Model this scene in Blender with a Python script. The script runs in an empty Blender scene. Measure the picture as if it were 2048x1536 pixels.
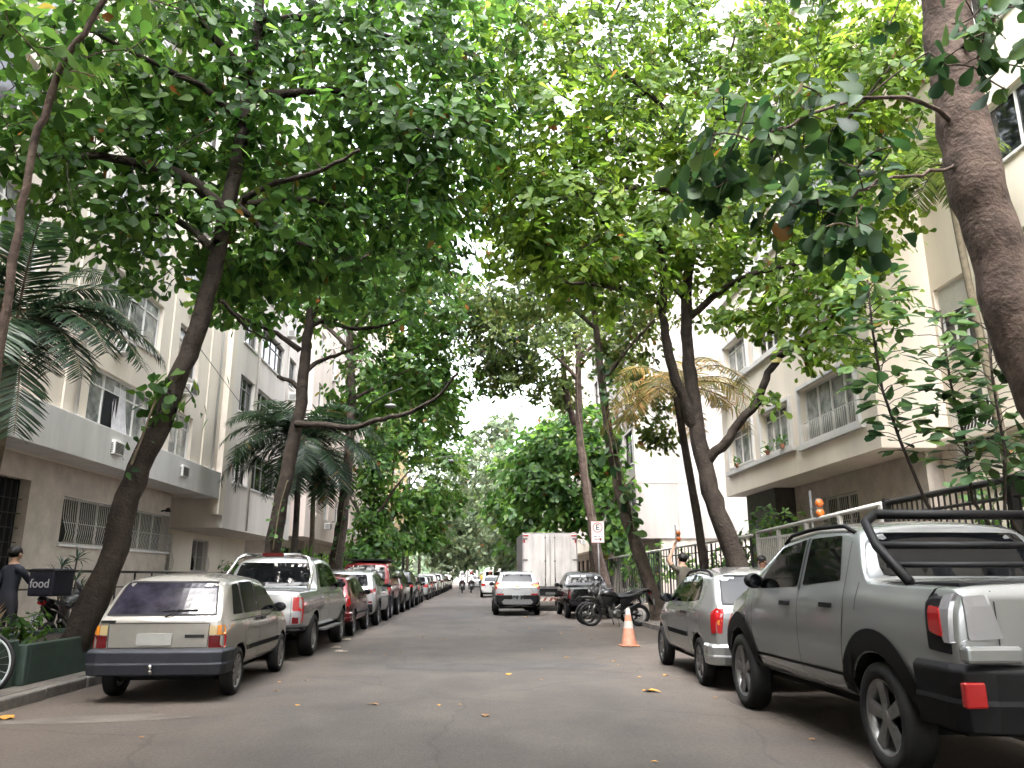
import bpy, bmesh, math, random
import numpy as np
from mathutils import Vector, Matrix, Quaternion
from mathutils.bvhtree import BVHTree
random.seed(7); RNG = np.random.default_rng(7)
SC = bpy.context.scene; COL = SC.collection
R = math.radians
# ---------------------------------------------------------------- camera
F, PITCH, YAW, EYE = 1560.0, R(13.86), R(2.457), 1.4
cam = bpy.data.cameras.new('camera'); camo = bpy.data.objects.new('camera', cam); COL.objects.link(camo)
camo.location = (0, 0, EYE); camo.rotation_euler = (math.pi/2 + PITCH, 0, -YAW)
cam.sensor_width = 36; cam.lens = F/2048*36; cam.clip_start = 0.1; cam.clip_end = 3000
SC.camera = camo
SC.render.engine = 'CYCLES'
SC.cycles.max_bounces = 8; SC.cycles.volume_bounces = 1; SC.cycles.transmission_bounces = 6; SC.cycles.transparent_max_bounces = 6
# ---------------------------------------------------------------- sky and sun
SUN_EL, SUN_ROT = R(62), R(200)
w = bpy.data.worlds.new('World'); SC.world = w; w.use_nodes = True
nt = w.node_tree; bg = nt.nodes['Background']
sky = nt.nodes.new('ShaderNodeTexSky'); sky.sky_type = 'NISHITA'; sky.sun_disc = False
sky.sun_elevation = SUN_EL; sky.sun_rotation = SUN_ROT; sky.air_density = 1.0; sky.dust_density = 4.0; sky.ozone_density = 1.0
hs = nt.nodes.new('ShaderNodeHueSaturation'); hs.inputs['Saturation'].default_value = 0.22
nt.links.new(sky.outputs[0], hs.inputs['Color']); nt.links.new(hs.outputs[0], bg.inputs['Color'])
bg.inputs['Strength'].default_value = 0.15
sl = bpy.data.lights.new('sun', 'SUN'); sl.energy = 1.3; sl.angle = R(14); sl.color = (1, .94, .86)
so = bpy.data.objects.new('sun', sl); COL.objects.link(so)
sd = Vector((math.sin(SUN_ROT)*math.cos(SUN_EL), math.cos(SUN_ROT)*math.cos(SUN_EL), math.sin(SUN_EL)))
so.rotation_euler = (-sd).to_track_quat('-Z', 'Y').to_euler()
SC.view_settings.view_transform = 'Standard'; SC.view_settings.look = 'None'
SC.view_settings.exposure = 3.4; SC.view_settings.gamma = 1
# ---------------------------------------------------------------- pixel helpers (photo pixel -> world point)
def ray(x, y):
    u = (x-1024)/F; v = (768-y)/F
    fw = math.cos(PITCH)-v*math.sin(PITCH); up = math.sin(PITCH)+v*math.cos(PITCH)
    return Vector((math.cos(YAW)*u+math.sin(YAW)*fw, -math.sin(YAW)*u+math.cos(YAW)*fw, up))
def atY(x, y, Y):
    d = ray(x, y); return d*(Y/d.y)+Vector((0, 0, EYE))
def atX(x, y, X):
    d = ray(x, y); return d*(X/d.x)+Vector((0, 0, EYE))
# ---------------------------------------------------------------- materials
MATS = {}
def mat(name, col, rough=.6, metal=0, var=.0, scale=8, bump=0, bscale=None, coat=0, spec=.5, streak=False, col2=None, emit=None, thresh=None):
    if name in MATS: return MATS[name]
    m = bpy.data.materials.new(name); m.use_nodes = True; MATS[name] = m
    n = m.node_tree.nodes; l = m.node_tree.links; b = n['Principled BSDF']
    b.inputs['Base Color'].default_value = (*col, 1); b.inputs['Roughness'].default_value = rough
    b.inputs['Metallic'].default_value = metal; b.inputs['Coat Weight'].default_value = coat
    b.inputs['Coat Roughness'].default_value = .04; b.inputs['Specular IOR Level'].default_value = spec
    if emit: b.inputs['Emission Color'].default_value = (*col, 1); b.inputs['Emission Strength'].default_value = emit
    if var or bump:
        tc = n.new('ShaderNodeTexCoord'); mp = n.new('ShaderNodeMapping'); l.new(tc.outputs['Object'], mp.inputs[0])
        if streak: mp.inputs['Scale'].default_value = (1, 1, .18)
    if var:
        ns = n.new('ShaderNodeTexNoise'); ns.inputs['Scale'].default_value = scale; ns.inputs['Detail'].default_value = 6
        ns.inputs['Roughness'].default_value = .65; l.new(mp.outputs[0], ns.inputs[0])
        cr = n.new('ShaderNodeValToRGB')
        c2 = col2 or tuple(c*(1-var) for c in col)
        t = thresh or (.35, .7)
        cr.color_ramp.elements[0].position = t[0]; cr.color_ramp.elements[1].position = t[1]
        cr.color_ramp.elements[0].color = (*c2, 1); cr.color_ramp.elements[1].color = (*col, 1)
        l.new(ns.outputs[0], cr.inputs[0]); l.new(cr.outputs[0], b.inputs['Base Color'])
    if bump:
        nb = n.new('ShaderNodeTexNoise'); nb.inputs['Scale'].default_value = bscale or scale*3; nb.inputs['Detail'].default_value = 5
        l.new(tc.outputs['Object'], nb.inputs[0])
        bp = n.new('ShaderNodeBump'); bp.inputs['Strength'].default_value = bump; bp.inputs['Distance'].default_value = .03
        l.new(nb.outputs[0], bp.inputs['Height']); l.new(bp.outputs[0], b.inputs['Normal'])
    return m
def leaf_mat(name, cols, trans=.45, rough=.45, withered=True):
    m = bpy.data.materials.new(name); m.use_nodes = True; MATS[name] = m
    n = m.node_tree.nodes; l = m.node_tree.links; b = n['Principled BSDF']; out = n['Material Output']
    g = n.new('ShaderNodeNewGeometry'); cr = n.new('ShaderNodeValToRGB')
    el = cr.color_ramp.elements
    while len(el) < len(cols): el.new(.5)
    for i, c in enumerate(cols): el[i].position = i/(len(cols)-1)*.975; el[i].color = (*c, 1)
    if withered:
        e = el.new(.990); e.color = (*cols[-1], 1); e = el.new(.994); e.color = (.30, .15, .035, 1); e = el.new(1.0); e.color = (.16, .08, .03, 1)
    l.new(g.outputs['Random Per Island'], cr.inputs[0])
    tc = n.new('ShaderNodeTexCoord'); ns = n.new('ShaderNodeTexNoise'); ns.inputs['Scale'].default_value = .9; ns.inputs['Detail'].default_value = 2; l.new(tc.outputs['Object'], ns.inputs[0])
    mr = n.new('ShaderNodeMapRange'); mr.inputs[1].default_value = .35; mr.inputs[2].default_value = .65; mr.inputs[3].default_value = .72; mr.inputs[4].default_value = 1.32; l.new(ns.outputs[0], mr.inputs[0])
    mh = n.new('ShaderNodeMapRange'); mh.inputs[1].default_value = .35; mh.inputs[2].default_value = .65; mh.inputs[3].default_value = .515; mh.inputs[4].default_value = .485; l.new(ns.outputs[0], mh.inputs[0])
    sh = n.new('ShaderNodeHueSaturation'); l.new(cr.outputs[0], sh.inputs['Color']); l.new(mr.outputs[0], sh.inputs['Value']); l.new(mh.outputs[0], sh.inputs['Hue'])
    cr = sh; l.new(cr.outputs[0], b.inputs['Base Color'])
    b.inputs['Roughness'].default_value = rough; b.inputs['Specular IOR Level'].default_value = .4
    tr = n.new('ShaderNodeBsdfTranslucent'); hv = n.new('ShaderNodeHueSaturation')
    hv.inputs['Saturation'].default_value = 1.05; hv.inputs['Value'].default_value = 2.1; hv.inputs['Hue'].default_value = .485
    l.new(cr.outputs[0], hv.inputs['Color']); l.new(hv.outputs[0], tr.inputs[0])
    mx = n.new('ShaderNodeMixShader'); mx.inputs[0].default_value = trans
    l.new(b.outputs[0], mx.inputs[1]); l.new(tr.outputs[0], mx.inputs[2]); l.new(mx.outputs[0], out.inputs[0])
    return m
# ---------------------------------------------------------------- object helpers
def tag(o, label=None, cat=None, group=None, kind=None):
    if label: o['label'] = label
    if cat: o['category'] = cat
    if group: o['group'] = group
    if kind: o['kind'] = kind
    return o
def empty(name, loc=(0, 0, 0), rz=0, **k):
    o = bpy.data.objects.new(name, None); COL.objects.link(o); o.location = loc; o.rotation_euler.z = rz
    o.empty_display_size = .2; return tag(o, **k)
def link_mesh(name, me, parent=None):
    o = bpy.data.objects.new(name, me); COL.objects.link(o); o.parent = parent; return o
def copy_tree(o, parent=None, top=True):
    c = o.copy(); COL.objects.link(c); c.parent = parent
    for ch in o.children: copy_tree(ch, c, False)
    return c
class MB:
    def __init__(s): s.v = []; s.f = []; s.mi = []; s.sm = []
    def add(s, vs, fs, mi=0, smooth=False):
        k = len(s.v); s.v += [tuple(v) for v in vs]; s.f += [tuple(i+k for i in f) for f in fs]
        s.mi += [mi]*len(fs); s.sm += [smooth]*len(fs); return s
    def quad(s, a, b, c, d, mi=0): return s.add([a, b, c, d], [(0, 1, 2, 3)], mi)
    def obox(s, O, t, n, a, b, z, mi=0, skip=()):
        O = Vector(O); t = Vector(t); n = Vector(n); vs = []
        for zz in z:
            for bb in b:
                for aa in a: vs.append(O+t*aa+n*bb+Vector((0, 0, zz)))
        fs = [(0, 1, 3, 2), (4, 6, 7, 5), (0, 4, 5, 1), (2, 3, 7, 6), (0, 2, 6, 4), (1, 5, 7, 3)]
        return s.add(vs, [f for i, f in enumerate(fs) if i not in skip], mi)
    def box(s, x, y, z, mi=0): return s.obox((0, 0, 0), (1, 0, 0), (0, 1, 0), x, y, z, mi)
    def tube(s, pts, rad, n=8, mi=0, cap=True, jit=0, flat=1):
        pts = [Vector(p) for p in pts]; N = len(pts)
        if not hasattr(rad, '__len__'): rad = [rad]*N
        T = []
        for i in range(N): T.append((pts[min(i+1, N-1)]-pts[max(i-1, 0)]).normalized())
        u = T[0].orthogonal().normalized(); vs = []
        for i in range(N):
            u = (u-T[i]*u.dot(T[i]))
            u = u.normalized() if u.length > 1e-6 else T[i].orthogonal().normalized()
            w_ = T[i].cross(u)
            for k in range(n):
                a = 2*math.pi*k/n; r = rad[i]*(1+(random.uniform(-jit, jit) if jit else 0))
                vs.append(pts[i]+u*math.cos(a)*r+w_*math.sin(a)*r*flat)
        fs = [(i*n+k, i*n+(k+1) % n, (i+1)*n+(k+1) % n, (i+1)*n+k) for i in range(N-1) for k in range(n)]
        if cap: fs += [tuple(range(n-1, -1, -1)), tuple((N-1)*n+k for k in range(n))]
        return s.add(vs, fs, mi, True)
    def lathe(s, prof, O=(0, 0, 0), axis='z', n=24, mi=0, smooth=True):
        vs = []
        for (r, h) in prof:
            for k in range(n):
                a = 2*math.pi*k/n; c, d = r*math.cos(a), r*math.sin(a)
                p = {'z': (c, d, h), 'x': (h, c, d), 'y': (c, h, d)}[axis]
                vs.append((p[0]+O[0], p[1]+O[1], p[2]+O[2]))
        N = len(prof)
        fs = [(i*n+k, i*n+(k+1) % n, (i+1)*n+(k+1) % n, (i+1)*n+k) for i in range(N-1) for k in range(n)]
        return s.add(vs, fs, mi, smooth)
    def ball(s, c, r, mi=0, n=12, sc=(1, 1, 1)):
        pr = [(max(1e-4, math.sin(math.pi*i/8)), -math.cos(math.pi*i/8)) for i in range(9)]
        vs = []; 
        for (rr, h) in pr:
            for k in range(n):
                a = 2*math.pi*k/n; vs.append((c[0]+r*rr*math.cos(a)*sc[0], c[1]+r*rr*math.sin(a)*sc[1], c[2]+r*h*sc[2]))
        fs = [(i*n+k, i*n+(k+1) % n, (i+1)*n+(k+1) % n, (i+1)*n+k) for i in range(8) for k in range(n)]
        return s.add(vs, fs, mi, True)
    def build(s, name, mats, parent=None, origin=None):
        me = bpy.data.meshes.new(name)
        vs = s.v
        if origin is not None: vs = [(v[0]-origin[0], v[1]-origin[1], v[2]-origin[2]) for v in vs]
        me.from_pydata(vs, [], s.f)
        if not isinstance(mats, (list, tuple)): mats = [mats]
        for m in mats: me.materials.append(m)
        me.polygons.foreach_set('material_index', s.mi); me.polygons.foreach_set('use_smooth', s.sm)
        o = link_mesh(name, me, parent)
        if origin is not None and parent is None: o.location = origin
        return o
def bevel(o, wdt=.01, seg=2):
    b = o.modifiers.new('bevel', 'BEVEL'); b.width = wdt; b.segments = seg; b.limit_method = 'ANGLE'; return o
def text_mesh(name, body, size, m, parent, loc, rot, ext=.002, sc=(1, 1, 1)):
    c = bpy.data.curves.new(name, 'FONT'); c.body = body; c.size = size; c.extrude = ext; c.align_x = 'CENTER'; c.align_y = 'CENTER'
    t = bpy.data.objects.new('tmp', c); COL.objects.link(t)
    me = bpy.data.meshes.new_from_object(t.evaluated_get(bpy.context.evaluated_depsgraph_get()))
    bpy.data.objects.remove(t); me.materials.clear(); me.materials.append(m)
    o = link_mesh(name, me, parent); o.location = loc; o.rotation_euler = rot; o.scale = sc; return o
# ================================================================ SETTING
M_ASPH = mat('asphalt', (.118, .104, .096), .85, var=.4, scale=3, bump=.5, bscale=60)
def road_material():
    m = MATS['asphalt']; n = m.node_tree.nodes; l = m.node_tree.links; b = n['Principled BSDF']
    tc = n.new('ShaderNodeTexCoord')
    fine = n.new('ShaderNodeTexNoise'); fine.inputs['Scale'].default_value = 28; fine.inputs['Detail'].default_value = 9; fine.inputs['Roughness'].default_value = .75; l.new(tc.outputs['Object'], fine.inputs[0])
    big = n.new('ShaderNodeTexNoise'); big.inputs['Scale'].default_value = 1.1; big.inputs['Detail'].default_value = 8; big.inputs['Roughness'].default_value = .6
    mp = n.new('ShaderNodeMapping'); mp.inputs['Scale'].default_value = (1, .7, 1); l.new(tc.outputs['Object'], mp.inputs[0]); l.new(mp.outputs[0], big.inputs[0])
    cr = n.new('ShaderNodeValToRGB'); e = cr.color_ramp.elements
    e[0].position = .36; e[0].color = (.066, .059, .055, 1); e[1].position = .68; e[1].color = (.099, .088, .080, 1)
    l.new(big.outputs[0], cr.inputs[0])
    # brown dust gathered towards the kerbs: distance from the road's middle, broken up with noise
    sp = n.new('ShaderNodeSeparateXYZ'); l.new(tc.outputs['Object'], sp.inputs[0])
    ab = n.new('ShaderNodeMath'); ab.operation = 'ABSOLUTE'; l.new(sp.outputs[0], ab.inputs[0])
    nz = n.new('ShaderNodeTexNoise'); nz.inputs['Scale'].default_value = 1.3; nz.inputs['Detail'].default_value = 6; l.new(mp.outputs[0], nz.inputs[0])
    ad = n.new('ShaderNodeMath'); ad.operation = 'MULTIPLY_ADD'; ad.inputs[1].default_value = 3.2; l.new(nz.outputs[0], ad.inputs[0]); l.new(ab.outputs[0], ad.inputs[2])
    mr = n.new('ShaderNodeMapRange'); mr.inputs[1].default_value = 3.3; mr.inputs[2].default_value = 5.6; mr.inputs[3].default_value = 0; mr.inputs[4].default_value = .5; l.new(ad.outputs[0], mr.inputs[0])
    mx = n.new('ShaderNodeMixRGB'); mx.inputs[2].default_value = (.160, .122, .097, 1); l.new(mr.outputs[0], mx.inputs[0]); l.new(cr.outputs[0], mx.inputs[1])
    m2 = n.new('ShaderNodeMixRGB'); m2.blend_type = 'MULTIPLY'; m2.inputs[0].default_value = .75
    c2 = n.new('ShaderNodeValToRGB'); c2.color_ramp.elements[0].position = .3; c2.color_ramp.elements[0].color = (.55, .55, .55, 1); c2.color_ramp.elements[1].position = .7; c2.color_ramp.elements[1].color = (1.35, 1.33, 1.3, 1)
    # cracks: voronoi cell borders, wobbled and broken up
    wv = n.new('ShaderNodeMixRGB'); wv.blend_type = 'ADD'; wv.inputs[0].default_value = .55; l.new(tc.outputs['Object'], wv.inputs[1]); l.new(nz.outputs[1], wv.inputs[2])
    vo = n.new('ShaderNodeTexVoronoi'); vo.feature = 'DISTANCE_TO_EDGE'; vo.inputs['Scale'].default_value = .3; l.new(wv.outputs[0], vo.inputs['Vector'])
    v1 = n.new('ShaderNodeMapRange'); v1.inputs[1].default_value = .0; v1.inputs[2].default_value = .009; v1.inputs[3].default_value = .78; v1.inputs[4].default_value = 1; l.new(vo.outputs[0], v1.inputs[0])
    v2 = n.new('ShaderNodeMapRange'); v2.inputs[1].default_value = .5; v2.inputs[2].default_value = .6; v2.inputs[3].default_value = 0; v2.inputs[4].default_value = 1; l.new(big.outputs[0], v2.inputs[0])
    vm = n.new('ShaderNodeMath'); vm.operation = 'MAXIMUM'; l.new(v1.outputs[0], vm.inputs[0]); l.new(v2.outputs[0], vm.inputs[1])
    m3 = n.new('ShaderNodeMixRGB'); m3.blend_type = 'MULTIPLY'; m3.inputs[0].default_value = 1; l.new(mx.outputs[0], m3.inputs[1]); l.new(vm.outputs[0], m3.inputs[2]); mx = m3
    l.new(fine.outputs[0], c2.inputs[0]); l.new(mx.outputs[0], m2.inputs[1]); l.new(c2.outputs[0], m2.inputs[2])
    l.new(m2.outputs[0], b.inputs['Base Color'])
road_material()
M_GROUND = mat('ground', (.16, .14, .12), .95, var=.4, scale=.6)
M_WALK = mat('sidewalk', (.24, .21, .185), .9, var=.45, scale=2.5, bump=.4, bscale=25)
M_KERB = mat('kerb_stone', (.27, .245, .22), .9, var=.45, scale=4, bump=.5, bscale=20)
KL, KR = -5.05, 4.8
def sheet(name, x0, x1, y0, y1, z, m, nx=1, ny=1):
    b = MB(); b.quad((x0, y0, z), (x1, y0, z), (x1, y1, z), (x0, y1, z)); o = b.build(name, m); return tag(o, kind='structure')
sheet('ground', -200, 200, -60, 450, -.06, M_GROUND)
sheet('road', KL-.02, KR+.02, -30, 420, 0, M_ASPH)
for nm, x0, x1, k0, k1 in (('sidewalk_left', -14, KL-.14, KL-.14, KL), ('sidewalk_right', KR+.14, 14, KR, KR+.14)):
    b = MB(); b.box((x0, x1), (-30, 420), (-.05, .13)); tag(b.build(nm, M_WALK), kind='structure')
    b = MB(); y = -30
    while y < 150:
        L_ = 1.0; z = .135+random.uniform(-.008, .008); dx = random.uniform(-.012, .012)
        b.box((k0+dx, k1+dx), (y+.008, y+L_-.008), (-.04, z)); y += L_
    b.box((k0, k1), (150, 420), (-.04, .135))
    tag(bevel(b.build('kerb_'+nm.split('_')[1], M_KERB), .02), kind='structure')
# dry drifts of dust and pale repair patches on the road
M_PATCH = mat('road_patch', (.085, .08, .078), .9, var=.35, scale=2, bump=.5, bscale=50)
M_PALE = mat('road_pale_patch', (.17, .145, .125), .95, var=.4, scale=1.5, bump=.4, bscale=30)
def blob(name, cx, cy, rx, ry, z, m, seed=0, rot=0):
    rr = random.Random(seed); n = 26; ph = [rr.uniform(0, 6.28) for _ in range(4)]; b = MB(); vs = [(cx, cy, z)]
    for k in range(n):
        a = 2*math.pi*k/n; r = 1+.22*math.sin(2*a+ph[0])+.16*math.sin(3*a+ph[1])+.1*math.sin(5*a+ph[2])+rr.uniform(-.06, .06)
        x, y = rx*r*math.cos(a), ry*r*math.sin(a)
        vs.append((cx+x*math.cos(rot)-y*math.sin(rot), cy+x*math.sin(rot)+y*math.cos(rot), z))
    b.add(vs, [(0, k+1, (k+1) % n+1) for k in range(n)]); return tag(b.build(name, m), kind='structure')
blob('road_patch', -.6, 30, 1.1, 2.6, .004, M_PATCH, 1); blob('road_patch', 1.6, 22.5, 1.0, 1.6, .004, M_PATCH, 2)
blob('road_patch', -1.2, 46, 1.3, 3, .004, M_PATCH, 3); blob('road_patch', .2, 13.2, 1.5, .7, .004, M_PATCH, 4)
blob('road_dust', -3.9, 8.6, 1.0, .2, .004, M_PALE, 5, .25); blob('road_dust', 3.9, 17.2, .9, .9, .004, M_PALE, 6)
# ---------------------------------------------------------------- walls and windows
M_CREAM = mat('cream_wall', (.86, .77, .66), .9, var=.16, scale=.7, streak=True, bump=.12, bscale=30)
M_GREYW = mat('weathered_wall', (.78, .72, .665), .9, var=.24, scale=.8, streak=True, bump=.15, bscale=30)
M_PINK = mat('pinkish_wall', (.82, .70, .63), .9, var=.14, scale=1.2, streak=True)
M_MARBLE = mat('pale_marble', (.44, .40, .375), .6, var=.3, scale=.7, streak=True)
M_GWALL = mat('ground_floor_marble', (.60, .525, .455), .6, var=.3, scale=2.2, bump=.1)
M_WHITEP = mat('white_paint', (.78, .76, .73), .6, var=.1, scale=6)
M_SLAB = mat('painted_slab', (.74, .72, .70), .8, var=.2, scale=1.5, streak=True)
M_DKSTONE = mat('dark_stone', (.11, .10, .09), .5, var=.4, scale=5)
M_YELW = mat('yellow_wall', (.66, .50, .26), .9, var=.15, scale=1)
M_DARKIN = mat('dark_interior', (.012, .012, .014), .9)
M_GLASS = mat('window_glass', (.045, .05, .055), .07, var=.7, scale=1.3, spec=.8, col2=(.01, .012, .014))
M_GLASSC = mat('curtained_glass', (.50, .50, .48), .1, var=.6, scale=2.5, spec=.8, col2=(.14, .15, .15))
M_CURT = mat('white_curtain', (.7, .68, .7), .9, var=.25, scale=5)
M_STEEL = mat('grey_metal', (.33, .33, .33), .5, metal=.3, var=.25, scale=10)
M_RAILW = mat('white_metal', (.62, .60, .57), .5, var=.25, scale=10)
M_DKMETAL = mat('dark_metal', (.045, .042, .04), .55, var=.3, scale=10)
M_SHUT = mat('roller_shutter', (.62, .60, .57), .6, var=.1, scale=8)
Z3 = Vector((0, 0, 1))
def facade(b, O, t, n, a0, a1, z0, z1, ops, mi=0, depth=.22):
    """wall sheet with rectangular openings and reveals; ops: (s0,s1,z0,z1)"""
    O = Vector(O); t = Vector(t); n = Vector(n)
    A = sorted({a0, a1, *[o[0] for o in ops], *[o[1] for o in ops]}); Zs = sorted({z0, z1, *[o[2] for o in ops], *[o[3] for o in ops]})
    P = lambda a, z, d=0: O+t*a+Z3*z-n*d
    for i in range(len(A)-1):
        for j in range(len(Zs)-1):
            ca, cz = (A[i]+A[i+1])/2, (Zs[j]+Zs[j+1])/2
            if any(o[0] < ca < o[1] and o[2] < cz < o[3] for o in ops): continue
            b.quad(P(A[i], Zs[j]), P(A[i+1], Zs[j]), P(A[i+1], Zs[j+1]), P(A[i], Zs[j+1]), mi)
    for (s0, s1, y0, y1) in [o[:4] for o in ops]:
        d = depth
        b.quad(P(s0, y0), P(s0, y0, d), P(s0, y1, d), P(s0, y1), mi); b.quad(P(s1, y0), P(s1, y1), P(s1, y1, d), P(s1, y0, d), mi)
        b.quad(P(s0, y0), P(s1, y0), P(s1, y0, d), P(s0, y0, d), mi); b.quad(P(s0, y1), P(s0, y1, d), P(s1, y1, d), P(s1, y1), mi)
def window(O, t, n, op, parent, cols=3, transom=.72, frame=None, glass=None, sill=True, curtain=False, shutter=0, grille=False, low_rail=False, depth=.16, box_frame=False):
    O = Vector(O); t = Vector(t); n = Vector(n); s0, s1, z0, z1 = op[:4]; frame = frame or M_WHITEP; glass = glass or M_GLASS
    b = MB(); fw = .055; d0, d1 = -depth-.03, -depth+.04
    e = .003
    b.obox(O, t, n, (s0+e, s0+fw), (d0, d1), (z0+e, z1-e)); b.obox(O, t, n, (s1-fw, s1-e), (d0, d1), (z0+e, z1-e))
    b.obox(O, t, n, (s0+fw, s1-fw), (d0, d1), (z0+e, z0+fw)); b.obox(O, t, n, (s0+fw, s1-fw), (d0, d1), (z1-fw, z1-e))
    W = s1-s0-2*fw; zt = z0+(z1-z0)*transom if transom else z1-fw
    for i in range(1, cols):
        a = s0+fw+W*i/cols; b.obox(O, t, n, (a-.022, a+.022), (d0, d1-.006), (z0+fw, z1-fw))
    if transom:
        for i in range(cols):
            a, c = s0+fw+W*i/cols+(.022 if i else 0), s0+fw+W*(i+1)/cols-(.022 if i < cols-1 else 0)
            b.obox(O, t, n, (a, c), (d0, d1-.01), (zt-.02, zt+.02))
    wo = b.build('window', frame, parent)
    g = MB(); g.obox(O, t, n, (s0+fw-.01, s1-fw+.01), (-depth-.015, -depth-.005), (z0+fw-.01, z1-fw+.01)); g.build('pane', glass, wo)
    if sill:
        s = MB(); s.obox(O, t, n, (s0-.08, s1+.08), (-depth+.05, .07), (z0-.06, z0+.002)); s.build('sill', M_SLAB, wo)
    if box_frame:
        s = MB()
        s.obox(O, t, n, (s0-.1, s0-.004), (.002, .09), (z0-.06, z1+.1)); s.obox(O, t, n, (s1+.004, s1+.1), (.002, .09), (z0-.06, z1+.1))
        s.obox(O, t, n, (s0-.004, s1+.004), (.002, .09), (z1+.004, z1+.1)); s.obox(O, t, n, (s0-.004, s1+.004), (.002, .09), (z0-.06, z0-.004)); s.build('surround', M_SLAB, wo)
    if curtain:
        s = MB(); k = 14; a0, a1 = s0+W*.42, s0+W*.62; rows = []
        for j in range(6):
            f = j/5; zz = z1-.2-(z1-z0-.12)*f; off = -.03+.12*f**2
            rows += [O+t*(a0+(a1-a0)*i/k-.25*f*(1-i/k)+.02*j)+n*(off-depth+.05+.03*math.sin(i*2.2+j*.3))+Z3*zz for i in range(k+1)]
        s.add(rows, [(j*(k+1)+i, j*(k+1)+i+1, (j+1)*(k+1)+i+1, (j+1)*(k+1)+i) for j in range(5) for i in range(k)], 0, True); s.build('curtain', M_CURT, wo)
        s = MB(); s.obox(O, t, n, (s0+W*.28, s0+W*.50), (-depth+.041, -depth+.043), (z0+fw, zt-.02)); s.build('opening', M_DARKIN, wo)
    if shutter:
        s = MB(); zb = z1-(z1-z0)*shutter; z = zb; 
        while z < z1-.03: s.obox(O, t, n, (s0+fw, s1-fw), (-depth+.045, -depth+.065), (z+.004, z+.04)); z += .046
        s.build('shutter', M_SHUT, wo)
    if grille or low_rail:
        s = MB(); top = z1 if grille else z0+(z1-z0)*.36; k = max(4, int((s1-s0)/.11))
        for i in range(k+1):
            a = s0+(s1-s0)*i/k
            if grille: s.tube([O+t*a+n*.03+Z3*top, O+t*a+n*.04+Z3*(z0+.55*(top-z0)), O+t*a+n*.16+Z3*(z0+.25*(top-z0)), O+t*a+n*.13+Z3*(z0+.08), O+t*a+n*.02+Z3*z0], .009, 5)
            else: s.tube([O+t*a-n*.02+Z3*z0, O+t*a-n*.02+Z3*top], .009, 5)
        for zz in ((z0+.02, z0+.45*(top-z0), top-.02) if grille else (z0+.03, top)):
            oo = .055 if grille else -.02
            s.tube([O+t*s0+n*oo+Z3*zz, O+t*s1+n*oo+Z3*zz], .012, 5)
        s.build('grille' if grille else 'guard_rail', M_RAILW, wo)
    return wo
def ac_unit(O, t, n, a, z, parent, w_=.55, h=.36, out=.35):
    b = MB(); b.obox(O, t, n, (a, a+w_), (.002, out), (z, z+h)); o = bevel(b.build('air_conditioner', M_WHITEP, parent), .015)
    g = MB(); k = 8
    for i in range(k): g.obox(O, t, n, (a+.04, a+w_-.04), (out+.002, out+.012), (z+.04+i*(h-.08)/k, z+.04+i*(h-.08)/k+.018))
    for i in range(6): g.obox(O, t, n, (a-.012, a-.002), (.08, out-.05), (z+.05+i*.045, z+.065+i*.045))
    g.build('vent_grille', M_DKMETAL, o); return o
def body_box(b, O, t, n, a0, a1, z0, z1, back, mi=0, ends=(True, True), bottom=True):
    """sides, back, top and underside of a block whose front is a facade()"""
    O = Vector(O); t = Vector(t); n = Vector(n); P = lambda a, z, d: O+t*a+Z3*z-n*d
    if ends[0]: b.quad(P(a0, z0, 0), P(a0, z1, 0), P(a0, z1, back), P(a0, z0, back), mi)
    if ends[1]: b.quad(P(a1, z0, 0), P(a1, z0, back), P(a1, z1, back), P(a1, z1, 0), mi)
    b.quad(P(a0, z1, 0), P(a1, z1, 0), P(a1, z1, back), P(a0, z1, back), mi)
    b.quad(P(a0, z0, back), P(a1, z0, back), P(a1, z1, back), P(a0, z1, back), mi)
    if bottom: b.quad(P(a0, z0, 0), P(a0, z0, back), P(a1, z0, back), P(a1, z0, 0), mi)
TL, NL = Vector((0, 1, 0)), Vector((1, 0, 0))      # left side of the street: facade runs along +Y and looks to +X
TR, NR = Vector((0, 1, 0)), Vector((-1, 0, 0))
XL = -9.5
def rc(x0, y0, x1, y1, X):
    a, b_ = atX(x0, y0, X), atX(x1, y1, X); return (round(a.y, 2), round(b_.y, 2), round(b_.z, 2), round(a.z, 2))
# ---- building L1: cream block with the canopy slab
O = Vector((XL, 0, 0)); bl = empty('apartment_building', (XL-4, 20, 0), label='cream apartment block on the left with a white concrete canopy over barred ground floor windows', cat='building')
bl.location = (0, 0, 0)
w1 = rc(165, 775, 300, 888, XL-.25); H1 = 2.85
O1 = Vector((XL-.25, 0, 0)); YE = 29.2
ops = []; zb, zt = w1[2], w1[3]
zb, zt = 5.0, 6.62
cols1 = [(5.0, 8.2), (10.6, 13.2), (13.8, 16.6), (19.4, 23.3), (24.7, 26.6)]
for fl in range(6):
    for (a, c) in cols1: ops.append((a, c, zb+fl*H1, zt+fl*H1))
b = MB(); facade(b, O1, TL, NL, -40, YE, 4.2, 22.5, ops); body_box(b, O1, TL, NL, -40, YE, 4.2, 22.5, 12)
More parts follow.
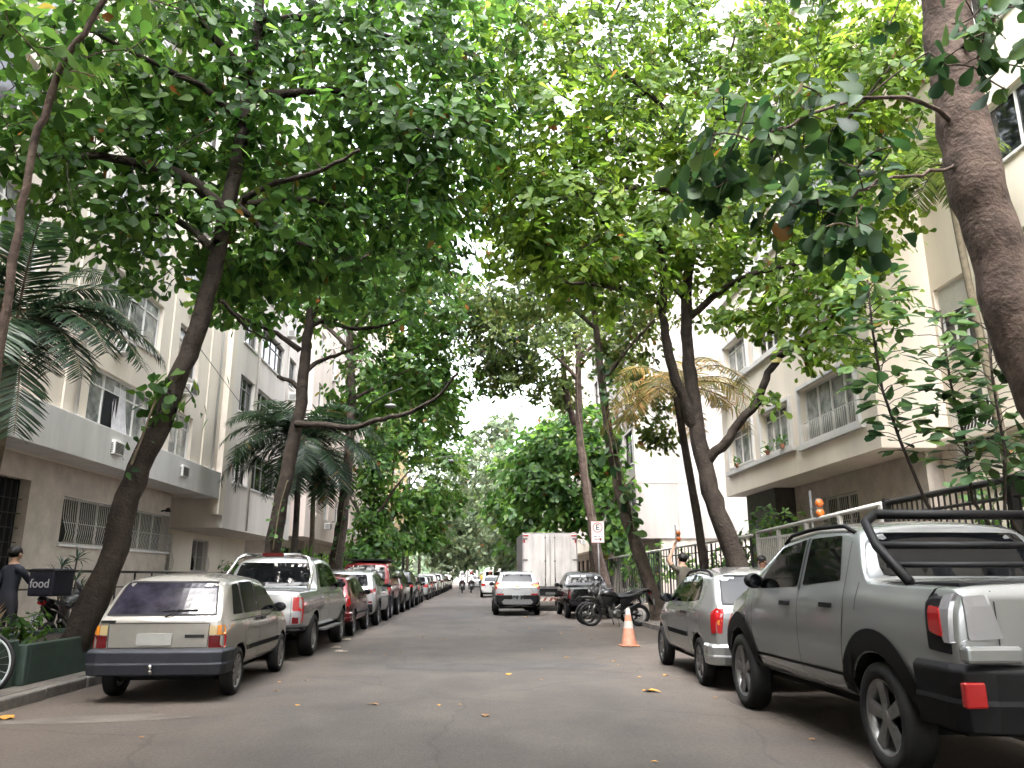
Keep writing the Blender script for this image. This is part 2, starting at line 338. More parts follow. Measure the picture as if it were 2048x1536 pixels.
# raised band between floors
b.build('wall', M_CREAM, bl)
b = MB()
for yy in (18.2, 24.0, 27.6):
    b.obox(O1, TL, NL, (yy, yy+.35) if yy < 27 else (yy, YE-.003), (.002, .05), (5.13, 22.4))
b.build('pilaster', M_CREAM, bl)
for i, o in enumerate(ops):
    fl, c = divmod(i, 5)
    window(O1, TL, NL, o, bl, cols=4 if c in (3, 0) else 2, glass=M_GLASSC if (i*7) % 3 or (fl == 0 and c == 3) else M_GLASS, curtain=(fl == 0 and c == 3), transom=.74, sill=True)
for fl in range(5):
    ac_unit(O1, TL, NL, 20.4, 4.48+fl*H1 if fl == 0 else 4.35+fl*H1, bl); ac_unit(O1, TL, NL, 25.2, 4.5+fl*H1 if fl == 0 else 4.35+fl*H1, bl)
b = MB(); b.box((XL-.9, XL+.0), (-40, YE), (4.16, 5.12)); bevel(b.build('canopy_slab', M_SLAB, bl), .015)
OG = Vector((XL-1.05, 0, 0)); g1 = rc(130, 985, 232, 1098, OG.x); g2 = rc(262, 1020, 332, 1105, OG.x)
gops = [(g1[0], g1[1], 2.2, 3.4), (g2[0], g2[1], 2.2, 3.4), (13.8, 18.9, .3, 3.6), (2, 5, 1.8, 3.4)]
b = MB(); facade(b, OG, TL, NL, -40, 27.2, .1, 4.155, gops, depth=.3); b.quad(OG+TL*27.2+Z3*.1, OG+TL*27.2+Z3*.1-NL*8, OG+TL*27.2+Z3*4.155-NL*8, OG+TL*27.2+Z3*4.155)
b.build('ground_floor_wall', M_GWALL, bl)
for o in gops[:2]+[gops[3]]: window(OG, TL, NL, o, bl, cols=3, grille=True, glass=M_GLASS, transom=0)
b = MB(); b.obox(OG, TL, NL, (13.8, 18.9), (-.28, -.25), (.3, 3.6)); eo = b.build('entrance', M_DARKIN, bl)
b = MB()
for i in range(22): b.obox(OG, TL, NL, (13.83+i*.23, 13.86+i*.23), (-.2, -.17), (.3, 3.6))
for i in range(9): b.obox(OG, TL, NL, (13.8, 18.9), (-.16, -.14), (.5+i*.33, .52+i*.33))
b.build('gate', M_DKMETAL, eo)
for yy in (18.75, 28.6): b = MB(); b.tube([(O1.x+.08, yy, 5.14), (O1.x+.08, yy, 22.3)], .045, 8); b.build('down_pipe', M_SLAB, bl)
# recessed wall beyond
OR_ = Vector((XL-2.2, 0, 0)); ro = [(29.6, 30.9, 1.6, 3.0), (33.2, 35, 1.6, 2.9)]
b = MB(); facade(b, OR_, TL, NL, 27.25, 40.5, .1, 4.1, ro, depth=.2); b.build('recessed_wall', M_CREAM, bl)
for o in ro: window(OR_, TL, NL, o, bl, cols=2, grille=True, transom=0)
b = MB()
for (y, z) in ((15.9, 2.6), (26.6, 3.5), (28.6, 3.4), (31.8, 3.2)):
    b.tube([(OR_.x+1.2 if y < 27.1 else OR_.x+.02, y, z), (OR_.x+1.42 if y < 27.1 else OR_.x+.2, y, z+.05)], .025, 6); b.lathe([(.01, .12), (.06, .1), (.1, 0), (.1, -.02)], ((OR_.x+1.42 if y < 27.1 else OR_.x+.2), y, z), n=10)
b.build('wall_lamp', M_DKMETAL, bl)
# ---- building L2: weathered block with an overhanging front
bl = empty('apartment_building', label='weathered grey cream block with dark framed windows and white wall coolers, overhanging the left pavement', cat='building')
O = Vector((XL, 0, 0)); Y0, Y1 = 29.75, 40.3; zb = 3.15
ops = []; r_a = [(30.6, 32.5), (33.0, 37.0)]
for fl in range(6):
    for (a, c) in r_a: ops.append((a, c, 4.95+fl*2.83, 6.45+fl*2.83))
for fl in range(6): ops.append((38.1, 39.5, 4.95+fl*2.83, 6.45+fl*2.83))
b = MB(); facade(b, O, TL, NL, Y0, Y1, zb, 22, ops); body_box(b, O, TL, NL, Y0, Y1, zb, 22, 12); b.build('wall', M_GREYW, bl)
for i, o in enumerate(ops): window(O, TL, NL, o, bl, cols=3 if i % 2 == 0 and i < 12 else 4, frame=M_STEEL if i % 3 else M_WHITEP, glass=M_GLASS, transom=.7, sill=True)
for (a, z) in ((31.9, 6.45-.05), (38.3, 7.25), (37.25, 3.75), (38.2, 9.9), (37.2, 12.9)): ac_unit(O, TL, NL, a, z, bl, .6, .42, .42)
b = MB(); b.tube([(XL+.06, 32.75, 3.2), (XL+.06, 32.75, 21.8)], .04, 8); b.build('down_pipe', M_GREYW, bl); b = MB(); b.tube([(XL+.06, 37.7, 3.2), (XL+.06, 37.7, 21.8)], .035, 8); b.build('down_pipe', M_GREYW, bl)
b = MB(); b.box((XL-.3, XL+.02), (YE+.004, Y0-.004), (3.6, 22)); b.build('corner_beam', M_CREAM, bl)
# ---- building L3, L4 further down
def simple_building(label, O, t, n, a0, a1, z0, z1, back, rows, cols_, m, win=(1.3, 1.4), frame=None, fh=2.95, first=1.2, ground=None, ac=True, overhang=True, glass=None):
    bl = empty('apartment_building', label=label, cat='building'); ops = []
    for r in range(rows):
        for c in cols_:
            w_ = c[1] if isinstance(c, tuple) else win[0]; a = c[0] if isinstance(c, tuple) else c
            ops.append((a, a+w_, z0+first+r*fh, z0+first+r*fh+win[1]))
    b = MB(); facade(b, O, t, n, a0, a1, z0, z1, ops); body_box(b, O, t, n, a0, a1, z0, z1, back); b.build('wall', m, bl)
    for i, o in enumerate(ops): window(O, t, n, o, bl, cols=2+(i % 2), frame=frame, glass=glass or (M_GLASS if i % 3 else M_GLASSC))
    if ac:
        for i, o in enumerate(ops):
            if i % 3 == 1: ac_unit(O, t, n, o[0]+.2, o[2]-.55, bl)
    if overhang:
        b = MB(); P = Vector(O)-Vector(n)*1.3; gops = [(a0+1+i*3.2, a0+3+i*3.2, .6, z0-.5) for i in range(int((a1-a0-2)/3.2))]
        facade(b, P, t, n, a0+.1, a1-.1, .1, z0, gops); b.quad(P+t*(a0+.1)+Z3*.1, P+t*(a0+.1)+Z3*z0, P+t*(a0+.1)+Z3*z0-Vector(n)*8, P+t*(a0+.1)+Z3*.1-Vector(n)*8); b.build('ground_floor_wall', ground or M_GWALL, bl)
        for o in gops: window(P, t, n, o, bl, cols=2, transom=0, sill=False, frame=M_DKMETAL)
    return bl
simple_building('pale pink block behind the thin palm trunk on the left', (XL+.6, 0, 0), TL, NL, 41, 60, 3.4, 22, 12, 6, [42.5, 46, 49.5, (53, 2.2), 57], M_PINK)
simple_building('tall cream block partly hidden by the ivy clad tree', (XL-.2, 0, 0), TL, NL, 61.5, 84, 3.6, 26, 12, 7, [63, 67, 71, 75, 79], M_CREAM)
simple_building('yellow block glimpsed between trunks far down on the left', (XL-.6, 0, 0), TL, NL, 86, 112, 3.6, 30, 12, 8, [88, 92, 96, 100, 104, 108], M_YELW)
# ---- building R1: cream bay block on the right
XR = 9.0
O = Vector((XR, 0, 0)); bl = empty('apartment_building', label='cream block with projecting window bay on the right, planters on its sills', cat='building')
YB0, YB1 = 16.9, 28.1; zb = 4.2
ops = []
for fl in range(5):
    z = 5.08+fl*3.12
    ops += [(17.75, 21.0, z-.1, z+1.38), (21.75, 24.1, z, z+1.3), (24.9, 27.25, z+.05, z+1.32)]
b = MB(); facade(b, O, TR, NR, YB0, YB1, zb, 21.5, ops); body_box(b, O, TR, NR, YB0, YB1, zb, 21.5, 1.6, bottom=True)
b.build('bay_wall', M_CREAM, bl)
for i, o in enumerate(ops):
    k = i % 3
    window(O, TR, NR, o, bl, cols=4 if k < 2 else 3, glass=M_GLASSC if i in (0, 1, 2, 5, 7) else M_GLASS, transom=0 if k == 0 else .8, sill=False, low_rail=(k == 0), box_frame=True)
b = MB()
for fl in range(5):
    z = 5.08+fl*3.12
    b.obox(O, TR, NR, (21.55, 27.6), (.003, .13), (z-.2, z-.065)); b.obox(O, TR, NR, (17.5, 21.25), (.003, .12), (z-.3, z-.165))
b.build('sill_band', M_SLAB, bl)
ac_unit(O, TR, NR, 27.3, 8.1-.75+.1, bl, .6, .42, .45)
# pot plants standing on the lower sill are added later
OM = Vector((10.6, 0, 0)); mo = []
for fl in range(6): mo += [(15.35, 16.75, 3.95+fl*2.95+(0 if fl == 0 else .15), 5.1+fl*2.95+(0 if fl == 0 else .5)), (12.6, 14.3, 3.7+fl*2.95, 5.1+fl*2.95), (6, 9.5, 3.7+fl*2.95, 5.1+fl*2.95)]
mo[3] = (15.5, 16.8, 6.3, 7.9)
b = MB(); facade(b, OM, TR, NR, -40, 28.1, .1, 21.5, mo); body_box(b, OM, TR, NR, -40, 28.1, .1, 21.5, 10, bottom=False); b.build('wall', M_CREAM, bl)
for i, o in enumerate(mo): window(OM, TR, NR, o, bl, cols=3 if i == 3 else 2, transom=0, shutter=.42 if i == 3 else 0, grille=(i in (0, 1)), frame=M_WHITEP, glass=M_GLASS)
b = MB(); b.obox(OM, TR, NR, (13, 16.88), (.002, .1), (3.2, 3.38)); b.obox(OM, TR, NR, (10, 16.88), (.002, .35), (4.22, 4.36)); b.build('moulding', M_CREAM, bl)
# dark stone porch and marble ground floor under the bay
b = MB(); b.box((9.55, 10.58), (24.9, 27.6), (.12, 4.19)); bevel(b.build('stone_pier', M_DKSTONE, bl), .02)
b = MB(); facade(b, Vector((10.2, 0, 0)), TR, NR, 17.3, 24.85, .1, 4.19, [(20.7, 22.9, 2.3, 3.65)]); b.quad((10.2, 17.3, .1), (10.2, 17.3, 4.19), (10.59, 17.3, 4.19), (10.59, 17.3, .1)); b.build('marble_wall', M_GWALL, bl)
window(Vector((10.2, 0, 0)), TR, NR, (20.7, 22.9, 2.3, 3.65), bl, cols=3, transom=0, grille=True, sill=False)
# ---- building R2: pale marble building whose blank flank faces the camera
bl = simple_building('pale marble clad building with a blank flank beyond the right hand fence', (8.6, 0, 0), TR, NR, 42.5, 58, 3.4, 30, 14, 8, [(43.0, 2.4), 47, 51, 55], M_MARBLE, win=(1.6, 1.9), frame=M_DKMETAL, ac=False)
b = MB()
for i in range(1, 9): b.box((8.6, 22.5), (42.47, 42.485), (3.4+i*3, 3.415+i*3))
for i in range(1, 6): b.box((8.6+i*2.3, 8.612+i*2.3), (42.46, 42.495), (3.45, 29.9))
b.build('cladding_joint', M_GREYW, bl)
simple_building('cream block behind the dark tree mass on the right', (9.0, 0, 0), TR, NR, 60, 88, 3.4, 24, 12, 6, [62, 66, 70, 74, 78, 82], M_CREAM)
simple_building('cream block closing the view further down on the right', (9.5, 0, 0), TR, NR, 90, 125, 3.4, 24, 12, 6, [92, 98, 104, 110, 116], M_PINK, ac=False)
simple_building('small white building facing the far end of the street', (-7, 190, 0), Vector((1, 0, 0)), Vector((0, -1, 0)), 0, 7, .1, 8, 10, 2, [1, 3, 5], M_GREYW, ac=False, overhang=False, fh=3, first=1)
# ---------------------------------------------------------------- far wooded hill
M_HILL = mat('hill_soil', (.06, .075, .04), .95, var=.4, scale=.05)
b = MB(); nx, ny = 40, 12; vs = []
def hill_z(x, y):
    f = max(0, min(1, (y-230)/160)); return -2+f*(38+10*math.sin(x*.013+1)+7*math.sin(x*.041)) 
for j in range(ny+1):
    for i in range(nx+1):
        x = -190+380*i/nx; y = 225+200*j/ny; vs.append((x, y, hill_z(x, y)))
b.add(vs, [(j*(nx+1)+i, j*(nx+1)+i+1, (j+1)*(nx+1)+i+1, (j+1)*(nx+1)+i) for j in range(ny) for i in range(nx)], 0, True)
tag(b.build('hill', M_HILL), kind='structure')
# ================================================================ VEGETATION
M_BARK = mat('bark', (.15, .115, .092), .95, var=.6, scale=5, bump=.9, bscale=22)
M_BARKD = mat('dark_bark', (.085, .065, .052), .95, var=.6, scale=4, bump=1, bscale=24)
M_BARKR = mat('reddish_bark', (.19, .135, .11), .95, var=.65, scale=4, bump=.8, bscale=20)
M_PALMT = mat('palm_trunk', (.20, .165, .11), .9, var=.4, scale=9, bump=.5)
LM_DARK = leaf_mat('dark_green_leaves', [(.032, .08, .02), (.05, .125, .027), (.075, .17, .032), (.11, .215, .04)], .52)
LM_MID = leaf_mat('green_leaves', [(.035, .085, .02), (.055, .14, .028), (.08, .18, .035), (.12, .21, .04)], .5)
LM_YEL = leaf_mat('yellow_green_leaves', [(.055, .11, .02), (.09, .175, .026), (.135, .235, .034), (.18, .265, .045)], .58)
LM_HANG = leaf_mat('broad_leaves', [(.022, .062, .026), (.034, .09, .03), (.05, .115, .034), (.08, .15, .035)], .34, .5)
LM_HAZED = leaf_mat('haze_tinted_leaves', [(.09, .13, .075), (.12, .17, .095), (.155, .21, .115), (.20, .25, .13)], .45)  # distance haze painted into the leaf colours: paler and greyer than the near trees
LM_OLIVE = leaf_mat('olive_leaves', [(.045, .085, .022), (.075, .125, .03), (.11, .17, .04), (.15, .17, .05)], .5)
LM_PALM = leaf_mat('palm_leaflets', [(.018, .042, .022), (.03, .062, .03), (.045, .085, .036)], .28, .38)
LM_PALMY = leaf_mat('dry_palm_leaflets', [(.12, .13, .04), (.22, .19, .06), (.36, .25, .09), (.12, .16, .05)], .45)
# leaf templates: x = along, y = across, z = normal
T_BIG = (np.array([(0, 0, 0), (.3, .14, .03), (.3, 0, 0), (.3, -.14, .03), (.68, .29, .05), (.68, 0, -.01), (.68, -.29, .05), (.93, .19, .0), (.93, -.19, .0), (1.02, 0, -.05)]),
         [(0, 1, 2), (0, 2, 3), (1, 4, 5, 2), (2, 5, 6, 3), (4, 7, 9, 5), (5, 9, 8, 6)])
T_FINE = (np.array([(0, 0, 0), (.12, .05, .01), (.12, 0, 0), (.12, -.05, .01), (.32, .15, .035), (.32, 0, 0), (.32, -.15, .035), (.52, .24, .05), (.52, 0, 0), (.52, -.24, .05), (.7, .285, .055), (.7, 0, -.01), (.7, -.285, .055), (.85, .255, .035), (.85, 0, -.025), (.85, -.255, .035), (.95, .16, .0), (.95, 0, -.04), (.95, -.16, .0), (1.0, 0, -.06)]),
    [(0, 1, 2), (0, 2, 3)]+[q for i in range(5) for q in ((3*i+1, 3*i+4, 3*i+5, 3*i+2), (3*i+2, 3*i+5, 3*i+6, 3*i+3))]+[(16, 19, 17), (17, 19, 18)])
T_OVAL = (np.array([(0, 0, 0), (.35, .2, .03), (.35, -.2, .03), (.75, .2, .02), (.75, -.2, .02), (1, 0, -.06)]), [(0, 1, 2), (1, 3, 4, 2), (3, 5, 4)])
T_LOW = (np.array([(0, 0, 0), (.5, .3, .05), (.5, -.3, .05), (1, 0, -.05)]), [(0, 1, 3, 2)])
def norm(a): return a/np.maximum(1e-9, np.linalg.norm(a, axis=1, keepdims=True))
def leaf_object(name, pos, dr, nr, size, m, tmpl, parent, origin=(0, 0, 0)):
    V, Fs = tmpl; n = len(pos); k = len(V)
    dr = norm(dr); sd_ = norm(np.cross(nr, dr)); nn = np.cross(dr, sd_)
    P = pos[:, None, :]+size[:, None, None]*(V[None, :, 0, None]*dr[:, None, :]+V[None, :, 1, None]*sd_[:, None, :]+V[None, :, 2, None]*nn[:, None, :])
    P = P.reshape(-1, 3)-np.array(origin)
    lt = np.array([len(f) for f in Fs]); flat = np.concatenate([np.array(f) for f in Fs])
    loops = (flat[None, :]+(np.arange(n)*k)[:, None]).reshape(-1); tot = np.tile(lt, n); st = np.concatenate([[0], np.cumsum(tot)[:-1]])
    me = bpy.data.meshes.new(name); me.vertices.add(len(P)); me.vertices.foreach_set('co', P.astype(np.float32).ravel())
    me.loops.add(len(loops)); me.loops.foreach_set('vertex_index', loops.astype(np.int32))
    me.polygons.add(len(tot)); me.polygons.foreach_set('loop_start', st.astype(np.int32)); me.polygons.foreach_set('loop_total', tot.astype(np.int32))
    me.materials.append(m); me.update(calc_edges=True); me.validate()
    o = link_mesh(name, me, parent); return o
def rosettes(C, D, per=9, size=(.16, .26), spread=.28, rng=RNG, droop=.25):
    """leaves around cluster points C with outward directions D"""
    n = len(C); C = np.repeat(C, per, 0); D = np.repeat(norm(D*np.array([1, 1, .4])+np.array([0, 0, .55])), per, 0)
    N = len(C); th = rng.uniform(0, 2*np.pi, N); 
    a = norm(np.cross(D, np.array([.31, .52, .8])+rng.normal(0, .05, (N, 3)))); b_ = np.cross(D, a)
    out = a*np.cos(th)[:, None]+b_*np.sin(th)[:, None]
    dr = norm(out+D*rng.uniform(-.1, .45, N)[:, None]+np.array([0, 0, -1])*rng.uniform(0, droop*2, N)[:, None])
    nr = norm(D+rng.normal(0, .28, (N, 3)))
    pos = C+rng.normal(0, 1, (N, 3))*spread*np.array([.5, .5, .3])*rng.choice([.15, 1], N, p=[.45, .55])[:, None]
    return pos, dr, nr, rng.uniform(*size, N)
def ell(centers, rng=RNG):
    P = []
    for (c, r, n) in centers:
        u = norm(rng.normal(0, 1, (n, 3)))*(rng.uniform(.02, 1, n)**.5*rng.choice([1, 1.35], n, p=[.82, .18]))[:, None]
        P.append(np.array(c)+u*np.array(r))
    return np.concatenate(P)
def resample(pts, step=.35):
    out = []
    for i in range(len(pts)-1):
        a, b_ = np.array(pts[i], float), np.array(pts[i+1], float); k = max(1, int(np.linalg.norm(b_[:3]-a[:3])/step))
        for j in range(k): out.append(a+(b_-a)*j/k)
    out.append(np.array(pts[-1], float)); return out
def smooth_line(pts, it=1):
    pts = [np.array(p, float) for p in pts]
    for _ in range(it):
        q = [pts[0]]
        for i in range(len(pts)-1): q += [pts[i]*.75+pts[i+1]*.25, pts[i]*.25+pts[i+1]*.75]
        q.append(pts[-1]); pts = q
    return pts
TK = .70
def tree(name, limbs, crown, m_leaf, m_bark=None, per=9, size=(.16, .26), tmpl=T_BIG, spread=.3, sides=5, seed=1, label='', cat='tree', group=None, twig_min=.006, twig=.013, droop=.25, lump=True, leaf_name='crown', maxr=.05, branches=True):
    """limbs: polylines of (x,y,z,r); crown: [(centre, radii, count)]"""
    rng = np.random.default_rng(seed); m_bark = m_bark or M_BARK
    base = limbs[0][0]; org = (base[0], base[1], 0); root = empty(name, org); tag(root, label, cat, group)
    tb = MB(); nodes = []
    for li, L_ in enumerate(limbs):
        L2 = smooth_line(L_, 2); n = 12 if li == 0 else 8
        pts = [p[:3]+rng.normal(0, .014, 3)*(1 if i else 0) for i, p in enumerate(L2)]; rad = [p[3]*(TK if li == 0 else .85)*(1+rng.uniform(-.06, .06)) for p in L2]
        if li == 0: rad[0] *= 1.3; rad[1] *= 1.1
        tb.tube([Vector(p) for p in pts], rad, n, jit=.05)
        rs = resample([tuple(p) for p in L_], .35)
        nodes += [p[:3] for p in rs[(len(rs)//3 if li == 0 else 1):]]
    tb.build('trunk', m_bark, root, origin=org)
    if crown:
        C = ell(crown, rng)
        C = C[C[:, 2] > .35]
        D = np.zeros_like(C); S = np.array(nodes); par = list(range(len(S), len(S)))
        if branches:
            d0 = np.min(np.linalg.norm(C[:, None]-S[None], axis=2), axis=1); order = np.argsort(d0)
            NP = list(S); parent = [-1]*len(S); depth = [0.0]*len(S); NA = np.zeros((len(S)+len(C)*4+4, 3)); NA[:len(S)] = S; cost = np.zeros(len(NA)); cnt = len(S); par = -np.ones(len(NA), int)
            chains = []
            for ci in order:
                c = C[ci]; dd = np.linalg.norm(NA[:cnt]-c, axis=1); j = int(np.argmin(dd+cost[:cnt]*.18)); a = NA[j]; v = c-a; ln = np.linalg.norm(v)
                perp = rng.normal(0, 1, 3); perp -= v*(perp@v)/max(1e-6, ln**2); mids = []
                k = 2 if ln < .8 else 3; prev = j; ch = [j]
                for q in range(1, k+1):
                    f = q/(k+1); p = a+v*f+perp*.06*ln*math.sin(math.pi*f)+np.array([0, 0, .05*ln*math.sin(math.pi*f)])
                    NA[cnt] = p; cost[cnt] = cost[j]+ln*f; par[cnt] = prev; prev = cnt; ch.append(cnt); cnt += 1
                NA[cnt] = c; cost[cnt] = cost[j]+ln; par[cnt] = prev; ch.append(cnt); cnt += 1; chains.append(ch)
                D[ci] = v/max(ln, 1e-6)
            wgt = np.zeros(cnt)
            for ch in reversed(chains):
                wgt[ch[-1]] += 1
                for q in range(len(ch)-1, 0, -1): wgt[ch[q-1]] += wgt[ch[q]] if q == 1 else 0; 
                for q in range(1, len(ch)-1): wgt[ch[q]] = max(wgt[ch[q]], wgt[ch[-1]])
            bb = MB()
            for ch in chains:
                r = [min(maxr, max(twig_min, twig*(max(1, wgt[i])**.42)*.6)) for i in ch]; r[0] = r[1]
                bb.tube([Vector(NA[i]) for i in ch], r, sides, cap=False)
            bb.build('branches', m_bark, root, origin=org)
        else:
            D = norm(C-np.array(crown[0][0]))
        pos, dr, nr, sz = rosettes(C, D, per, size, spread, rng, droop)
        o = leaf_object(leaf_name, pos, dr, nr, sz, m_leaf, tmpl, root, org)
    return root
def lp(pts, Y, r0, r1, dY=0):
    """limb given as photo pixels on the plane Y (drifting by dY along its length) with radii r0 to r1"""
    n = len(pts); out = []
    for i, p in enumerate(pts):
        yy = p[2] if len(p) > 2 else Y+dY*i/(n-1); q = atY(p[0], p[1], yy); out.append((q.x, q.y, q.z, r0+(r1-r0)*i/(n-1)))
    return out
def cp(px, py, Y, r, n): q = atY(px, py, Y); return ((q.x, q.y, q.z), r, n)
# ---- L1: the big leaning tree behind the old hatchback
def ground_start(x, y, r): return [(x, y, .1, r)]
t1 = ground_start(-5.75, 11.6, .31)+lp([(215, 1150), (250, 1010), (300, 890), (335, 820), (370, 720), (410, 620), (450, 440), (478, 300), (492, 220), (510, 90), (525, -60), (530, -200)], 11.7, .27, .09)
tree('leaning_street_tree', [t1,
    lp([(452, 425), (390, 360), (325, 335), (200, 312), (80, 315), (-60, 330)], 11.7, .13, .04, -1.5),
    lp([(425, 500), (380, 450), (320, 430), (230, 435), (170, 445)], 11.7, .09, .03, 1.0),
    lp([(475, 412), (560, 398), (640, 402), (720, 420), (800, 470)], 11.7, .08, .03, 1.5),
    lp([(480, 405), (540, 370), (640, 345), (720, 300)], 11.7, .07, .03, -1),
    lp([(478, 415), (540, 470), (600, 490), (680, 500)], 11.7, .07, .02, .5),
    lp([(505, 190), (600, 185), (690, 180), (780, 225), (870, 280)], 11.7, .10, .03, .5),
    lp([(500, 150), (430, 80), (380, 10), (330, -80)], 11.7, .09, .03, -1),
    lp([(490, 250), (420, 180), (300, 120), (180, 60)], 11.7, .08, .03, -1.5),
    lp([(518, 40), (620, 30), (760, 60), (880, 120)], 11.7, .08, .03, 1),
    lp([(440, 600), (480, 640), (500, 665), (560, 690)], 11.7, .04, .015, 1),
    ], [cp(110, 110, 10.5, (2.0, 2.2, 1.3), 120), cp(120, 300, 10.8, (1.9, 2, 1.0), 110), cp(330, 200, 11.5, (1.7, 2.4, 1.4), 110), cp(300, 470, 11.8, (1.9, 2, .75), 100),
        cp(560, 100, 12.2, (1.9, 2.4, 1.3), 120), cp(780, 110, 12.4, (1.8, 2.4, 1.2), 120), cp(650, 290, 12, (1.6, 2, 1.2), 95), cp(840, 260, 12.5, (1.6, 2, 1.1), 100), cp(720, 450, 12.8, (1.9, 2, 1.1), 110),
        cp(880, 380, 13, (1.1, 1.8, 1.0), 60), cp(600, 560, 12.8, (1.5, 1.6, .55), 60), cp(400, 30, 11, (1.8, 2, .9), 60), cp(490, 330, 12.5, (1.2, 1.5, .9), 50), cp(470, 560, 12.9, (.8, 1.2, .5), 26), cp(320, 790, 11.5, (.6, .5, .35), 7), cp(560, -60, 12, (4.6, 3.5, 1.2), 160), cp(930, 180, 13, (1.2, 2, 1.4), 60), cp(930, 20, 13, (1.4, 2, 1.0), 50)],
    LM_DARK, M_BARKD, per=11, size=(.13, .27), spread=.48, seed=3, label='big leaning tree with dark rough trunk growing behind the old silver hatchback')
# ---- L0: slim reddish stem close on the left
tree('slim_tree', [[(-5.35, 7.0, .1, .1)]+lp([(-45, 900), (5, 700), (45, 420), (70, 280), (110, 150), (160, 80), (220, -20)], 6.9, .062, .04)],
     [cp(60, 80, 6.8, (1.0, .8, .6), 14), cp(250, -60, 7, (1.4, .9, .5), 26)], LM_MID, M_BARKR, per=9, size=(.15, .24), seed=5, label='slim reddish stemmed tree at the left edge, nearest the camera')
# ---- L2: second tree on the left with the long bare low branch
t2 = ground_start(-5.7, 21.6, .36)+lp([(548, 1090), (562, 1000), (580, 920), (598, 830), (606, 760), (612, 690), (622, 620), (640, 540), (650, 450), (660, 380)], 21.6, .30, .12)
tree('street_tree', [t2,
    lp([(592, 848), (660, 852), (705, 856), (760, 838), (820, 825), (870, 800), (915, 745)], 21.4, .12, .04, -2),
    lp([(600, 702), (560, 668), (520, 650), (470, 628), (425, 600)], 21.6, .10, .03, -1.5),
    lp([(598, 775), (575, 760), (555, 752)], 21.6, .09, .06), lp([(608, 745), (640, 720), (690, 705), (720, 690)], 21.6, .09, .04, 1),
    lp([(622, 650), (650, 640), (700, 660), (760, 655), (800, 640)], 21.6, .10, .04, 1), lp([(622, 640), (660, 560), (730, 520), (790, 450)], 21.6, .09, .04, -1),
    lp([(640, 540), (580, 470), (520, 420)], 21.6, .08, .03)],
    [cp(480, 560, 21, (1.8, 2, .9), 60), cp(640, 560, 22, (2.6, 2.6, 1.2), 120), cp(790, 560, 22, (2.2, 2.4, 1.2), 110), cp(700, 400, 22, (3.2, 3, 1.6), 160), cp(540, 420, 21.5, (2.4, 2.6, 1.3), 100), cp(860, 440, 22, (1.8, 2.4, 1.4), 90), cp(470, 640, 20.8, (1.1, 1, .4), 22), cp(720, 590, 20.6, (1.6, 1.4, .6), 50)],
    LM_MID, M_BARKD, per=9, size=(.2, .32), tmpl=T_BIG, seed=8, label='upright tree with a long bare low branch, beside the silver double cab pickup', spread=.4)
# ---- L5: third tree on the left
t3 = ground_start(-5.6, 30.5, .42)+lp([(672, 1120), (684, 1050), (690, 980), (700, 900), (704, 780), (698, 640), (705, 540), (730, 430)], 30.5, .34, .14)
tree('street_tree', [t3, lp([(700, 660), (760, 610), (800, 560), (850, 500)], 30.5, .16, .06), lp([(702, 700), (640, 640), (590, 600)], 30.5, .12, .05), lp([(703, 800), (760, 770), (820, 740)], 30.5, .1, .04)],
    [cp(790, 640, 31, (3.2, 3, 1.6), 190), cp(800, 760, 31.5, (2.6, 3, 1.5), 170), cp(720, 520, 31, (3.6, 3, 1.8), 160), cp(850, 560, 31, (2.5, 3, 2), 130), cp(870, 690, 32, (1.6, 2.5, 1.6), 90), cp(690, 820, 31.5, (1.5, 1.5, .9), 40), cp(880, 780, 32, (1.3, 2, 1.0), 60), cp(900, 850, 33, (.9, 1.5, .8), 30)],
    LM_MID, M_BARK, per=10, size=(.24, .36), tmpl=T_OVAL, seed=9, label='knobbly trunked tree beside the grey lamp post on the left', spread=.45, sides=4, twig_min=.01)
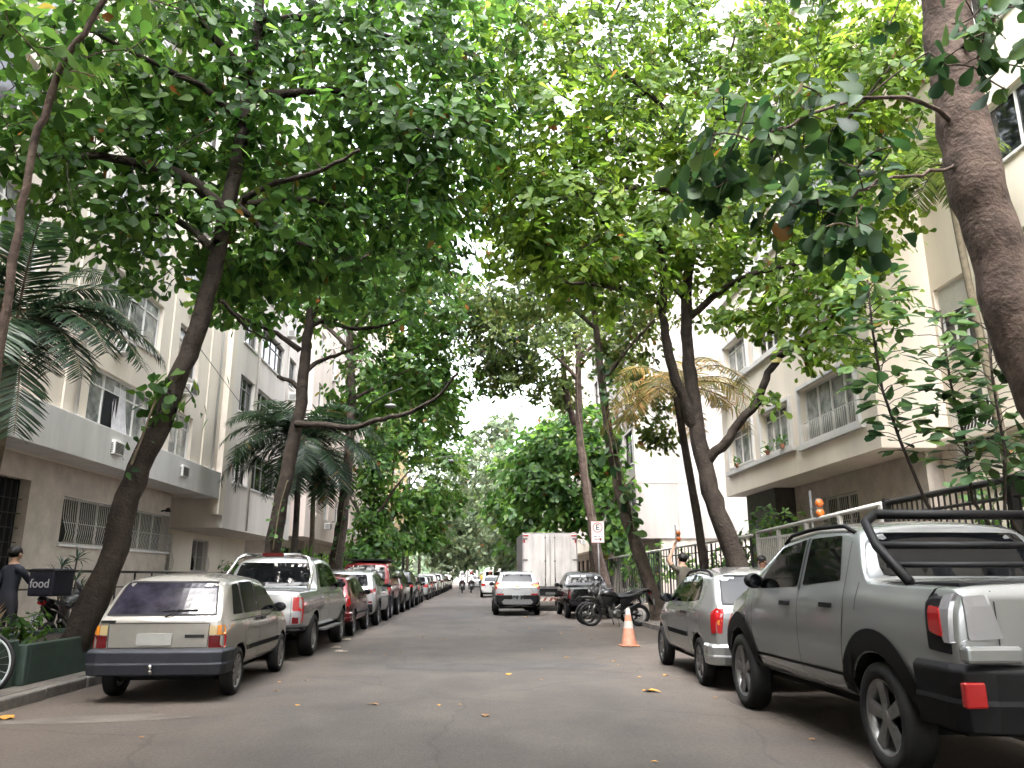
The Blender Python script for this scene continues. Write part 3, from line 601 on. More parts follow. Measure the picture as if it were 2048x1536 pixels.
# ---- R2: the big forked tree on the right
t4 = ground_start(5.6, 15.9, .36)+lp([(1462, 1090), (1430, 1010), (1408, 935), (1392, 850), (1382, 760), (1374, 680), (1370, 580), (1386, 490), (1392, 420), (1380, 350)], 15.9, .29, .10)
tree('forked_street_tree', [t4,
    lp([(1385, 850), (1368, 800), (1348, 750), (1330, 680), (1322, 600), (1330, 540), (1320, 490), (1290, 420)], 15.9, .15, .05, -1),
    lp([(1408, 925), (1450, 890), (1475, 850), (1520, 800), (1536, 735), (1575, 700), (1640, 670), (1690, 600)], 15.9, .14, .05, -1.5),
    lp([(1322, 605), (1270, 585), (1200, 570), (1130, 565)], 15.9, .10, .03, -2), lp([(1372, 600), (1330, 560), (1280, 540)], 15.9, .06, .03),
    lp([(1374, 640), (1430, 590), (1500, 545), (1590, 530), (1690, 500)], 15.9, .10, .03, -1.5), lp([(1388, 480), (1440, 420), (1520, 360), (1600, 300), (1690, 250), (1790, 120)], 15.9, .10, .03, -1),
    lp([(1386, 420), (1340, 380), (1280, 372), (1180, 390), (1080, 400)], 15.9, .09, .03, -1.5), lp([(1380, 350), (1360, 260), (1300, 180), (1230, 140), (1215, 60), (1260, -40)], 15.9, .09, .03, .5),
    lp([(1385, 380), (1430, 280), (1440, 160), (1480, 40)], 15.9, .08, .03, .5), lp([(1300, 180), (1200, 230), (1100, 180), (1060, 90)], 15.9, .06, .02, .5)],
    [cp(1050, 330, 15, (1.5, 2.2, 1.4), 110), cp(1200, 250, 15.5, (2, 2.6, 1.6), 150), cp(1160, 440, 15, (1.9, 2.4, 1.1), 130), cp(1360, 130, 16, (2.4, 2.8, 1.6), 170), cp(1150, 80, 15.6, (2.1, 2.6, 1.5), 150),
     cp(1400, 330, 15.5, (1.9, 2.4, 1.3), 120), cp(1560, 220, 16, (2.1, 2.6, 1.5), 150), cp(1600, 80, 16.5, (2.2, 2.6, 1.4), 140), cp(1720, 180, 16, (1.5, 2.2, 1.5), 80), cp(1560, 430, 15, (1.9, 2.2, 1.1), 110), cp(1230, 540, 14.6, (1.6, 2, .7), 80),
     cp(1040, 480, 14.6, (1.0, 1.6, .8), 45), cp(1700, 420, 15, (1.4, 1.8, .9), 50), cp(1660, 620, 14, (1.0, 1, .5), 24), cp(1450, 520, 15.2, (1.3, 1.4, .6), 40), cp(1520, 790, 14.6, (.35, .3, .25), 3), cp(1300, -60, 16, (5, 3.5, 1.3), 170), cp(1350, 470, 15, (1.2, 1.6, .8), 50), cp(960, 230, 15.5, (1.2, 2, 1.6), 70), cp(980, 60, 15.5, (1.3, 2, 1.4), 60), cp(1780, 300, 15, (1.1, 1.5, 1.2), 60), cp(1810, 60, 16, (1.3, 1.6, 1.4), 70), cp(1700, 520, 14.6, (1.0, 1.2, .6), 36), cp(1480, 640, 15, (.7, .8, .35), 14), cp(1665, 705, 14, (.9, .8, .35), 22), cp(1610, 570, 14.5, (1.2, 1.4, .6), 38), cp(1540, 640, 14.5, (.8, 1, .4), 16), cp(1740, 610, 14, (.7, .8, .5), 16)],
    LM_YEL, M_BARKD, per=16, size=(.12, .265), spread=.38, seed=12, label='large forked tree rising behind the silver three door hatchback on the right')
# ---- R1: near leaning trunk at the top right with big hanging leaves
t5 = [(5.75, 7.1, .1, .44)]+lp([(2200, 1000), (2080, 760), (2020, 600), (1972, 440), (1935, 300), (1912, 170), (1893, 40), (1880, -120), (1860, -300)], 7.1, .40, .33)
tree('leaning_tree', [t5, lp([(1925, 260), (1850, 200), (1740, 190), (1620, 230), (1500, 280)], 7.1, .032, .012, -1.2), lp([(1915, 330), (1830, 350), (1760, 360), (1690, 400)], 7.1, .022, .015, -1), lp([(1900, 120), (1960, 60), (2060, -30)], 7.1, .05, .03, -1)],
    [cp(1560, 235, 6.2, (.75, .5, .35), 20), cp(1470, 330, 6.3, (.7, .5, .35), 18), cp(1640, 420, 6.0, (.5, .4, .4), 15), cp(1700, 330, 6.1, (.6, .4, .35), 14), cp(1710, 470, 5.9, (.3, .3, .3), 6), cp(1960, 60, 5.9, (.6, .5, .4), 16), cp(1400, 380, 6.8, (.6, .5, .25), 9), cp(1900, -120, 6.8, (2.2, 1.2, .7), 34), cp(2020, 160, 6, (.3, .3, .3), 5)],
    LM_HANG, M_BARKR, per=5, size=(.16, .27), tmpl=T_FINE, seed=15, spread=.26, label='thick reddish brown leaning trunk close by at the upper right', droop=.7)
# ---- R3, R4: two tall trunks beyond the motorcycle
t6 = ground_start(5.5, 24.2, .38)+lp([(1296, 1160), (1272, 1090), (1252, 1030), (1232, 960), (1222, 890), (1210, 820), (1200, 720), (1190, 620), (1170, 500)], 24.2, .30, .12)
tree('tall_street_tree', [t6, lp([(1205, 760), (1260, 690), (1310, 640)], 24.2, .1, .04), lp([(1195, 660), (1130, 600), (1060, 570), (1000, 560)], 24.2, .1, .04), lp([(1180, 560), (1240, 480), (1320, 420)], 24.2, .09, .04)],
    [cp(1180, 560, 24, (2.8, 2.8, 1.2), 130), cp(1060, 600, 24, (2.0, 2.4, .9), 95), cp(1300, 620, 25, (1.8, 2, 1.1), 80), cp(1290, 800, 25, (1.0, 1.2, 1.0), 46), cp(1310, 880, 25, (.7, .8, .7), 22), cp(1280, 480, 24, (2.8, 2.8, 1.2), 110), cp(1235, 700, 24.5, (1, 1.4, .8), 35), cp(1100, 480, 24, (2.6, 2.6, 1.2), 100)],
    LM_OLIVE, M_BARK, per=12, size=(.18, .28), tmpl=T_OVAL, seed=18, label='vine hung curving trunk right behind the parked black motorcycle', spread=.4, sides=4)
t7 = ground_start(5.5, 33.4, .42)+lp([(1196, 1120), (1184, 1040), (1170, 960), (1160, 880), (1156, 800), (1158, 700), (1150, 620)], 33.4, .32, .15)
tree('tall_street_tree', [t7, lp([(1158, 760), (1120, 720), (1080, 690)], 33.4, .12, .05), lp([(1150, 850), (1130, 780), (1125, 700), (1110, 640)], 34.5, .2, .08), lp([(1156, 720), (1220, 660), (1270, 640)], 33.4, .1, .04)],
    [cp(1060, 680, 33, (3.2, 3, 1.5), 210), cp(1150, 640, 34, (3, 3, 1.3), 150), cp(960, 660, 33, (1.9, 2.4, .9), 90), cp(1040, 760, 34, (2.0, 2.4, .9), 100), cp(990, 730, 33, (1.5, 2, .8), 70), cp(930, 610, 33, (1.9, 2.4, 1.2), 90), cp(1000, 620, 33, (2, 2, 1), 70), cp(1240, 740, 34, (1.4, 1.6, .9), 50), cp(1120, 790, 35, (1.3, 1.6, .8), 50)],
    LM_OLIVE, M_BARKR, per=13, size=(.2, .32), tmpl=T_OVAL, seed=19, label='straight reddish trunk just behind the parking sign', spread=.45, sides=4)
# ---- dense dark tree beyond the truck and the trees lining the street further down
def street_row(name, x, y, h, crown, mleaf, seed, label, size=(.3, .45), per=10, lean=0, tm=T_LOW, tr=.28, group=None, bark=None):
    L0 = [(x, y, .1, tr), (x+lean*.3, y, h*.25, tr*.8), (x+lean*.6, y, h*.5, tr*.6), (x+lean, y, h*.8, tr*.35)]
    l2 = [(x+lean*.5, y, h*.42, tr*.5), (x+lean*.5+1.2, y-.6, h*.6, tr*.3), (x+lean*.5+2.2, y-1, h*.72, tr*.15)]
    l3 = [(x+lean*.45, y, h*.38, tr*.5), (x+lean*.4-1.2, y+.6, h*.55, tr*.3), (x+lean*.4-2, y+1, h*.7, tr*.15)]
    return tree(name, [L0, l2, l3], crown, mleaf, bark or M_BARK, per=per, size=size, tmpl=tm, seed=seed, label=label, spread=.55, sides=3, twig_min=.015, twig=.02, group=group)
street_row('dense_tree', 5.9, 41, 9, [cp(1110, 900, 41, (2.3, 2.4, 1.7), 170), cp(1080, 970, 41, (1.7, 2, 1.5), 110), cp(1150, 1010, 41, (1.6, 2, 1.6), 110), cp(1160, 860, 42, (1.6, 2, 1.6), 80), cp(1215, 960, 42, (1.2, 2, 2.2), 80), cp(1230, 1080, 41, (1.2, 1.6, 1.2), 60)], LM_DARK, 21, 'dense dark leaved tree just beyond the box truck', size=(.3, .5), tm=T_BIG)
street_row('ivy_clad_tree', -5.9, 44, 10, [cp(760, 820, 44, (1.7, 2, 1.7), 110), cp(752, 950, 44, (1.2, 1.6, 2.0), 130), cp(745, 1060, 44, (1.1, 1.6, 1.6), 110), cp(800, 760, 44, (2.4, 2, 1.8), 110), cp(720, 1110, 43, (.9, 1, .8), 40)], LM_DARK, 22, 'ivy smothered tree just past the street lamp on the left', size=(.25, .42), tm=T_BIG)
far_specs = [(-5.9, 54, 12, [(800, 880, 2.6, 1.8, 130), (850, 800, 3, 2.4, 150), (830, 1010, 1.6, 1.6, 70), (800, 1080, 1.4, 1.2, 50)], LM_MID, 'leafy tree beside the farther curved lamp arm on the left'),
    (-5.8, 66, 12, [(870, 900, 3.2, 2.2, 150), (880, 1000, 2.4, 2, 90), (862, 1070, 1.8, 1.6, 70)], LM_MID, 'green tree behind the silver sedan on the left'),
    (-5.8, 80, 12, [(885, 960, 3.2, 2.6, 130), (880, 1050, 3, 2.6, 120), (890, 1110, 2.4, 1.5, 60)], LM_HAZED, 'pale green tree over the far white cars'),
    (-5.5, 98, 13, [(905, 1010, 4, 3, 90), (900, 1070, 4, 3.2, 110), (915, 1110, 3, 2.5, 70)], LM_HAZED, 'hazy tree above the two motorcyclists'),
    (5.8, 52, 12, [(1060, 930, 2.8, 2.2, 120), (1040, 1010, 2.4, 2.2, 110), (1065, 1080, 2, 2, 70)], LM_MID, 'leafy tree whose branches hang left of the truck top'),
    (5.8, 64, 12, [(1030, 990, 2.8, 2.4, 120), (1020, 1060, 2.6, 2.4, 110), (1030, 1120, 2, 1.6, 50)], LM_HAZED, 'bright green tree above the white van'),
    (5.6, 80, 15, [(1010, 940, 3.4, 2.6, 90), (1005, 1020, 3.6, 3, 110), (1000, 1080, 3.6, 2.6, 90)], LM_HAZED, 'yellowish thin crowned tree far down the right row'),
    (5.6, 100, 17, [(985, 880, 3.6, 1.8, 60), (955, 930, 4.2, 2.0, 80), (1010, 850, 2.6, 1.4, 36), (990, 980, 4.5, 3.2, 90), (990, 1050, 4.6, 3.6, 130)], LM_HAZED, 'tall sparse tree standing against the white sky gap'),
    (5.6, 125, 14, [(965, 1010, 5, 4, 110), (975, 1070, 5, 4, 120), (985, 1110, 4, 3, 60)], LM_HAZED, 'pale tree near the vanishing point, right of the road'),
    (-5.6, 125, 14, [(925, 1020, 5, 4, 120), (930, 1070, 5, 4, 120), (925, 1110, 4, 3, 60)], LM_HAZED, 'pale tree near the vanishing point, left of the road'),
    (-2, 165, 13, [(945, 1060, 7, 5, 150), (930, 1090, 6, 4, 80)], LM_HAZED, 'greyish tree closing the end of the street')]
for i, (x, y, h, cr, lm, lb) in enumerate(far_specs):
    street_row('avenue_tree', x, y, h, [cp(a, b_, y, (r, r, rz), n) for (a, b_, r, rz, n) in cr], lm, 40+i, lb, size=(.35, .6) if y < 90 else (.6, .95), group='trees lining the street further down', tr=.24)
for i, (x, y, m) in enumerate([(-5.8, -4, LM_MID), (5.8, -7, LM_YEL), (-5.8, -16, LM_MID), (5.8, -20, LM_MID)]):  # unseen trees added to shade the street and darken reflections in car glass
    street_row('avenue_tree', x, y, 10, [((x*.35, y+(4 if i < 2 else 0), 9.2), (5.6, 6.2, 1.8), 420), ((x*.9, y, 6.5), (2.4, 3.5, 1.6), 90)], m, 80+i, ['unseen tree added for shade behind the viewpoint on the left', 'unseen tree added for shade behind the viewpoint on the right', 'second unseen tree added for shade behind the viewpoint on the left', 'second unseen tree added for shade behind the viewpoint on the right'][i], size=(.35, .55), tr=.24, group='unseen trees added behind the viewpoint for shade and reflections')
# woodland on the hill
rng = np.random.default_rng(5); n = 16000
hx = rng.uniform(-180, 180, n); hy = rng.uniform(226, 390, n)
hz = np.array([hill_z(a, b_) for a, b_ in zip(hx, hy)])+np.abs(np.sin(hx*.35)*np.sin(hy*.3))*9*rng.uniform(.3, 1, n)
pos = np.stack([hx, hy, hz], 1); dr = rng.normal(0, 1, (n, 3)); nr = rng.normal(0, .6, (n, 3))+np.array([0, -.6, .8])
o = leaf_object('distant_woodland', pos, dr, nr, rng.uniform(2.2, 3.8, n), LM_HAZED, T_LOW, None); tag(o, kind='stuff')
# ---------------------------------------------------------------- palms
def palm(name, base, head, fronds, m, label, trunk_r=.09, trunk=None, flen=(1.6, 2.2), leaf=.5, seed=1, mt=None, droop=1.0, pairs=34):
    rng = np.random.default_rng(seed); rr = random.Random(seed); org = (base[0], base[1], 0)
    root = empty(name, org); tag(root, label, 'palm tree')
    b = MB(); P = [Vector(base), Vector(base).lerp(Vector(head), .35)+Vector((.12, 0, 0)), Vector(base).lerp(Vector(head), .7)+Vector((.05, .05, 0)), Vector(head)]
    N = 24; L_ = smooth_line([(*p, 0) for p in P], 2); b.tube([Vector(q[:3]) for q in L_], [trunk_r*(1.2-.35*i/len(L_)+.05*(i % 2)) for i in range(len(L_))], 10)
    b.build('trunk', mt or M_PALMT, root, origin=org)
    pos, dr, nr, sz = [], [], [], []; rb = MB()
    for (az, el, L1) in fronds:
        d = Vector((math.cos(az)*math.cos(el), math.sin(az)*math.cos(el), math.sin(el))); p = Vector(head); pts = [p.copy()]; K = 14; st = L1/K
        for k in range(K):
            d = (d+Vector((0, 0, -1))*droop*.13*(k/K+.25)).normalized(); p = p+d*st; pts.append(p.copy())
        rb.tube(pts, [.02*(1-.8*i/K) for i in range(K+1)], 5)
        for k in range(pairs):
            f = .12+.88*k/pairs; i = min(K-1, int(f*K)); q = pts[i].lerp(pts[i+1], f*K-i); tg = (pts[i+1]-pts[i]).normalized()
            side = tg.cross(Z3).normalized() if abs(tg.z) < .98 else Vector((1, 0, 0)); upn = side.cross(tg)
            for s in (-1, 1):
                dd = (side*s*.9+tg*.55+upn*rr.uniform(-.1, .25)+Vector((0, 0, -.35*rr.uniform(.3, 1)))).normalized()
                pos.append(q); dr.append(dd); nr.append(upn+Vector((rr.uniform(-.3, .3),)*3)); sz.append(leaf*(math.sin(math.pi*(.12+.8*f))**.6)*rr.uniform(.85, 1.1))
    rb.build('fronds', mt or M_PALMT, root, origin=org)
    T_P = (np.array([(0, .02, 0), (0, -.02, 0), (.5, .034, .01), (.5, -.034, .01), (.8, .024, -.05), (.8, -.024, -.05), (1, 0, -.12)]), [(0, 2, 3, 1), (2, 4, 5, 3), (4, 6, 5)])
    leaf_object('crown', np.array(pos), np.array([tuple(v) for v in dr]), np.array([tuple(v) for v in nr]), np.array(sz), m, T_P, root, org)
    return root
def fr(n, el0, el1, L0, L1, seed):
    rr = random.Random(seed); return [(2*math.pi*i/n+rr.uniform(-.2, .2), rr.uniform(el0, el1), rr.uniform(L0, L1)) for i in range(n)]
h = atY(30, 655, 9.6); palm('coconut_palm', (-6.2, 9.7, .1), h, fr(15, .0, 1.2, 1.5, 2.1, 3)+[(-.1, .35, 2.0), (.3, .5, 2.0), (-.5, .1, 1.8), (-.9, -.45, 2.0)], LM_PALM, 'dark drooping palm at the left edge, in front of the canopy slab', .11, seed=3, leaf=.46, pairs=58, droop=1.35)
h = atX(600, 890, -6.4); palm('areca_palm', (-6.5, h.y, .1), h, fr(27, -.2, 1.1, 2.8, 3.6, 5), LM_PALM, 'full dark palm with drooping fronds, nearer of the two behind the pickup', .10, seed=5, leaf=.8, pairs=60, mt=M_BARKD, droop=1.5)
h = atX(628, 930, -6.5); palm('areca_palm', (-6.5, h.y, .1), h, fr(14, -.1, 1.1, 2.2, 3.0, 6)+[(-1.2, -.5, 2.4)], LM_PALM, 'palm with slim ringed yellowish trunk in front of the pink block', .09, seed=6, leaf=.55, pairs=34, droop=1.7)
h = atY(1350, 775, 22); palm('dry_palm', (6.35, 22, .1), h, fr(18, -.1, 1.1, 2.3, 3.1, 7), LM_PALMY, 'thin palm with yellowing fronds behind the fence on the right', .11, seed=7, leaf=.7, mt=M_BARKD, droop=1.5)
h = atY(1890, 330, 13.5); palm('fan_palm', (9.5, 13.5, .1), h, fr(9, .0, 1.0, 1.0, 1.4, 8), LM_OLIVE, 'palm beside the upper windows, seen past the thick trunk', .07, seed=8, leaf=.5, droop=1.2)
# ---------------------------------------------------------------- small plants
def bush(name, loc, radii, n, m, label, seed, size=(.08, .14), tmpl=T_OVAL, per=8, cat='bush', group=None):
    b0 = [(loc[0], loc[1], .12, .03), (loc[0]+.03, loc[1], loc[2], .015)]
    return tree(name, [b0], [((loc[0], loc[1], loc[2]), radii, n)], m, M_BARKD, per=per, size=size, tmpl=tmpl, seed=seed, label=label, cat=cat, group=group, spread=.15, sides=3, twig_min=.004, twig=.006, leaf_name='foliage')
q = atY(1468, 1035, 21); bush('bush', (8.0, 21.5, 2.3), (1.0, .9, .95), 130, LM_MID, 'round green bush behind the grey gate on the right', 61, size=(.12, .2))
bush('bush', (7.9, 25.5, 1.5), (.6, 1.4, .8), 70, LM_DARK, 'low dark shrub behind the open bar fence', 62, size=(.12, .2))
bush('bush', (8.0, 30, 1.4), (.7, 1.8, .9), 80, LM_MID, 'shrubs growing behind the fence near the parking sign', 63, size=(.14, .24))
bush('bush', (7.6, 36, 1.6), (1, 2, 1.2), 80, LM_DARK, 'dark shrub behind the fence beside the truck', 64, size=(.2, .3))
def sapling(base, pts, label, seed, n=26, size=(.15, .24), m=None, r=.025):
    rng = np.random.default_rng(seed); rr = random.Random(seed); org = (base[0], base[1], 0); root = empty('sapling', org); tag(root, label, 'sapling')
    P = [Vector(base)]+[Vector(p) for p in pts]; b = MB(); b.tube(P, [r*(1-.6*i/len(P)) for i in range(len(P))], 7)
    pos, dr, nr, sz = [], [], [], []
    for k in range(n):
        f = .35+.65*k/n; x = f*(len(P)-1); i = min(len(P)-2, int(x)); q = P[i].lerp(P[i+1], x-i); a = k*2.4+rr.uniform(-.4, .4)
        d = Vector((math.cos(a), math.sin(a), rr.uniform(.1, .6))).normalized(); L_ = rr.uniform(.12, .4); e = q+d*L_; b.tube([q, q+d*L_*.5+Vector((0, 0, .02)), e], .006, 4)
        for j in range(rr.choice((2, 3, 4))):
            dd = (d+Vector((rr.uniform(-.9, .9), rr.uniform(-.9, .9), rr.uniform(-.9, .1)))).normalized(); pos.append(e); dr.append(dd); nr.append(Vector((rr.uniform(-.5, .5), rr.uniform(-.8, .2), 1))); sz.append(rr.uniform(*size))
    b.build('stem', M_BARKD, root, origin=org)
    leaf_object('foliage', np.array(pos), np.array([tuple(v) for v in dr]), np.array([tuple(v) for v in nr]), np.array(sz), m or LM_HANG, T_BIG, root, org); return root
sapling((6.6, 9.6, .1), [atY(1850, 1000, 9.6), atY(1800, 880, 9.5), atY(1765, 780, 9.4), atY(1745, 660, 9.4), atY(1735, 560, 9.3)], 'slender sapling with large dark leaves in front of the bay windows', 71, 62, size=(.18, .29))
sapling((7.6, 9.8, .1), [atY(1945, 1000, 9.8), atY(1930, 880, 9.7), atY(1900, 760, 9.6), atY(1880, 620, 9.6)], 'leafy sapling in front of the lower barred window', 72, 60, size=(.18, .29))
sapling((7.2, 8.9, .1), [atY(2010, 1020, 8.9), atY(2010, 900, 8.8), atY(1985, 760, 8.8), atY(1975, 640, 8.8)], 'sapling hidden behind the thick leaning trunk', 73, 55, size=(.18, .29))
bush('bush', (7.9, 9.8, 2.6), (1.1, 1.2, 1.0), 90, LM_HANG, 'mass of big dark leaves above the pickup roof at the right edge', 74, size=(.14, .22), tmpl=T_BIG)
bush('bush', (9.2, 12.5, 2.5), (1.2, 1.4, .8), 70, LM_DARK, 'dark shrubbery by the wall under the barred window', 75, size=(.12, .2))
# ================================================================ VEHICLES
def paint(name, c, metal=.55, rough=.32, var=.0): return mat(name, c, rough, metal=metal, coat=.8, var=var, scale=3)
P_BEIGE = paint('worn_silver_beige_paint', (.45, .43, .40), .35, .27, .15)
P_SILVER = paint('silver_paint', (.50, .51, .52), .5, .24)
P_SILVW = paint('light_silver_paint', (.58, .59, .61), .4, .24)
P_GREY = paint('grey_silver_paint', (.36, .38, .395), .45, .24)
P_RED = paint('red_paint', (.20, .022, .025), .4, .22)
P_REDB = paint('bright_red_paint', (.30, .03, .03), .1, .3)
P_BLACK = paint('black_paint', (.012, .012, .014), .1, .2)
P_DARK = paint('dark_grey_paint', (.045, .045, .05), .5, .25)
P_MAROON = paint('maroon_paint', (.075, .018, .022), .3, .25)
P_BROWN = paint('brown_grey_paint', (.10, .085, .075), .5, .28)
P_WHITE = paint('white_car_paint', (.68, .68, .67), 0, .25)
C_GLASS = mat('car_glass', (.010, .011, .013), .04, spec=.42)
C_GLASSP = mat('purplish_tinted_glass', (.045, .04, .06), .12, spec=.28, var=.6, scale=5, col2=(.018, .016, .024))
C_RUB = mat('black_rubber', (.02, .02, .021), .75, bump=.2, bscale=60)
C_PLAS = mat('black_plastic', (.014, .014, .016), .6, spec=.3)
C_GPLAS = mat('grey_blue_plastic', (.04, .042, .056), .6, var=.25, scale=6)
C_UNDER = mat('under_body', (.008, .008, .008), .9)
C_RED = mat('red_lens', (.42, .012, .015), .12, coat=1)
C_DRED = mat('dark_red_lens', (.16, .008, .012), .12, coat=1)
C_AMB = mat('amber_lens', (.65, .22, .02), .12, coat=1)
C_AMBLIT = mat('lit_amber_lens', (1, .28, .02), .2, emit=1.1)
C_REDLIT = mat('lit_red_lens', (.9, .03, .02), .2, emit=.35)
C_CLEAR = mat('clear_lens', (.3, .3, .32), .12, coat=1)
C_CHROME = mat('chrome', (.7, .7, .7), .15, metal=1)
C_ALLOY = mat('alloy', (.38, .38, .39), .35, metal=.8, var=.3, scale=20)
C_PLATE = mat('blurred_plate', (.52, .54, .58), .5, var=.25, scale=12)
C_SEAM = mat('panel_gap', (.015, .015, .016), .8)
def interp(pr, y):
    if y <= pr[0][0]: return pr[0][1]
    for (a, b_) in zip(pr, pr[1:]):
        if y <= b_[0]: return a[1]+(b_[1]-a[1])*(y-a[0])/max(1e-9, b_[0]-a[0])
    return pr[-1][1]
def chamfer(poly, r=.03):
    out = []; n = len(poly)
    for i in range(n):
        p = Vector(poly[i]); a = Vector(poly[i-1]); b_ = Vector(poly[(i+1) % n]); rr = min(r, (a-p).length*.45, (b_-p).length*.45)
        A = p+(a-p).normalized()*rr; B = p+(b_-p).normalized()*rr
        out += [A, A.lerp(p, .55).lerp(B.lerp(p, .55), .5).lerp(p, .25), B]
    return [tuple(v) for v in out]
class Body:
    def __init__(s, sp):
        s.sp = sp; L, W, H, zb = sp['L'], sp['W'], sp['H'], sp['zb']; top, belt, plan = sp['top'], sp['belt'], sp['plan']; tum = sp.get('tumble', .2)
        ys = set()
        for (y, z) in top[1:-1]: ys |= {round(y-.045, 3), round(y+.045, 3)}
        for (y, z) in plan: ys.add(round(y, 3))
        ys |= {0.0, L, .05, L-.05}
        ys = sorted(y for y in ys if 0 <= y <= L); o = [ys[0]]
        for y in ys[1:]:
            if y-o[-1] > .5: o.append((y+o[-1])/2)
            if y-o[-1] > .02: o.append(y)
        o[-1] = L
        V, Fc = [], []
        for y in o:
            w = interp(plan, y)*W/2; zt = interp(top, y); zl = min(interp(belt, y), zt-.03); k = max(0, min(1, (zt-zl)/(H-interp(belt, L*.45)))) ; z0 = zb+(.06 if y < .06 or y > L-.06 else 0)
            wt = w*(1-.05-tum*k); g = max(.02, zt-zl)
            crown = .012+.02*k
            ring = [(0, z0), (.75*w, z0), (.95*w, z0+.05), (1.0*w, z0+(zl-z0)*.38), (1.0*w, z0+(zl-z0)*.7), (.985*w, zl-.045), (.955*w, zl), (wt+(w*.955-wt)*.3, zl+g*.62), (wt, zt-.06*k-.008), (.86*wt, zt-.012*k), (.45*wt, zt+crown*.7), (0, zt+crown)]
            V.append(ring)
        n = len(V[0]); me = bmesh.new(); vl = []; vr = []
        for y, ring in zip(o, V):
            l_ = [me.verts.new((-x, y, z)) if 0 < i < n-1 else None for i, (x, z) in enumerate(ring)]; r_ = [me.verts.new((x, y, z)) for x, z in ring]
            l_[0], l_[-1] = r_[0], r_[-1]; vl.append(l_); vr.append(r_)
        cr = me.edges.layers.float.new('crease_edge')
        for j in range(len(o)-1):
            for i in range(n-1):
                me.faces.new((vr[j][i], vr[j+1][i], vr[j+1][i+1], vr[j][i+1])); me.faces.new((vl[j][i], vl[j][i+1], vl[j+1][i+1], vl[j+1][i]))
        for (j, fl) in ((0, 0), (-1, 1)):
            for i in range(1, n-2):
                f = (vr[j][i], vr[j][i+1], vl[j][i+1], vl[j][i]); me.faces.new(f if not fl else f[::-1])
            f = (vr[j][0], vr[j][1], vl[j][1]); me.faces.new(f if not fl else f[::-1]); f = (vr[j][n-2], vr[j][n-1], vl[j][n-2]); me.faces.new(f if not fl else f[::-1])
        for e in me.edges:
            y0, y1 = e.verts[0].co.y, e.verts[1].co.y
            if (y0 == y1 == 0) or (y0 == y1 == L): e[cr] = .25
        bmesh.ops.recalc_face_normals(me, faces=me.faces)
        m = bpy.data.meshes.new('body'); me.to_mesh(m); me.free()
        ob = bpy.data.objects.new('body', m); COL.objects.link(ob)
        ss = ob.modifiers.new('s', 'SUBSURF'); ss.levels = ss.render_levels = 2
        # wheel wells
        cb = MB(); s.rw = sp['r']; ra = s.rw+sp.get('gap', .045)
        for wy in sp['wy']:
            for sx in (-1, 1):
                x0, x1 = sx*(W/2-.27), sx*(W/2+.2); a, c = min(x0, x1), max(x0, x1)
                cb.lathe([(1e-3, a), (ra, a), (ra, c), (1e-3, c)], (0, wy, s.rw-.0), 'x', 40, smooth=False)
        co = cb.build('cut', []); bm_ = bmesh.new(); bm_.from_mesh(co.data); bmesh.ops.remove_doubles(bm_, verts=bm_.verts, dist=.002); bmesh.ops.recalc_face_normals(bm_, faces=bm_.faces); bm_.to_mesh(co.data); bm_.free()
        bo = ob.modifiers.new('b', 'BOOLEAN'); bo.object = co; bo.operation = 'DIFFERENCE'; bo.solver = 'EXACT'
        if sp.get('bed'):
            y0, y1, zf = sp['bed']; bb = MB(); hw = W/2*.86; bb.box((-hw, hw), (y0, y1), (zf, H+.3)); bo2 = bb.build('cut2', []); m2 = ob.modifiers.new('b2', 'BOOLEAN'); m2.object = bo2; m2.operation = 'DIFFERENCE'; m2.solver = 'EXACT'
        dg = bpy.context.evaluated_depsgraph_get(); s.me = bpy.data.meshes.new_from_object(ob.evaluated_get(dg))
        for q in (ob, co): bpy.data.objects.remove(q)
        if sp.get('bed'): bpy.data.objects.remove(bo2)
        s.me.materials.clear(); s.me.materials.append(None); s.me.materials.append(C_UNDER)
        for p in s.me.polygons:
            c = p.center; p.use_smooth = True; p.material_index = 0
            inw = any(math.hypot(c.y-wy, c.z-s.rw) < ra+.004 for wy in sp['wy']) and abs(c.x) > W/2-.29
            if inw or c.z < zb+.015: p.material_index = 1
            if sp.get('bed') and sp['bed'][0]-.01 < c.y < sp['bed'][1]+.01 and abs(c.x) < W/2*.865 and c.z < interp(top, c.y)-.02 and c.z > sp['bed'][2]-.01: p.material_index = 1
            if inw: p.use_smooth = False
        bm = bmesh.new(); bm.from_mesh(s.me); s.bvh = BVHTree.FromBMesh(bm); bm.free()
    def cast(s, u, v, view):
        if view == 'rear': o, d = Vector((u, -3, v)), Vector((0, 1, 0))
        elif view == 'front': o, d = Vector((u, s.sp['L']+3, v)), Vector((0, -1, 0))
        elif view == 'right': o, d = Vector((3, u, v)), Vector((-1, 0, 0))
        elif view == 'left': o, d = Vector((-3, u, v)), Vector((1, 0, 0))
        else: o, d = Vector((u, v, 4)), Vector((0, 0, -1))
        h = s.bvh.ray_cast(o, d); return (h[0], d, h[1]) if h[0] else (None, d, None)
    def patch(s, name, poly, view, m, parent, off=.006, r=.03, step=.07, skirt=.03, maxd=None):
        poly = chamfer(poly, r) if r else poly
        xs = [p[0] for p in poly]; zs = [p[1] for p in poly]; x0, x1, z0, z1 = min(xs), max(xs), min(zs), max(zs)
        nx, nz = max(1, int((x1-x0)/step)+1), max(1, int((z1-z0)/step)+1)
        bm = bmesh.new(); g = [[bm.verts.new((x0+(x1-x0)*i/nx, z0+(z1-z0)*j/nz, 0)) for i in range(nx+1)] for j in range(nz+1)]
        for j in range(nz):
            for i in range(nx): bm.faces.new((g[j][i], g[j][i+1], g[j+1][i+1], g[j+1][i]))
        cx, cz = sum(xs)/len(xs), sum(zs)/len(zs)
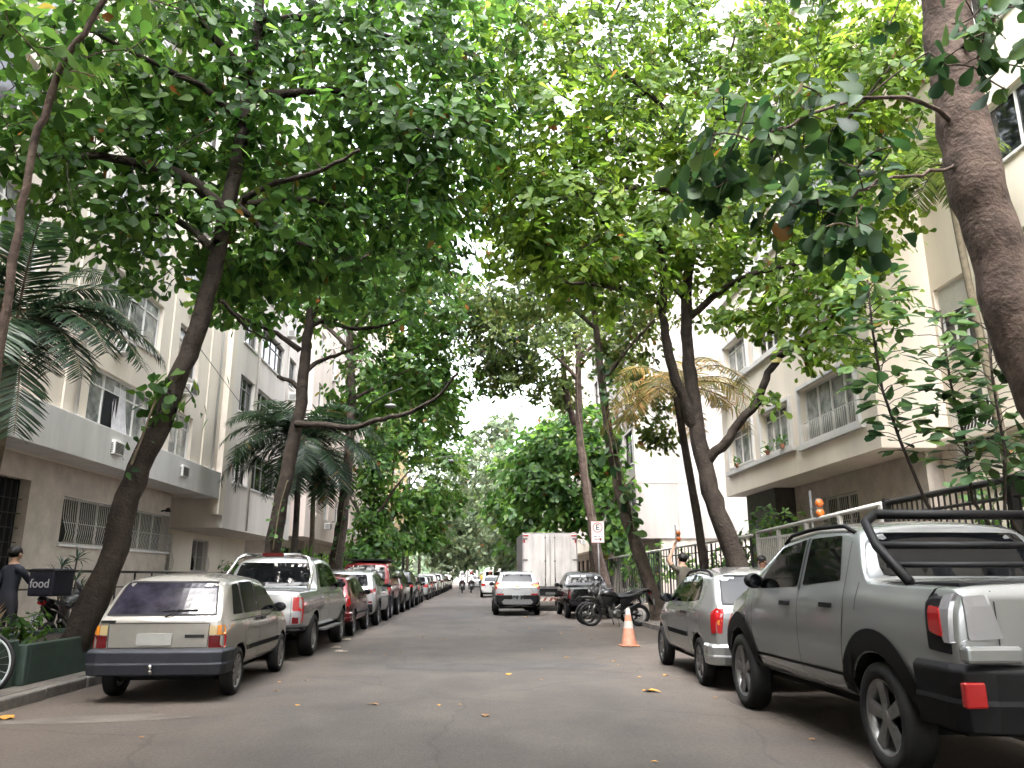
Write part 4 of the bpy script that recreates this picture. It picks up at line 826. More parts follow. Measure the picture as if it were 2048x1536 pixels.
        for i in range(len(poly)):
            a, b_ = Vector((*poly[i], 0)), Vector((*poly[(i+1) % len(poly)], 0)); e = b_-a
            if e.length < 1e-5: continue
            nn = Vector((e.y, -e.x, 0))
            if nn.dot(Vector((cx, cz, 0))-a) > 0: nn = -nn
            bmesh.ops.bisect_plane(bm, geom=bm.verts[:]+bm.edges[:]+bm.faces[:], plane_co=a, plane_no=nn, clear_outer=True, dist=1e-5)
        dead = []; d = None
        for v in bm.verts:
            h, d, nrm = s.cast(v.co.x, v.co.y, view)
            if h is None: dead.append(v)
            else: v.co = h-d*off
        if dead: bmesh.ops.delete(bm, geom=dead, context='VERTS')
        if not bm.faces: bm.free(); return None
        if skirt:
            be = [e for e in bm.edges if e.is_boundary]; ex = bmesh.ops.extrude_edge_only(bm, edges=be)
            for v in [q for q in ex['geom'] if isinstance(q, bmesh.types.BMVert)]: v.co += d*(off+skirt)
        bmesh.ops.recalc_face_normals(bm, faces=bm.faces)
        me = bpy.data.meshes.new(name); bm.to_mesh(me); bm.free(); me.materials.append(m)
        for p in me.polygons: p.use_smooth = False
        return link_mesh(name, me, parent)
    def strip(s, mb, pts, wd, view, off=.003):
        pts = [Vector(p) for p in pts]; P = []
        for a, b_ in zip(pts, pts[1:]):
            k = max(1, int((b_-a).length/.06)); P += [a.lerp(b_, i/k) for i in range(k)]
        P.append(pts[-1]); row = []
        for i, p in enumerate(P):
            t = (P[min(i+1, len(P)-1)]-P[max(0, i-1)]).normalized(); n = Vector((-t.y, t.x))*wd/2
            q = []
            for c in (p+n, p-n):
                h, d, _ = s.cast(c.x, c.y, view); q.append(h-d*off if h else None)
            row.append(q)
        for a, b_ in zip(row, row[1:]):
            if None in a or None in b_: continue
            if (a[0]-b_[0]).length > .35: continue
            mb.quad(a[0], a[1], b_[1], b_[0])
    def flare(s, mb, wy, r0, r1, a0=-10, a1=190, view='left', off=.012):
        K = 28; rows = []
        for i in range(K+1):
            a = R(a0+(a1-a0)*i/K); q = []
            for r_ in (r0, (r0+r1)/2, r1):
                h, d, _ = s.cast(wy+math.cos(a)*r_, s.rw+math.sin(a)*r_, view)
                q.append(h-d*off if h and abs(h.x) > s.sp['W']*.42 else None)
            rows.append(q)
        for a, b_ in zip(rows, rows[1:]):
            for k in (0, 1):
                if None in (a[k], a[k+1], b_[k], b_[k+1]): continue
                mb.quad(a[k], a[k+1], b_[k+1], b_[k])
def wheel(parent, x, y, r, side, wd=.19, spokes=7, rimr=.66, style='alloy', rim_m=None):
    h = MB(); h.lathe([(.001, -.02), (r*.42, -.02), (r*.42, .02), (.001, .02)], (x-side*.12, y, r), 'x', 20); wo = h.build('wheel', C_UNDER, parent)
    t = MB(); w2 = wd/2; xo = x-side*w2
    t.lathe([(r*rimr, -w2*.8), (r*rimr+.01, -w2*.96), (r*.86, -w2), (r*.97, -w2*.82), (r, -w2*.5), (r, w2*.5), (r*.97, w2*.82), (r*.86, w2), (r*rimr+.01, w2*.96), (r*rimr, w2*.8)], (xo, y, r), 'x', 36); t.build('tyre', C_RUB, wo)
    b = MB(); q = side*w2; R0 = r*rimr
    b.lathe([(R0, q*.86), (R0*.93, q*.8), (R0*.88, q*.3), (R0*.86, -q*.5)], (xo, y, r), 'x', 32)
    b.lathe([(.001, q*.72), (R0*.16, q*.74), (R0*.22, q*.6), (R0*.22, q*.2)], (xo, y, r), 'x', 16)
    for k in range(spokes):
        a = 2*math.pi*k/spokes+.2; c, s_ = math.cos(a), math.sin(a); wdt = R0*(.11 if spokes > 6 else .15)
        vs = []
        for (rr, ww, hh) in ((R0*.16, wdt*.9, q*.68), (R0*.92, wdt*1.3, q*.78)):
            for (sw, hx) in ((-1, hh), (1, hh), (1, hh-q*.25), (-1, hh-q*.25)):
                vs.append((xo+hx, y+c*rr-s_*ww*sw, r+s_*rr+c*ww*sw))
        b.add(vs, [(0, 1, 5, 4), (1, 2, 6, 5), (2, 3, 7, 6), (3, 0, 4, 7), (4, 5, 6, 7)])
    b.build('rim', rim_m or C_ALLOY, wo)
    return wo
def mirror_(parent, x, y, z, side, m):
    b = MB(); b.ball((x+side*.10, y, z), .085, sc=(1.15, .6, .8)); b.tube([(x-side*.03, y+.03, z-.05), (x+side*.05, y+.01, z-.03)], .02, 6); o = b.build('wing_mirror', m, parent)
    g = MB(); g.lathe([(.001, -.055), (.06, -.052)], (x+side*.10, y, z), 'y', 14); g.build('mirror_glass', C_GLASS, o)
def car(name, sp, loc, rz, label, cat='car', group=None, pm=None):
    """loc = middle of the rear bumper line on the ground; car points along +Y"""
    B = sp.get('_body') or Body(sp); sp['_body'] = B; W, L, H = sp['W'], sp['L'], sp['H']
    root = empty(name, loc, rz); tag(root, label, cat, group); pm = pm or sp['paint']
    me = B.me.copy(); me.materials[0] = pm; link_mesh('body', me, root); gm = sp.get('glass', C_GLASS)
    for view in ('left', 'right'):
        for poly in sp['side_windows']:
            B.patch('side_window', poly, view, gm, root, .004, .035, .1, 0)
        fl = MB()
        for l_ in sp.get('seams', []): B.strip(fl, l_, .009, view, .002)
        if fl.f: fl.build('door_seam', C_SEAM, root)
        if sp.get('frames'):
            fm = MB()
            for l_ in sp['frames']: B.strip(fm, l_, .025, view, .006)
            fm.build('window_trim', C_PLAS, root)
        if sp.get('moulding'):
            q = sp['moulding']; B.patch('side_moulding', [(q[0], q[2]), (q[1], q[2]), (q[1], q[3]), (q[0], q[3])], view, sp.get('mould_m', C_PLAS), root, .014, .01, .2)
        if sp.get('cladding'):
            for wy in sp['wy']:
                cl = MB(); B.flare(cl, wy, B.rw+sp.get('gap', .045)+.006, B.rw+sp['cladding'], view=view); cl.build('wheel_arch_trim', C_PLAS, root)
            a, b_ = sp['wy']; g_ = B.rw+sp['cladding']
            B.patch('sill_trim', [(a+g_*.93, sp['zb']+.03), (b_-g_*.93, sp['zb']+.03), (b_-g_*.93, sp['zb']+sp.get('sillh', .14)), (a+g_*.93, sp['zb']+sp.get('sillh', .14))], view, C_PLAS, root, .012, .01, .2)
        for (hy, hz) in sp.get('handles', []): B.patch('door_handle', [(hy, hz), (hy+.17, hz), (hy+.17, hz+.035), (hy, hz+.035)], view, sp.get('handle_m', C_PLAS), root, .03, .012, .1)
    B.patch('rear_window', sp['rear_glass'], 'rear', gm, root, .004, .06, .08, 0)
    if sp.get('rear_glass_trim'): 
        tr = MB(); pg = sp['rear_glass']; B.strip(tr, list(pg)+[pg[0]], .02, 'rear', .008); tr.build('window_seal', C_PLAS, root)
    B.patch('windshield', sp['front_glass'], 'front', gm, root, .004, .06, .1, 0)
    for (nm, poly, m, mir) in sp.get('rear', []):
        B.patch(nm, poly, 'rear', m, root, .014 if 'light' in nm or 'lens' in nm else .02, .015 if 'light' in nm else .02, .06)
        if mir: B.patch(nm, [(-x, z) for x, z in poly], 'rear', m, root, .014 if 'light' in nm or 'lens' in nm else .02, .015 if 'light' in nm else .02, .06)
    for (nm, poly, m) in sp.get('wrap', []):
        for v in ('left', 'right'): B.patch(nm, poly, v, m, root, .014, .015, .08)
    sm = MB()
    for l_ in sp.get('rear_seams', []): B.strip(sm, l_, .009, 'rear', .003)
    if sm.f: sm.build('tailgate_seam', C_SEAM, root)
    for sx in (-1, 1):
        B.patch('headlight', [(sx*(W*.30), .62), (sx*(W*.455), .64), (sx*(W*.455), .78), (sx*(W*.30), .74)], 'front', C_CLEAR, root, .012, .02, .08)
    B.patch('front_bumper', [(-W*.47, sp['zb']+.07), (W*.47, sp['zb']+.07), (W*.47, .52), (-W*.47, .52)], 'front', sp.get('bump_m', pm), root, .03, .03, .1)
    for wy in sp['wy']:
        for sx in (-1, 1): wheel(root, sx*(W/2-.015), wy, sp['r'], sx, sp.get('tw', .19), sp.get('spokes', 7), sp.get('rimr', .66), rim_m=sp.get('rim_m'))
    my, mz = sp['mirror']; hm = B.cast(my, mz, 'right')[0]; mx = hm.x if hm else W/2*.9
    for sx in (-1, 1): mirror_(root, sx*mx, my, mz, sx, sp.get('mirror_m', C_PLAS))
    if sp.get('rails'):
        y0, y1 = sp['rails']
        for sx in (-1, 1):
            pts = []
            for i in range(9):
                y = y0+(y1-y0)*i/8; xx = sx*W/2*sp.get('railx', .68); h = B.cast(xx, y, 'top')[0]; pts.append((xx, y, h.z+(.045 if 0 < i < 8 else .0)))
            b = MB(); b.tube(pts, .016, 6); b.build('roof_rail', sp.get('rail_m', C_PLAS), root)
    b = MB(); b.tube([(W*.28, .0+sp.get('exh', .12), sp['zb']+.0), (W*.28, .5, sp['zb']-.02)], .028, 8); b.build('exhaust_pipe', C_UNDER, root)
    if sp.get('axle', True):
        b = MB(); b.box((-W*.4, W*.4), (sp['wy'][0]-.06, sp['wy'][0]+.06), (sp['r']-.1, sp['r']-.02)); b.box((-W*.36, W*.36), (.35, L-.4), (sp['zb']-.04, sp['zb']+.05)); b.build('chassis', C_UNDER, root)
    return root
def rect(x0, x1, z0, z1): return [(x0, z0), (x1, z0), (x1, z1), (x0, z1)]
# ---------------------------------------------------------------- 1. old boxy hatchback
UNO = dict(L=3.69, W=1.55, H=1.44, zb=.27, r=.28, wy=(.66, 3.02), paint=P_BEIGE, tumble=.16,
    top=[(0, .88), (.03, .93), (.36, 1.385), (1.2, 1.43), (2.05, 1.385), (2.75, .96), (3.5, .80), (3.69, .62)],
    belt=[(0, .86), (.5, .90), (2.6, .90), (3.2, .84), (3.69, .60)], plan=[(0, .93), (.12, .97), (.8, 1), (2.6, 1), (3.3, .97), (3.69, .86)],
    side_windows=[[(.42, .95), (.80, .95), (.80, 1.32), (.56, 1.30)], [(.86, .95), (1.50, .95), (1.50, 1.34), (.86, 1.33)], [(1.56, .95), (2.50, .95), (2.08, 1.31), (1.56, 1.345)]],
    rear_glass=[(-.62, .965), (.62, .965), (.53, 1.335), (-.53, 1.335)], rear_glass_trim=True, front_glass=[(-.62, 1.0), (.62, 1.0), (.52, 1.34), (-.52, 1.34)], glass=C_GLASSP,
    seams=[[(.83, 1.34), (.83, .62), (.95, .5), (1.0, .32)], [(1.53, 1.35), (1.53, .32)], [(2.56, .95), (2.62, .32)], [(.3, .885), (2.9, .885)]],
    handles=[(1.33, .84), (1.62, .84)], moulding=(.98, 2.68, .50, .56), rear=[
        ('tailgate_panel_light', rect(-.70, -.60, .60, .745), C_RED, False), ('tailgate_panel_light', rect(.60, .70, .60, .745), C_RED, False),
        ('indicator_light', rect(-.70, -.655, .752, .85), C_AMB, True), ('reversing_light', rect(-.648, -.60, .752, .85), C_CLEAR, True)],
    wrap=[('tail_light_side', rect(.01, .07, .60, .745), C_RED), ('indicator_side', rect(.01, .07, .752, .85), C_AMB)],
    rear_seams=[[(-.56, .60), (-.57, .87), (.57, .87), (.56, .60), (-.56, .60)], [(-.74, .585), (.74, .585)]], mirror=(2.4, .97), bump_m=C_GPLAS, spokes=9, rimr=.7, tw=.165)
# tail lamps sit outboard of the tailgate
UNO['rear'] = [('tail_light', rect(.575, .745, .60, .735), C_DRED, True), ('indicator_light', rect(.665, .745, .742, .85), C_AMB, True), ('reversing_light', rect(.575, .66, .742, .85), mat('cream_lens', (.55, .42, .22), .2, coat=1), True),
    ('number_plate', rect(-.24, .16, .63, .76), mat('faded_plate', (.42, .42, .40), .6, var=.15, scale=8), False)]
def bumper(root, W, z0, z1, y0, wrap, m, name='rear_bumper', depth=.12, round_=.05, bow=.05):
    """solid moulded bumper wrapping round the rear corners"""
    hw = W/2+.015; prof = []
    n = 10; out = []
    for i in range(n+1):
        f = i/n; out.append((-hw+2*hw*f, y0-bow*math.sin(math.pi*f)))
    path = [(-hw, wrap)]+[(-hw, y0+.14), (-hw+.03, y0+.04)]+out[1:-1]+[(hw-.03, y0+.04), (hw, y0+.14), (hw, wrap)]
    b = MB(); rows = []
    for (x, y) in path:
        cx = x*(1-.06); ins = Vector((-x/hw*.10 if abs(x) > hw*.9 else 0, .12 if y < wrap-.1 else 0, 0))
        P0 = Vector((x, y, 0)); rows.append([P0+ins+Z3*z0, P0+ins*.15+Z3*(z0+.02), P0+Z3*(z0+(z1-z0)*.45), P0+ins*.06+Z3*(z0+(z1-z0)*.52), P0+Z3*(z1-.03), P0+ins*.3+Z3*z1, P0+ins+Z3*z1])
    k = len(rows[0]); vs = [p for r_ in rows for p in r_]
    fs = [(i*k+j, (i+1)*k+j, (i+1)*k+(j+1) % k, i*k+(j+1) % k) for i in range(len(rows)-1) for j in range(k)]
    fs += [tuple(range(k)), tuple((len(rows)-1)*k+j for j in range(k-1, -1, -1))]
    b.add(vs, fs, 0, False); o = b.build(name, m, root); bevel(o, .012); return o
def wiper(root, p, q, m=None):
    b = MB(); b.tube([p, Vector(p).lerp(Vector(q), .5)+Vector((0, -.03, 0)), q], .008, 5); b.tube([Vector(q)-Vector((.2, 0, .02)), Vector(q)+Vector((.2, 0, .0))], .009, 5); return b.build('rear_wiper', C_PLAS, root)
u = car('parked_car', UNO, (-3.68, 9.62, 0), R(1.0), 'old boxy beige silver hatchback with purplish rear glass, nearest car on the left'); uno = u
bumper(u, 1.55, .29, .59, -.10, .34, C_GPLAS, bow=.03)
wiper(u, (.05, .02, .94), (.2, .07, 1.02))
b = MB(); b.tube([(0, .1, .33), (0, -.12, .34), (0, -.16, .37)], .02, 8); b.ball((0, -.16, .41), .027); b.box((-.07, .09), (-.06, -.05), (.31, .35)); b.build('tow_hitch', C_CHROME, u)
b = MB(); b.box((.30, .52), (-.005, .006), (.71, .745)); b.build('model_badge', C_SEAM, u); b = MB(); b.box((-.66, -.50), (-.002, .012), (.878, .905)); b.build('model_badge', C_SEAM, u)
# ---------------------------------------------------------------- 2. silver double cab pickup
S10 = dict(L=5.25, W=1.88, H=1.80, zb=.42, r=.37, wy=(1.18, 4.22), paint=P_SILVER, tumble=.2, gap=.06,
    top=[(0, 1.10), (.06, 1.16), (1.40, 1.17), (1.50, 1.20), (1.78, 1.73), (2.6, 1.79), (3.4, 1.74), (4.15, 1.18), (5.0, 1.04), (5.25, .8)],
    belt=[(0, 1.06), (1.4, 1.10), (2, 1.12), (4.0, 1.10), (5.25, .78)], plan=[(0, .97), (.1, .98), (2, 1), (4.4, 1), (5, .93), (5.25, .8)], bed=(.10, 1.40, .62),
    side_windows=[[(1.78, 1.2), (2.42, 1.2), (2.42, 1.66), (1.98, 1.64)], [(2.5, 1.2), (3.72, 1.19), (3.3, 1.6), (2.5, 1.67)]],
    rear_glass=[(-.74, 1.22), (.74, 1.22), (.66, 1.66), (-.66, 1.66)], front_glass=[(-.74, 1.24), (.74, 1.24), (.64, 1.68), (-.64, 1.68)],
    seams=[[(1.66, 1.2), (1.62, .5)], [(2.46, 1.68), (2.46, .48)], [(3.75, 1.18), (3.72, .48)]], handles=[(1.72, 1.0), (2.6, 1.0)], handle_m=P_SILVER,
    rear=[('tail_light', rect(.76, .915, .62, .72), C_DRED, True), ('reversing_light', rect(.76, .915, .73, .82), C_CLEAR, True), ('tail_light', rect(.76, .915, .83, 1.06), C_RED, True), ('number_plate', rect(-.2, .2, .5, .62), C_PLATE, False)],
    wrap=[('tail_light_side', rect(.01, .13, .64, 1.05), C_RED)], rear_seams=[[(-.73, .62), (-.73, 1.12)], [(.73, .62), (.73, 1.12)]], mirror=(3.62, 1.24), mirror_m=C_PLAS, tw=.25, spokes=6, rimr=.64)
u = car('parked_pickup', S10, (-3.90, 13.95, 0), 0, 'silver double cab pickup with a chrome roll bar, second vehicle on the left', 'pickup truck')
bumper(u, 1.86, .46, .60, -.08, .3, C_PLAS, bow=.04)
b = MB()
for sx in (-1, 1): b.tube([(sx*.80, 1.0, 1.17), (sx*.78, 1.32, 1.45), (sx*.66, 1.5, 1.74), (sx*.5, 1.52, 1.80)], .035, 8)
b.tube([(-.5, 1.52, 1.80), (.5, 1.52, 1.80)], .035, 8); b.build('roll_bar', C_CHROME, u)
b = MB(); b.box((-.2, .2), (1.46, 1.475), (1.775, 1.835)); b.build('brake_light', C_DRED, u)
b = MB(); b.box((-.8, .8), (.1, 1.38), (1.115, 1.155)); b.build('tonneau_cover', C_PLAS, u)
for sx in (-1, 1): b = MB(); b.box((sx*.93-.07, sx*.93+.07), (1.8, 3.6), (.40, .45)); bevel(b.build('side_step', C_ALLOY, u), .01)
# ---------------------------------------------------------------- 3. red hatchback
HATCH = dict(L=3.85, W=1.64, H=1.46, zb=.27, r=.30, wy=(.72, 3.1), paint=P_RED, tumble=.2,
    top=[(0, .92), (.05, .98), (.42, 1.40), (1.3, 1.45), (2.1, 1.39), (2.85, .99), (3.6, .82), (3.85, .6)],
    belt=[(0, .90), (.5, .95), (2.6, .93), (3.3, .86), (3.85, .58)], plan=[(0, .9), (.12, .96), (.8, 1), (2.7, 1), (3.4, .95), (3.85, .8)],
    side_windows=[[(.50, 1.0), (.84, .99), (.84, 1.33), (.62, 1.3)], [(.89, .99), (1.52, .98), (1.52, 1.36), (.89, 1.34)], [(1.58, .98), (2.55, .98), (2.12, 1.31), (1.58, 1.365)]],
    rear_glass=[(-.62, 1.0), (.62, 1.0), (.53, 1.345), (-.53, 1.345)], front_glass=[(-.62, 1.03), (.62, 1.03), (.53, 1.35), (-.53, 1.35)],
    seams=[[(.86, 1.35), (.86, .64), (1.02, .4)], [(1.55, 1.38), (1.55, .32)], [(2.6, .97), (2.64, .32)]], handles=[(1.36, .86), (1.68, .86)], moulding=(1.05, 2.7, .5, .55),
    rear=[('tail_light', [(.56, .72), (.76, .70), (.76, .98), (.62, .98)], C_RED, True), ('number_plate', rect(-.2, .2, .62, .74), C_PLATE, False)], wrap=[('tail_light_side', rect(.03, .16, .74, .96), C_RED)],
    rear_seams=[[(-.56, .60), (-.56, .9)], [(.56, .60), (.56, .9)], [(-.7, .58), (.7, .58)]], mirror=(2.44, 1.0), mirror_m=C_PLAS)
u = car('parked_car', HATCH, (-3.80, 19.35, 0), 0, 'red hatchback with dark wing mirrors just ahead of the silver pickup'); bumper(u, 1.64, .34, .58, -.06, .32, P_RED)
# ---------------------------------------------------------------- 4. crossover with wrap-round lamps
CROSS = dict(L=4.27, W=1.79, H=1.60, zb=.30, r=.335, wy=(.84, 3.42), paint=P_SILVW, tumble=.22,
    top=[(0, .98), (.04, 1.08), (.44, 1.52), (1.3, 1.595), (2.3, 1.54), (3.15, 1.10), (4.0, .98), (4.27, .72)],
    belt=[(0, 1.0), (.5, 1.08), (2.8, 1.02), (3.4, .99), (4.27, .70)], plan=[(0, .88), (.14, .95), (.9, 1), (3.0, 1), (3.9, .93), (4.27, .78)],
    side_windows=[[(.62, 1.17), (.98, 1.13), (.98, 1.46), (.74, 1.40)], [(1.04, 1.12), (1.78, 1.10), (1.78, 1.49), (1.04, 1.47)], [(1.84, 1.10), (2.86, 1.09), (2.36, 1.44), (1.84, 1.49)]],
    rear_glass=[(-.62, 1.13), (.62, 1.13), (.53, 1.46), (-.53, 1.46)], front_glass=[(-.66, 1.14), (.66, 1.14), (.56, 1.5), (-.56, 1.5)],
    seams=[[(1.0, 1.47), (1.0, .9), (1.2, .6), (1.24, .4)], [(1.81, 1.5), (1.81, .38)], [(2.9, 1.08), (2.94, .38)]], handles=[(1.6, .98), (2.0, .97)], cladding=.11,
    rear=[('tail_light', [(.46, .98), (.74, .93), (.80, 1.06), (.60, 1.10)], C_RED, True), ('reflector_light', rect(.55, .76, .66, .71), C_DRED, True), ('lower_bumper', rect(-.78, .78, .40, .63), C_PLAS, False), ('number_plate', rect(-.2, .2, .68, .82), C_PLATE, False)],
    wrap=[('tail_light_side', [(.02, .94), (.24, 1.02), (.24, 1.08), (.03, 1.05)], C_RED)],
    rear_seams=[[(-.60, .66), (-.52, .9), (-.62, 1.1)], [(.60, .66), (.52, .9), (.62, 1.1)]], mirror=(2.72, 1.12), mirror_m=C_PLAS, tw=.21, spokes=5, rails=(.8, 2.3))
u = car('parked_car', CROSS, (-3.78, 23.35, 0), 0, 'pale silver crossover with red wraparound lamps, behind the tall red one plastered in stickers')
# ---------------------------------------------------------------- 5. tall red off-roader with stickers
TALL = dict(L=4.1, W=1.78, H=1.92, zb=.55, r=.42, wy=(.80, 3.25), paint=P_REDB, tumble=.13, gap=.07,
    top=[(0, 1.12), (.03, 1.25), (.20, 1.84), (1.5, 1.91), (2.4, 1.86), (2.95, 1.32), (3.9, 1.18), (4.1, .95)],
    belt=[(0, 1.15), (.5, 1.26), (2.9, 1.24), (4.1, .92)], plan=[(0, .95), (.1, .98), (.9, 1), (3.2, 1), (3.9, .96), (4.1, .85)],
    side_windows=[[(.35, 1.32), (1.2, 1.32), (1.2, 1.76), (.42, 1.74)], [(1.28, 1.32), (2.7, 1.32), (2.35, 1.74), (1.28, 1.77)]],
    rear_glass=[(-.68, 1.24), (.68, 1.24), (.62, 1.78), (-.62, 1.78)], front_glass=[(-.7, 1.36), (.7, 1.36), (.62, 1.8), (-.62, 1.8)],
    seams=[[(1.24, 1.78), (1.24, .62)], [(2.75, 1.3), (2.75, .62)]], handles=[(1.4, 1.1)], rear=[('tail_light', rect(.72, .86, .92, 1.14), C_RED, True), ('number_plate', rect(-.2, .2, .74, .86), C_PLATE, False)],
    wrap=[('tail_light_side', rect(.01, .12, .94, 1.12), C_RED)], mirror=(2.62, 1.38), tw=.28, spokes=6)
u = car('parked_offroader', TALL, (-3.82, 27.5, 0), 0, 'tall red off-road car, its rear window and pillar covered in white stickers', 'off-road car'); tall = u
bumper(u, 1.78, .6, .8, -.10, .3, C_PLAS); B5 = TALL['_body']; rr = random.Random(4)
M_STK = mat('white_sticker', (.7, .7, .7), .5, var=.3, scale=20)
for (x, z, w_, h) in [(-.55, 1.62, .12, .1), (-.36, 1.66, .16, .07), (-.12, 1.70, .14, .05), (.1, 1.62, .18, .11), (.38, 1.63, .16, .13), (.5, 1.44, .13, .16), (-.58, 1.45, .1, .12), (-.4, 1.5, .12, .07), (.2, 1.42, .16, .09), (-.1, 1.5, .2, .06), (.34, 1.32, .1, .07), (-.3, 1.34, .14, .05)]:
    B5.patch('sticker', rect(x-w_/2, x+w_/2, z-h/2, z+h/2), 'rear', M_STK, u, .008, .01, .1, 0)
for (y, z, h) in [(.22, 1.62, .1), (.24, 1.42, .12), (.2, 1.25, .08), (.28, 1.78, .05)]: B5.patch('sticker', rect(y-.05, y+.05, z-h/2, z+h/2), 'right', M_STK, u, .008, .02, .1, 0)
b = MB(); b.box((-.72, .72), (.28, 2.3), (1.925, 1.955)); 
for i in range(5): b.box((-.74, .74), (.4+i*.4, .45+i*.4), (1.96, 1.985))
bevel(b.build('roof_rack', C_PLAS, u), .01)
# ---------------------------------------------------------------- 6-16. the rest of the left row
SEDAN = dict(L=4.35, W=1.72, H=1.46, zb=.28, r=.31, wy=(.98, 3.5), paint=P_SILVER, tumble=.2,
    top=[(0, .92), (.04, 1.0), (.62, 1.05), (1.35, 1.40), (1.9, 1.455), (2.6, 1.39), (3.35, 1.0), (4.1, .84), (4.35, .62)],
    belt=[(0, .88), (.6, .95), (2.8, .93), (3.6, .88), (4.35, .6)], plan=[(0, .88), (.14, .95), (.9, 1), (3.1, 1), (3.95, .94), (4.35, .78)],
    side_windows=[[(1.12, 1.05), (1.82, 1.0), (1.82, 1.37), (1.42, 1.34)], [(1.88, 1.0), (3.0, .98), (2.6, 1.31), (1.88, 1.37)]],
    rear_glass=[(-.6, 1.08), (.6, 1.08), (.52, 1.36), (-.52, 1.36)], front_glass=[(-.64, 1.03), (.64, 1.03), (.54, 1.35), (-.54, 1.35)],
    seams=[[(1.3, .95), (1.28, .4)], [(1.85, 1.38), (1.85, .34)], [(3.05, .97), (3.1, .34)]], handles=[(1.66, .9), (2.0, .89)],
    rear=[('tail_light', [(.5, .78), (.76, .76), (.76, .95), (.52, .93)], C_RED, True), ('number_plate', rect(-.2, .2, .72, .84), C_PLATE, False)], wrap=[('tail_light_side', rect(.02, .2, .78, .93), C_RED)],
    rear_seams=[[(-.5, .6), (-.5, .95)], [(.5, .6), (.5, .95)]], mirror=(2.86, 1.02))
SUV = dict(CROSS); SUV.pop('_body', None); SUV.update(H=1.68, top=[(0, 1.02), (.04, 1.12), (.34, 1.60), (1.3, 1.675), (2.4, 1.62), (3.15, 1.16), (4.0, 1.02), (4.27, .75)], paint=P_DARK,
    rear_glass=[(-.64, 1.16), (.64, 1.16), (.55, 1.54), (-.55, 1.54)], rear=[('tail_light', rect(.6, .78, .9, 1.12), C_RED, True), ('number_plate', rect(-.2, .2, .7, .82), C_PLATE, False)], wrap=[('tail_light_side', rect(.02, .16, .92, 1.1), C_RED)])
def row(spec, y, pm, label, x=-3.8, nm='parked_car', cat='car', rz=0, g='cars parked in the left hand row'):
    return car(nm, spec, (x, y, 0), rz, label, cat, g, pm)
row(SUV, 32.0, P_BROWN, 'dark brown sport utility right in front of the sticker covered red one')
row(SUV, 37.0, P_DARK, 'charcoal sport utility between the dark brown one and the maroon car')
row(HATCH, 42.0, P_MAROON, 'maroon hatchback just short of the silver grey sedan')
row(SEDAN, 48.8, P_SILVER, 'silver grey sedan parked with a gap behind the maroon hatchback')
row(HATCH, 54.2, P_BROWN, 'brownish hatchback tucked in front of the silver grey sedan')
row(CROSS, 59, P_WHITE, 'first white car of the left row, a crossover')
row(SEDAN, 64.2, P_WHITE, 'white sedan beyond the white crossover in the left row')
row(SUV, 69.5, P_WHITE, 'white sport utility, the last pale one before the dark cars')
row(SUV, 74.8, P_BLACK, 'black sport utility beyond the white vehicles in the left row')
row(SEDAN, 80, P_DARK, 'dark sedan near the far end of the left row')
row(HATCH, 85.2, P_RED, 'dark red hatchback at the far end of the left row')
row(SUV, 90, P_SILVER, 'last silver car of the left row, beside the motorcyclists')
# ---------------------------------------------------------------- moving silver crossover in the lane
TRK = dict(CROSS); TRK.pop('_body', None); TRK.update(W=1.78, H=1.61, paint=P_SILVW, gap=.05, zb=.31, tumble=.24,
    rear_glass=[(-.60, 1.20), (.60, 1.20), (.52, 1.48), (-.52, 1.48)],
    rear=[('tail_light', [(.46, 1.10), (.74, 1.03), (.80, 1.10), (.72, 1.20), (.5, 1.15)], C_REDLIT, True), ('indicator_light', [(.60, 1.055), (.76, 1.04), (.78, 1.09), (.62, 1.10)], C_AMBLIT, True),
        ('lower_bumper', rect(-.82, .82, .34, .73), C_PLAS, False), ('reflector_light', rect(.50, .76, .735, .79), C_RED, True),
        ('number_plate', rect(-.2, .22, .58, .76), C_PLATE, False)],
    rear_seams=[[(-.62, .8), (-.5, .95), (-.62, 1.18)], [(.62, .8), (.5, .95), (.62, 1.18)], [(-.42, 1.0), (0, .94), (.42, 1.0)]], rails=(.6, 2.3), rail_m=C_CHROME)
u = car('moving_car', TRK, (1.47, 29.6, 0), 0, 'silver crossover driving ahead in the lane with its lamps glowing', 'car')
b = MB(); 
vs = [(-.56, -.05, .50), (-.50, -.05, .42), (.50, -.05, .42), (.56, -.05, .50), (.48, -.05, .58), (-.48, -.05, .58)]
vs2 = [(x, y+.06, z) for x, y, z in vs]; b.add(vs+vs2, [(0, 1, 2, 3, 4, 5)]+[(i, (i+1) % 6, (i+1) % 6+6, i+6) for i in range(6)]); bevel(b.build('skid_plate', C_ALLOY, u), .01)
b = MB(); b.box((-.08, .08), (.0, .03), (.965+.06, .995+.06)); b.box((-.03, .03), (-.002, .028), (.95+.06, 1.01+.06)); b.build('badge', mat('gold_badge', (.6, .42, .12), .3, metal=.8), u)
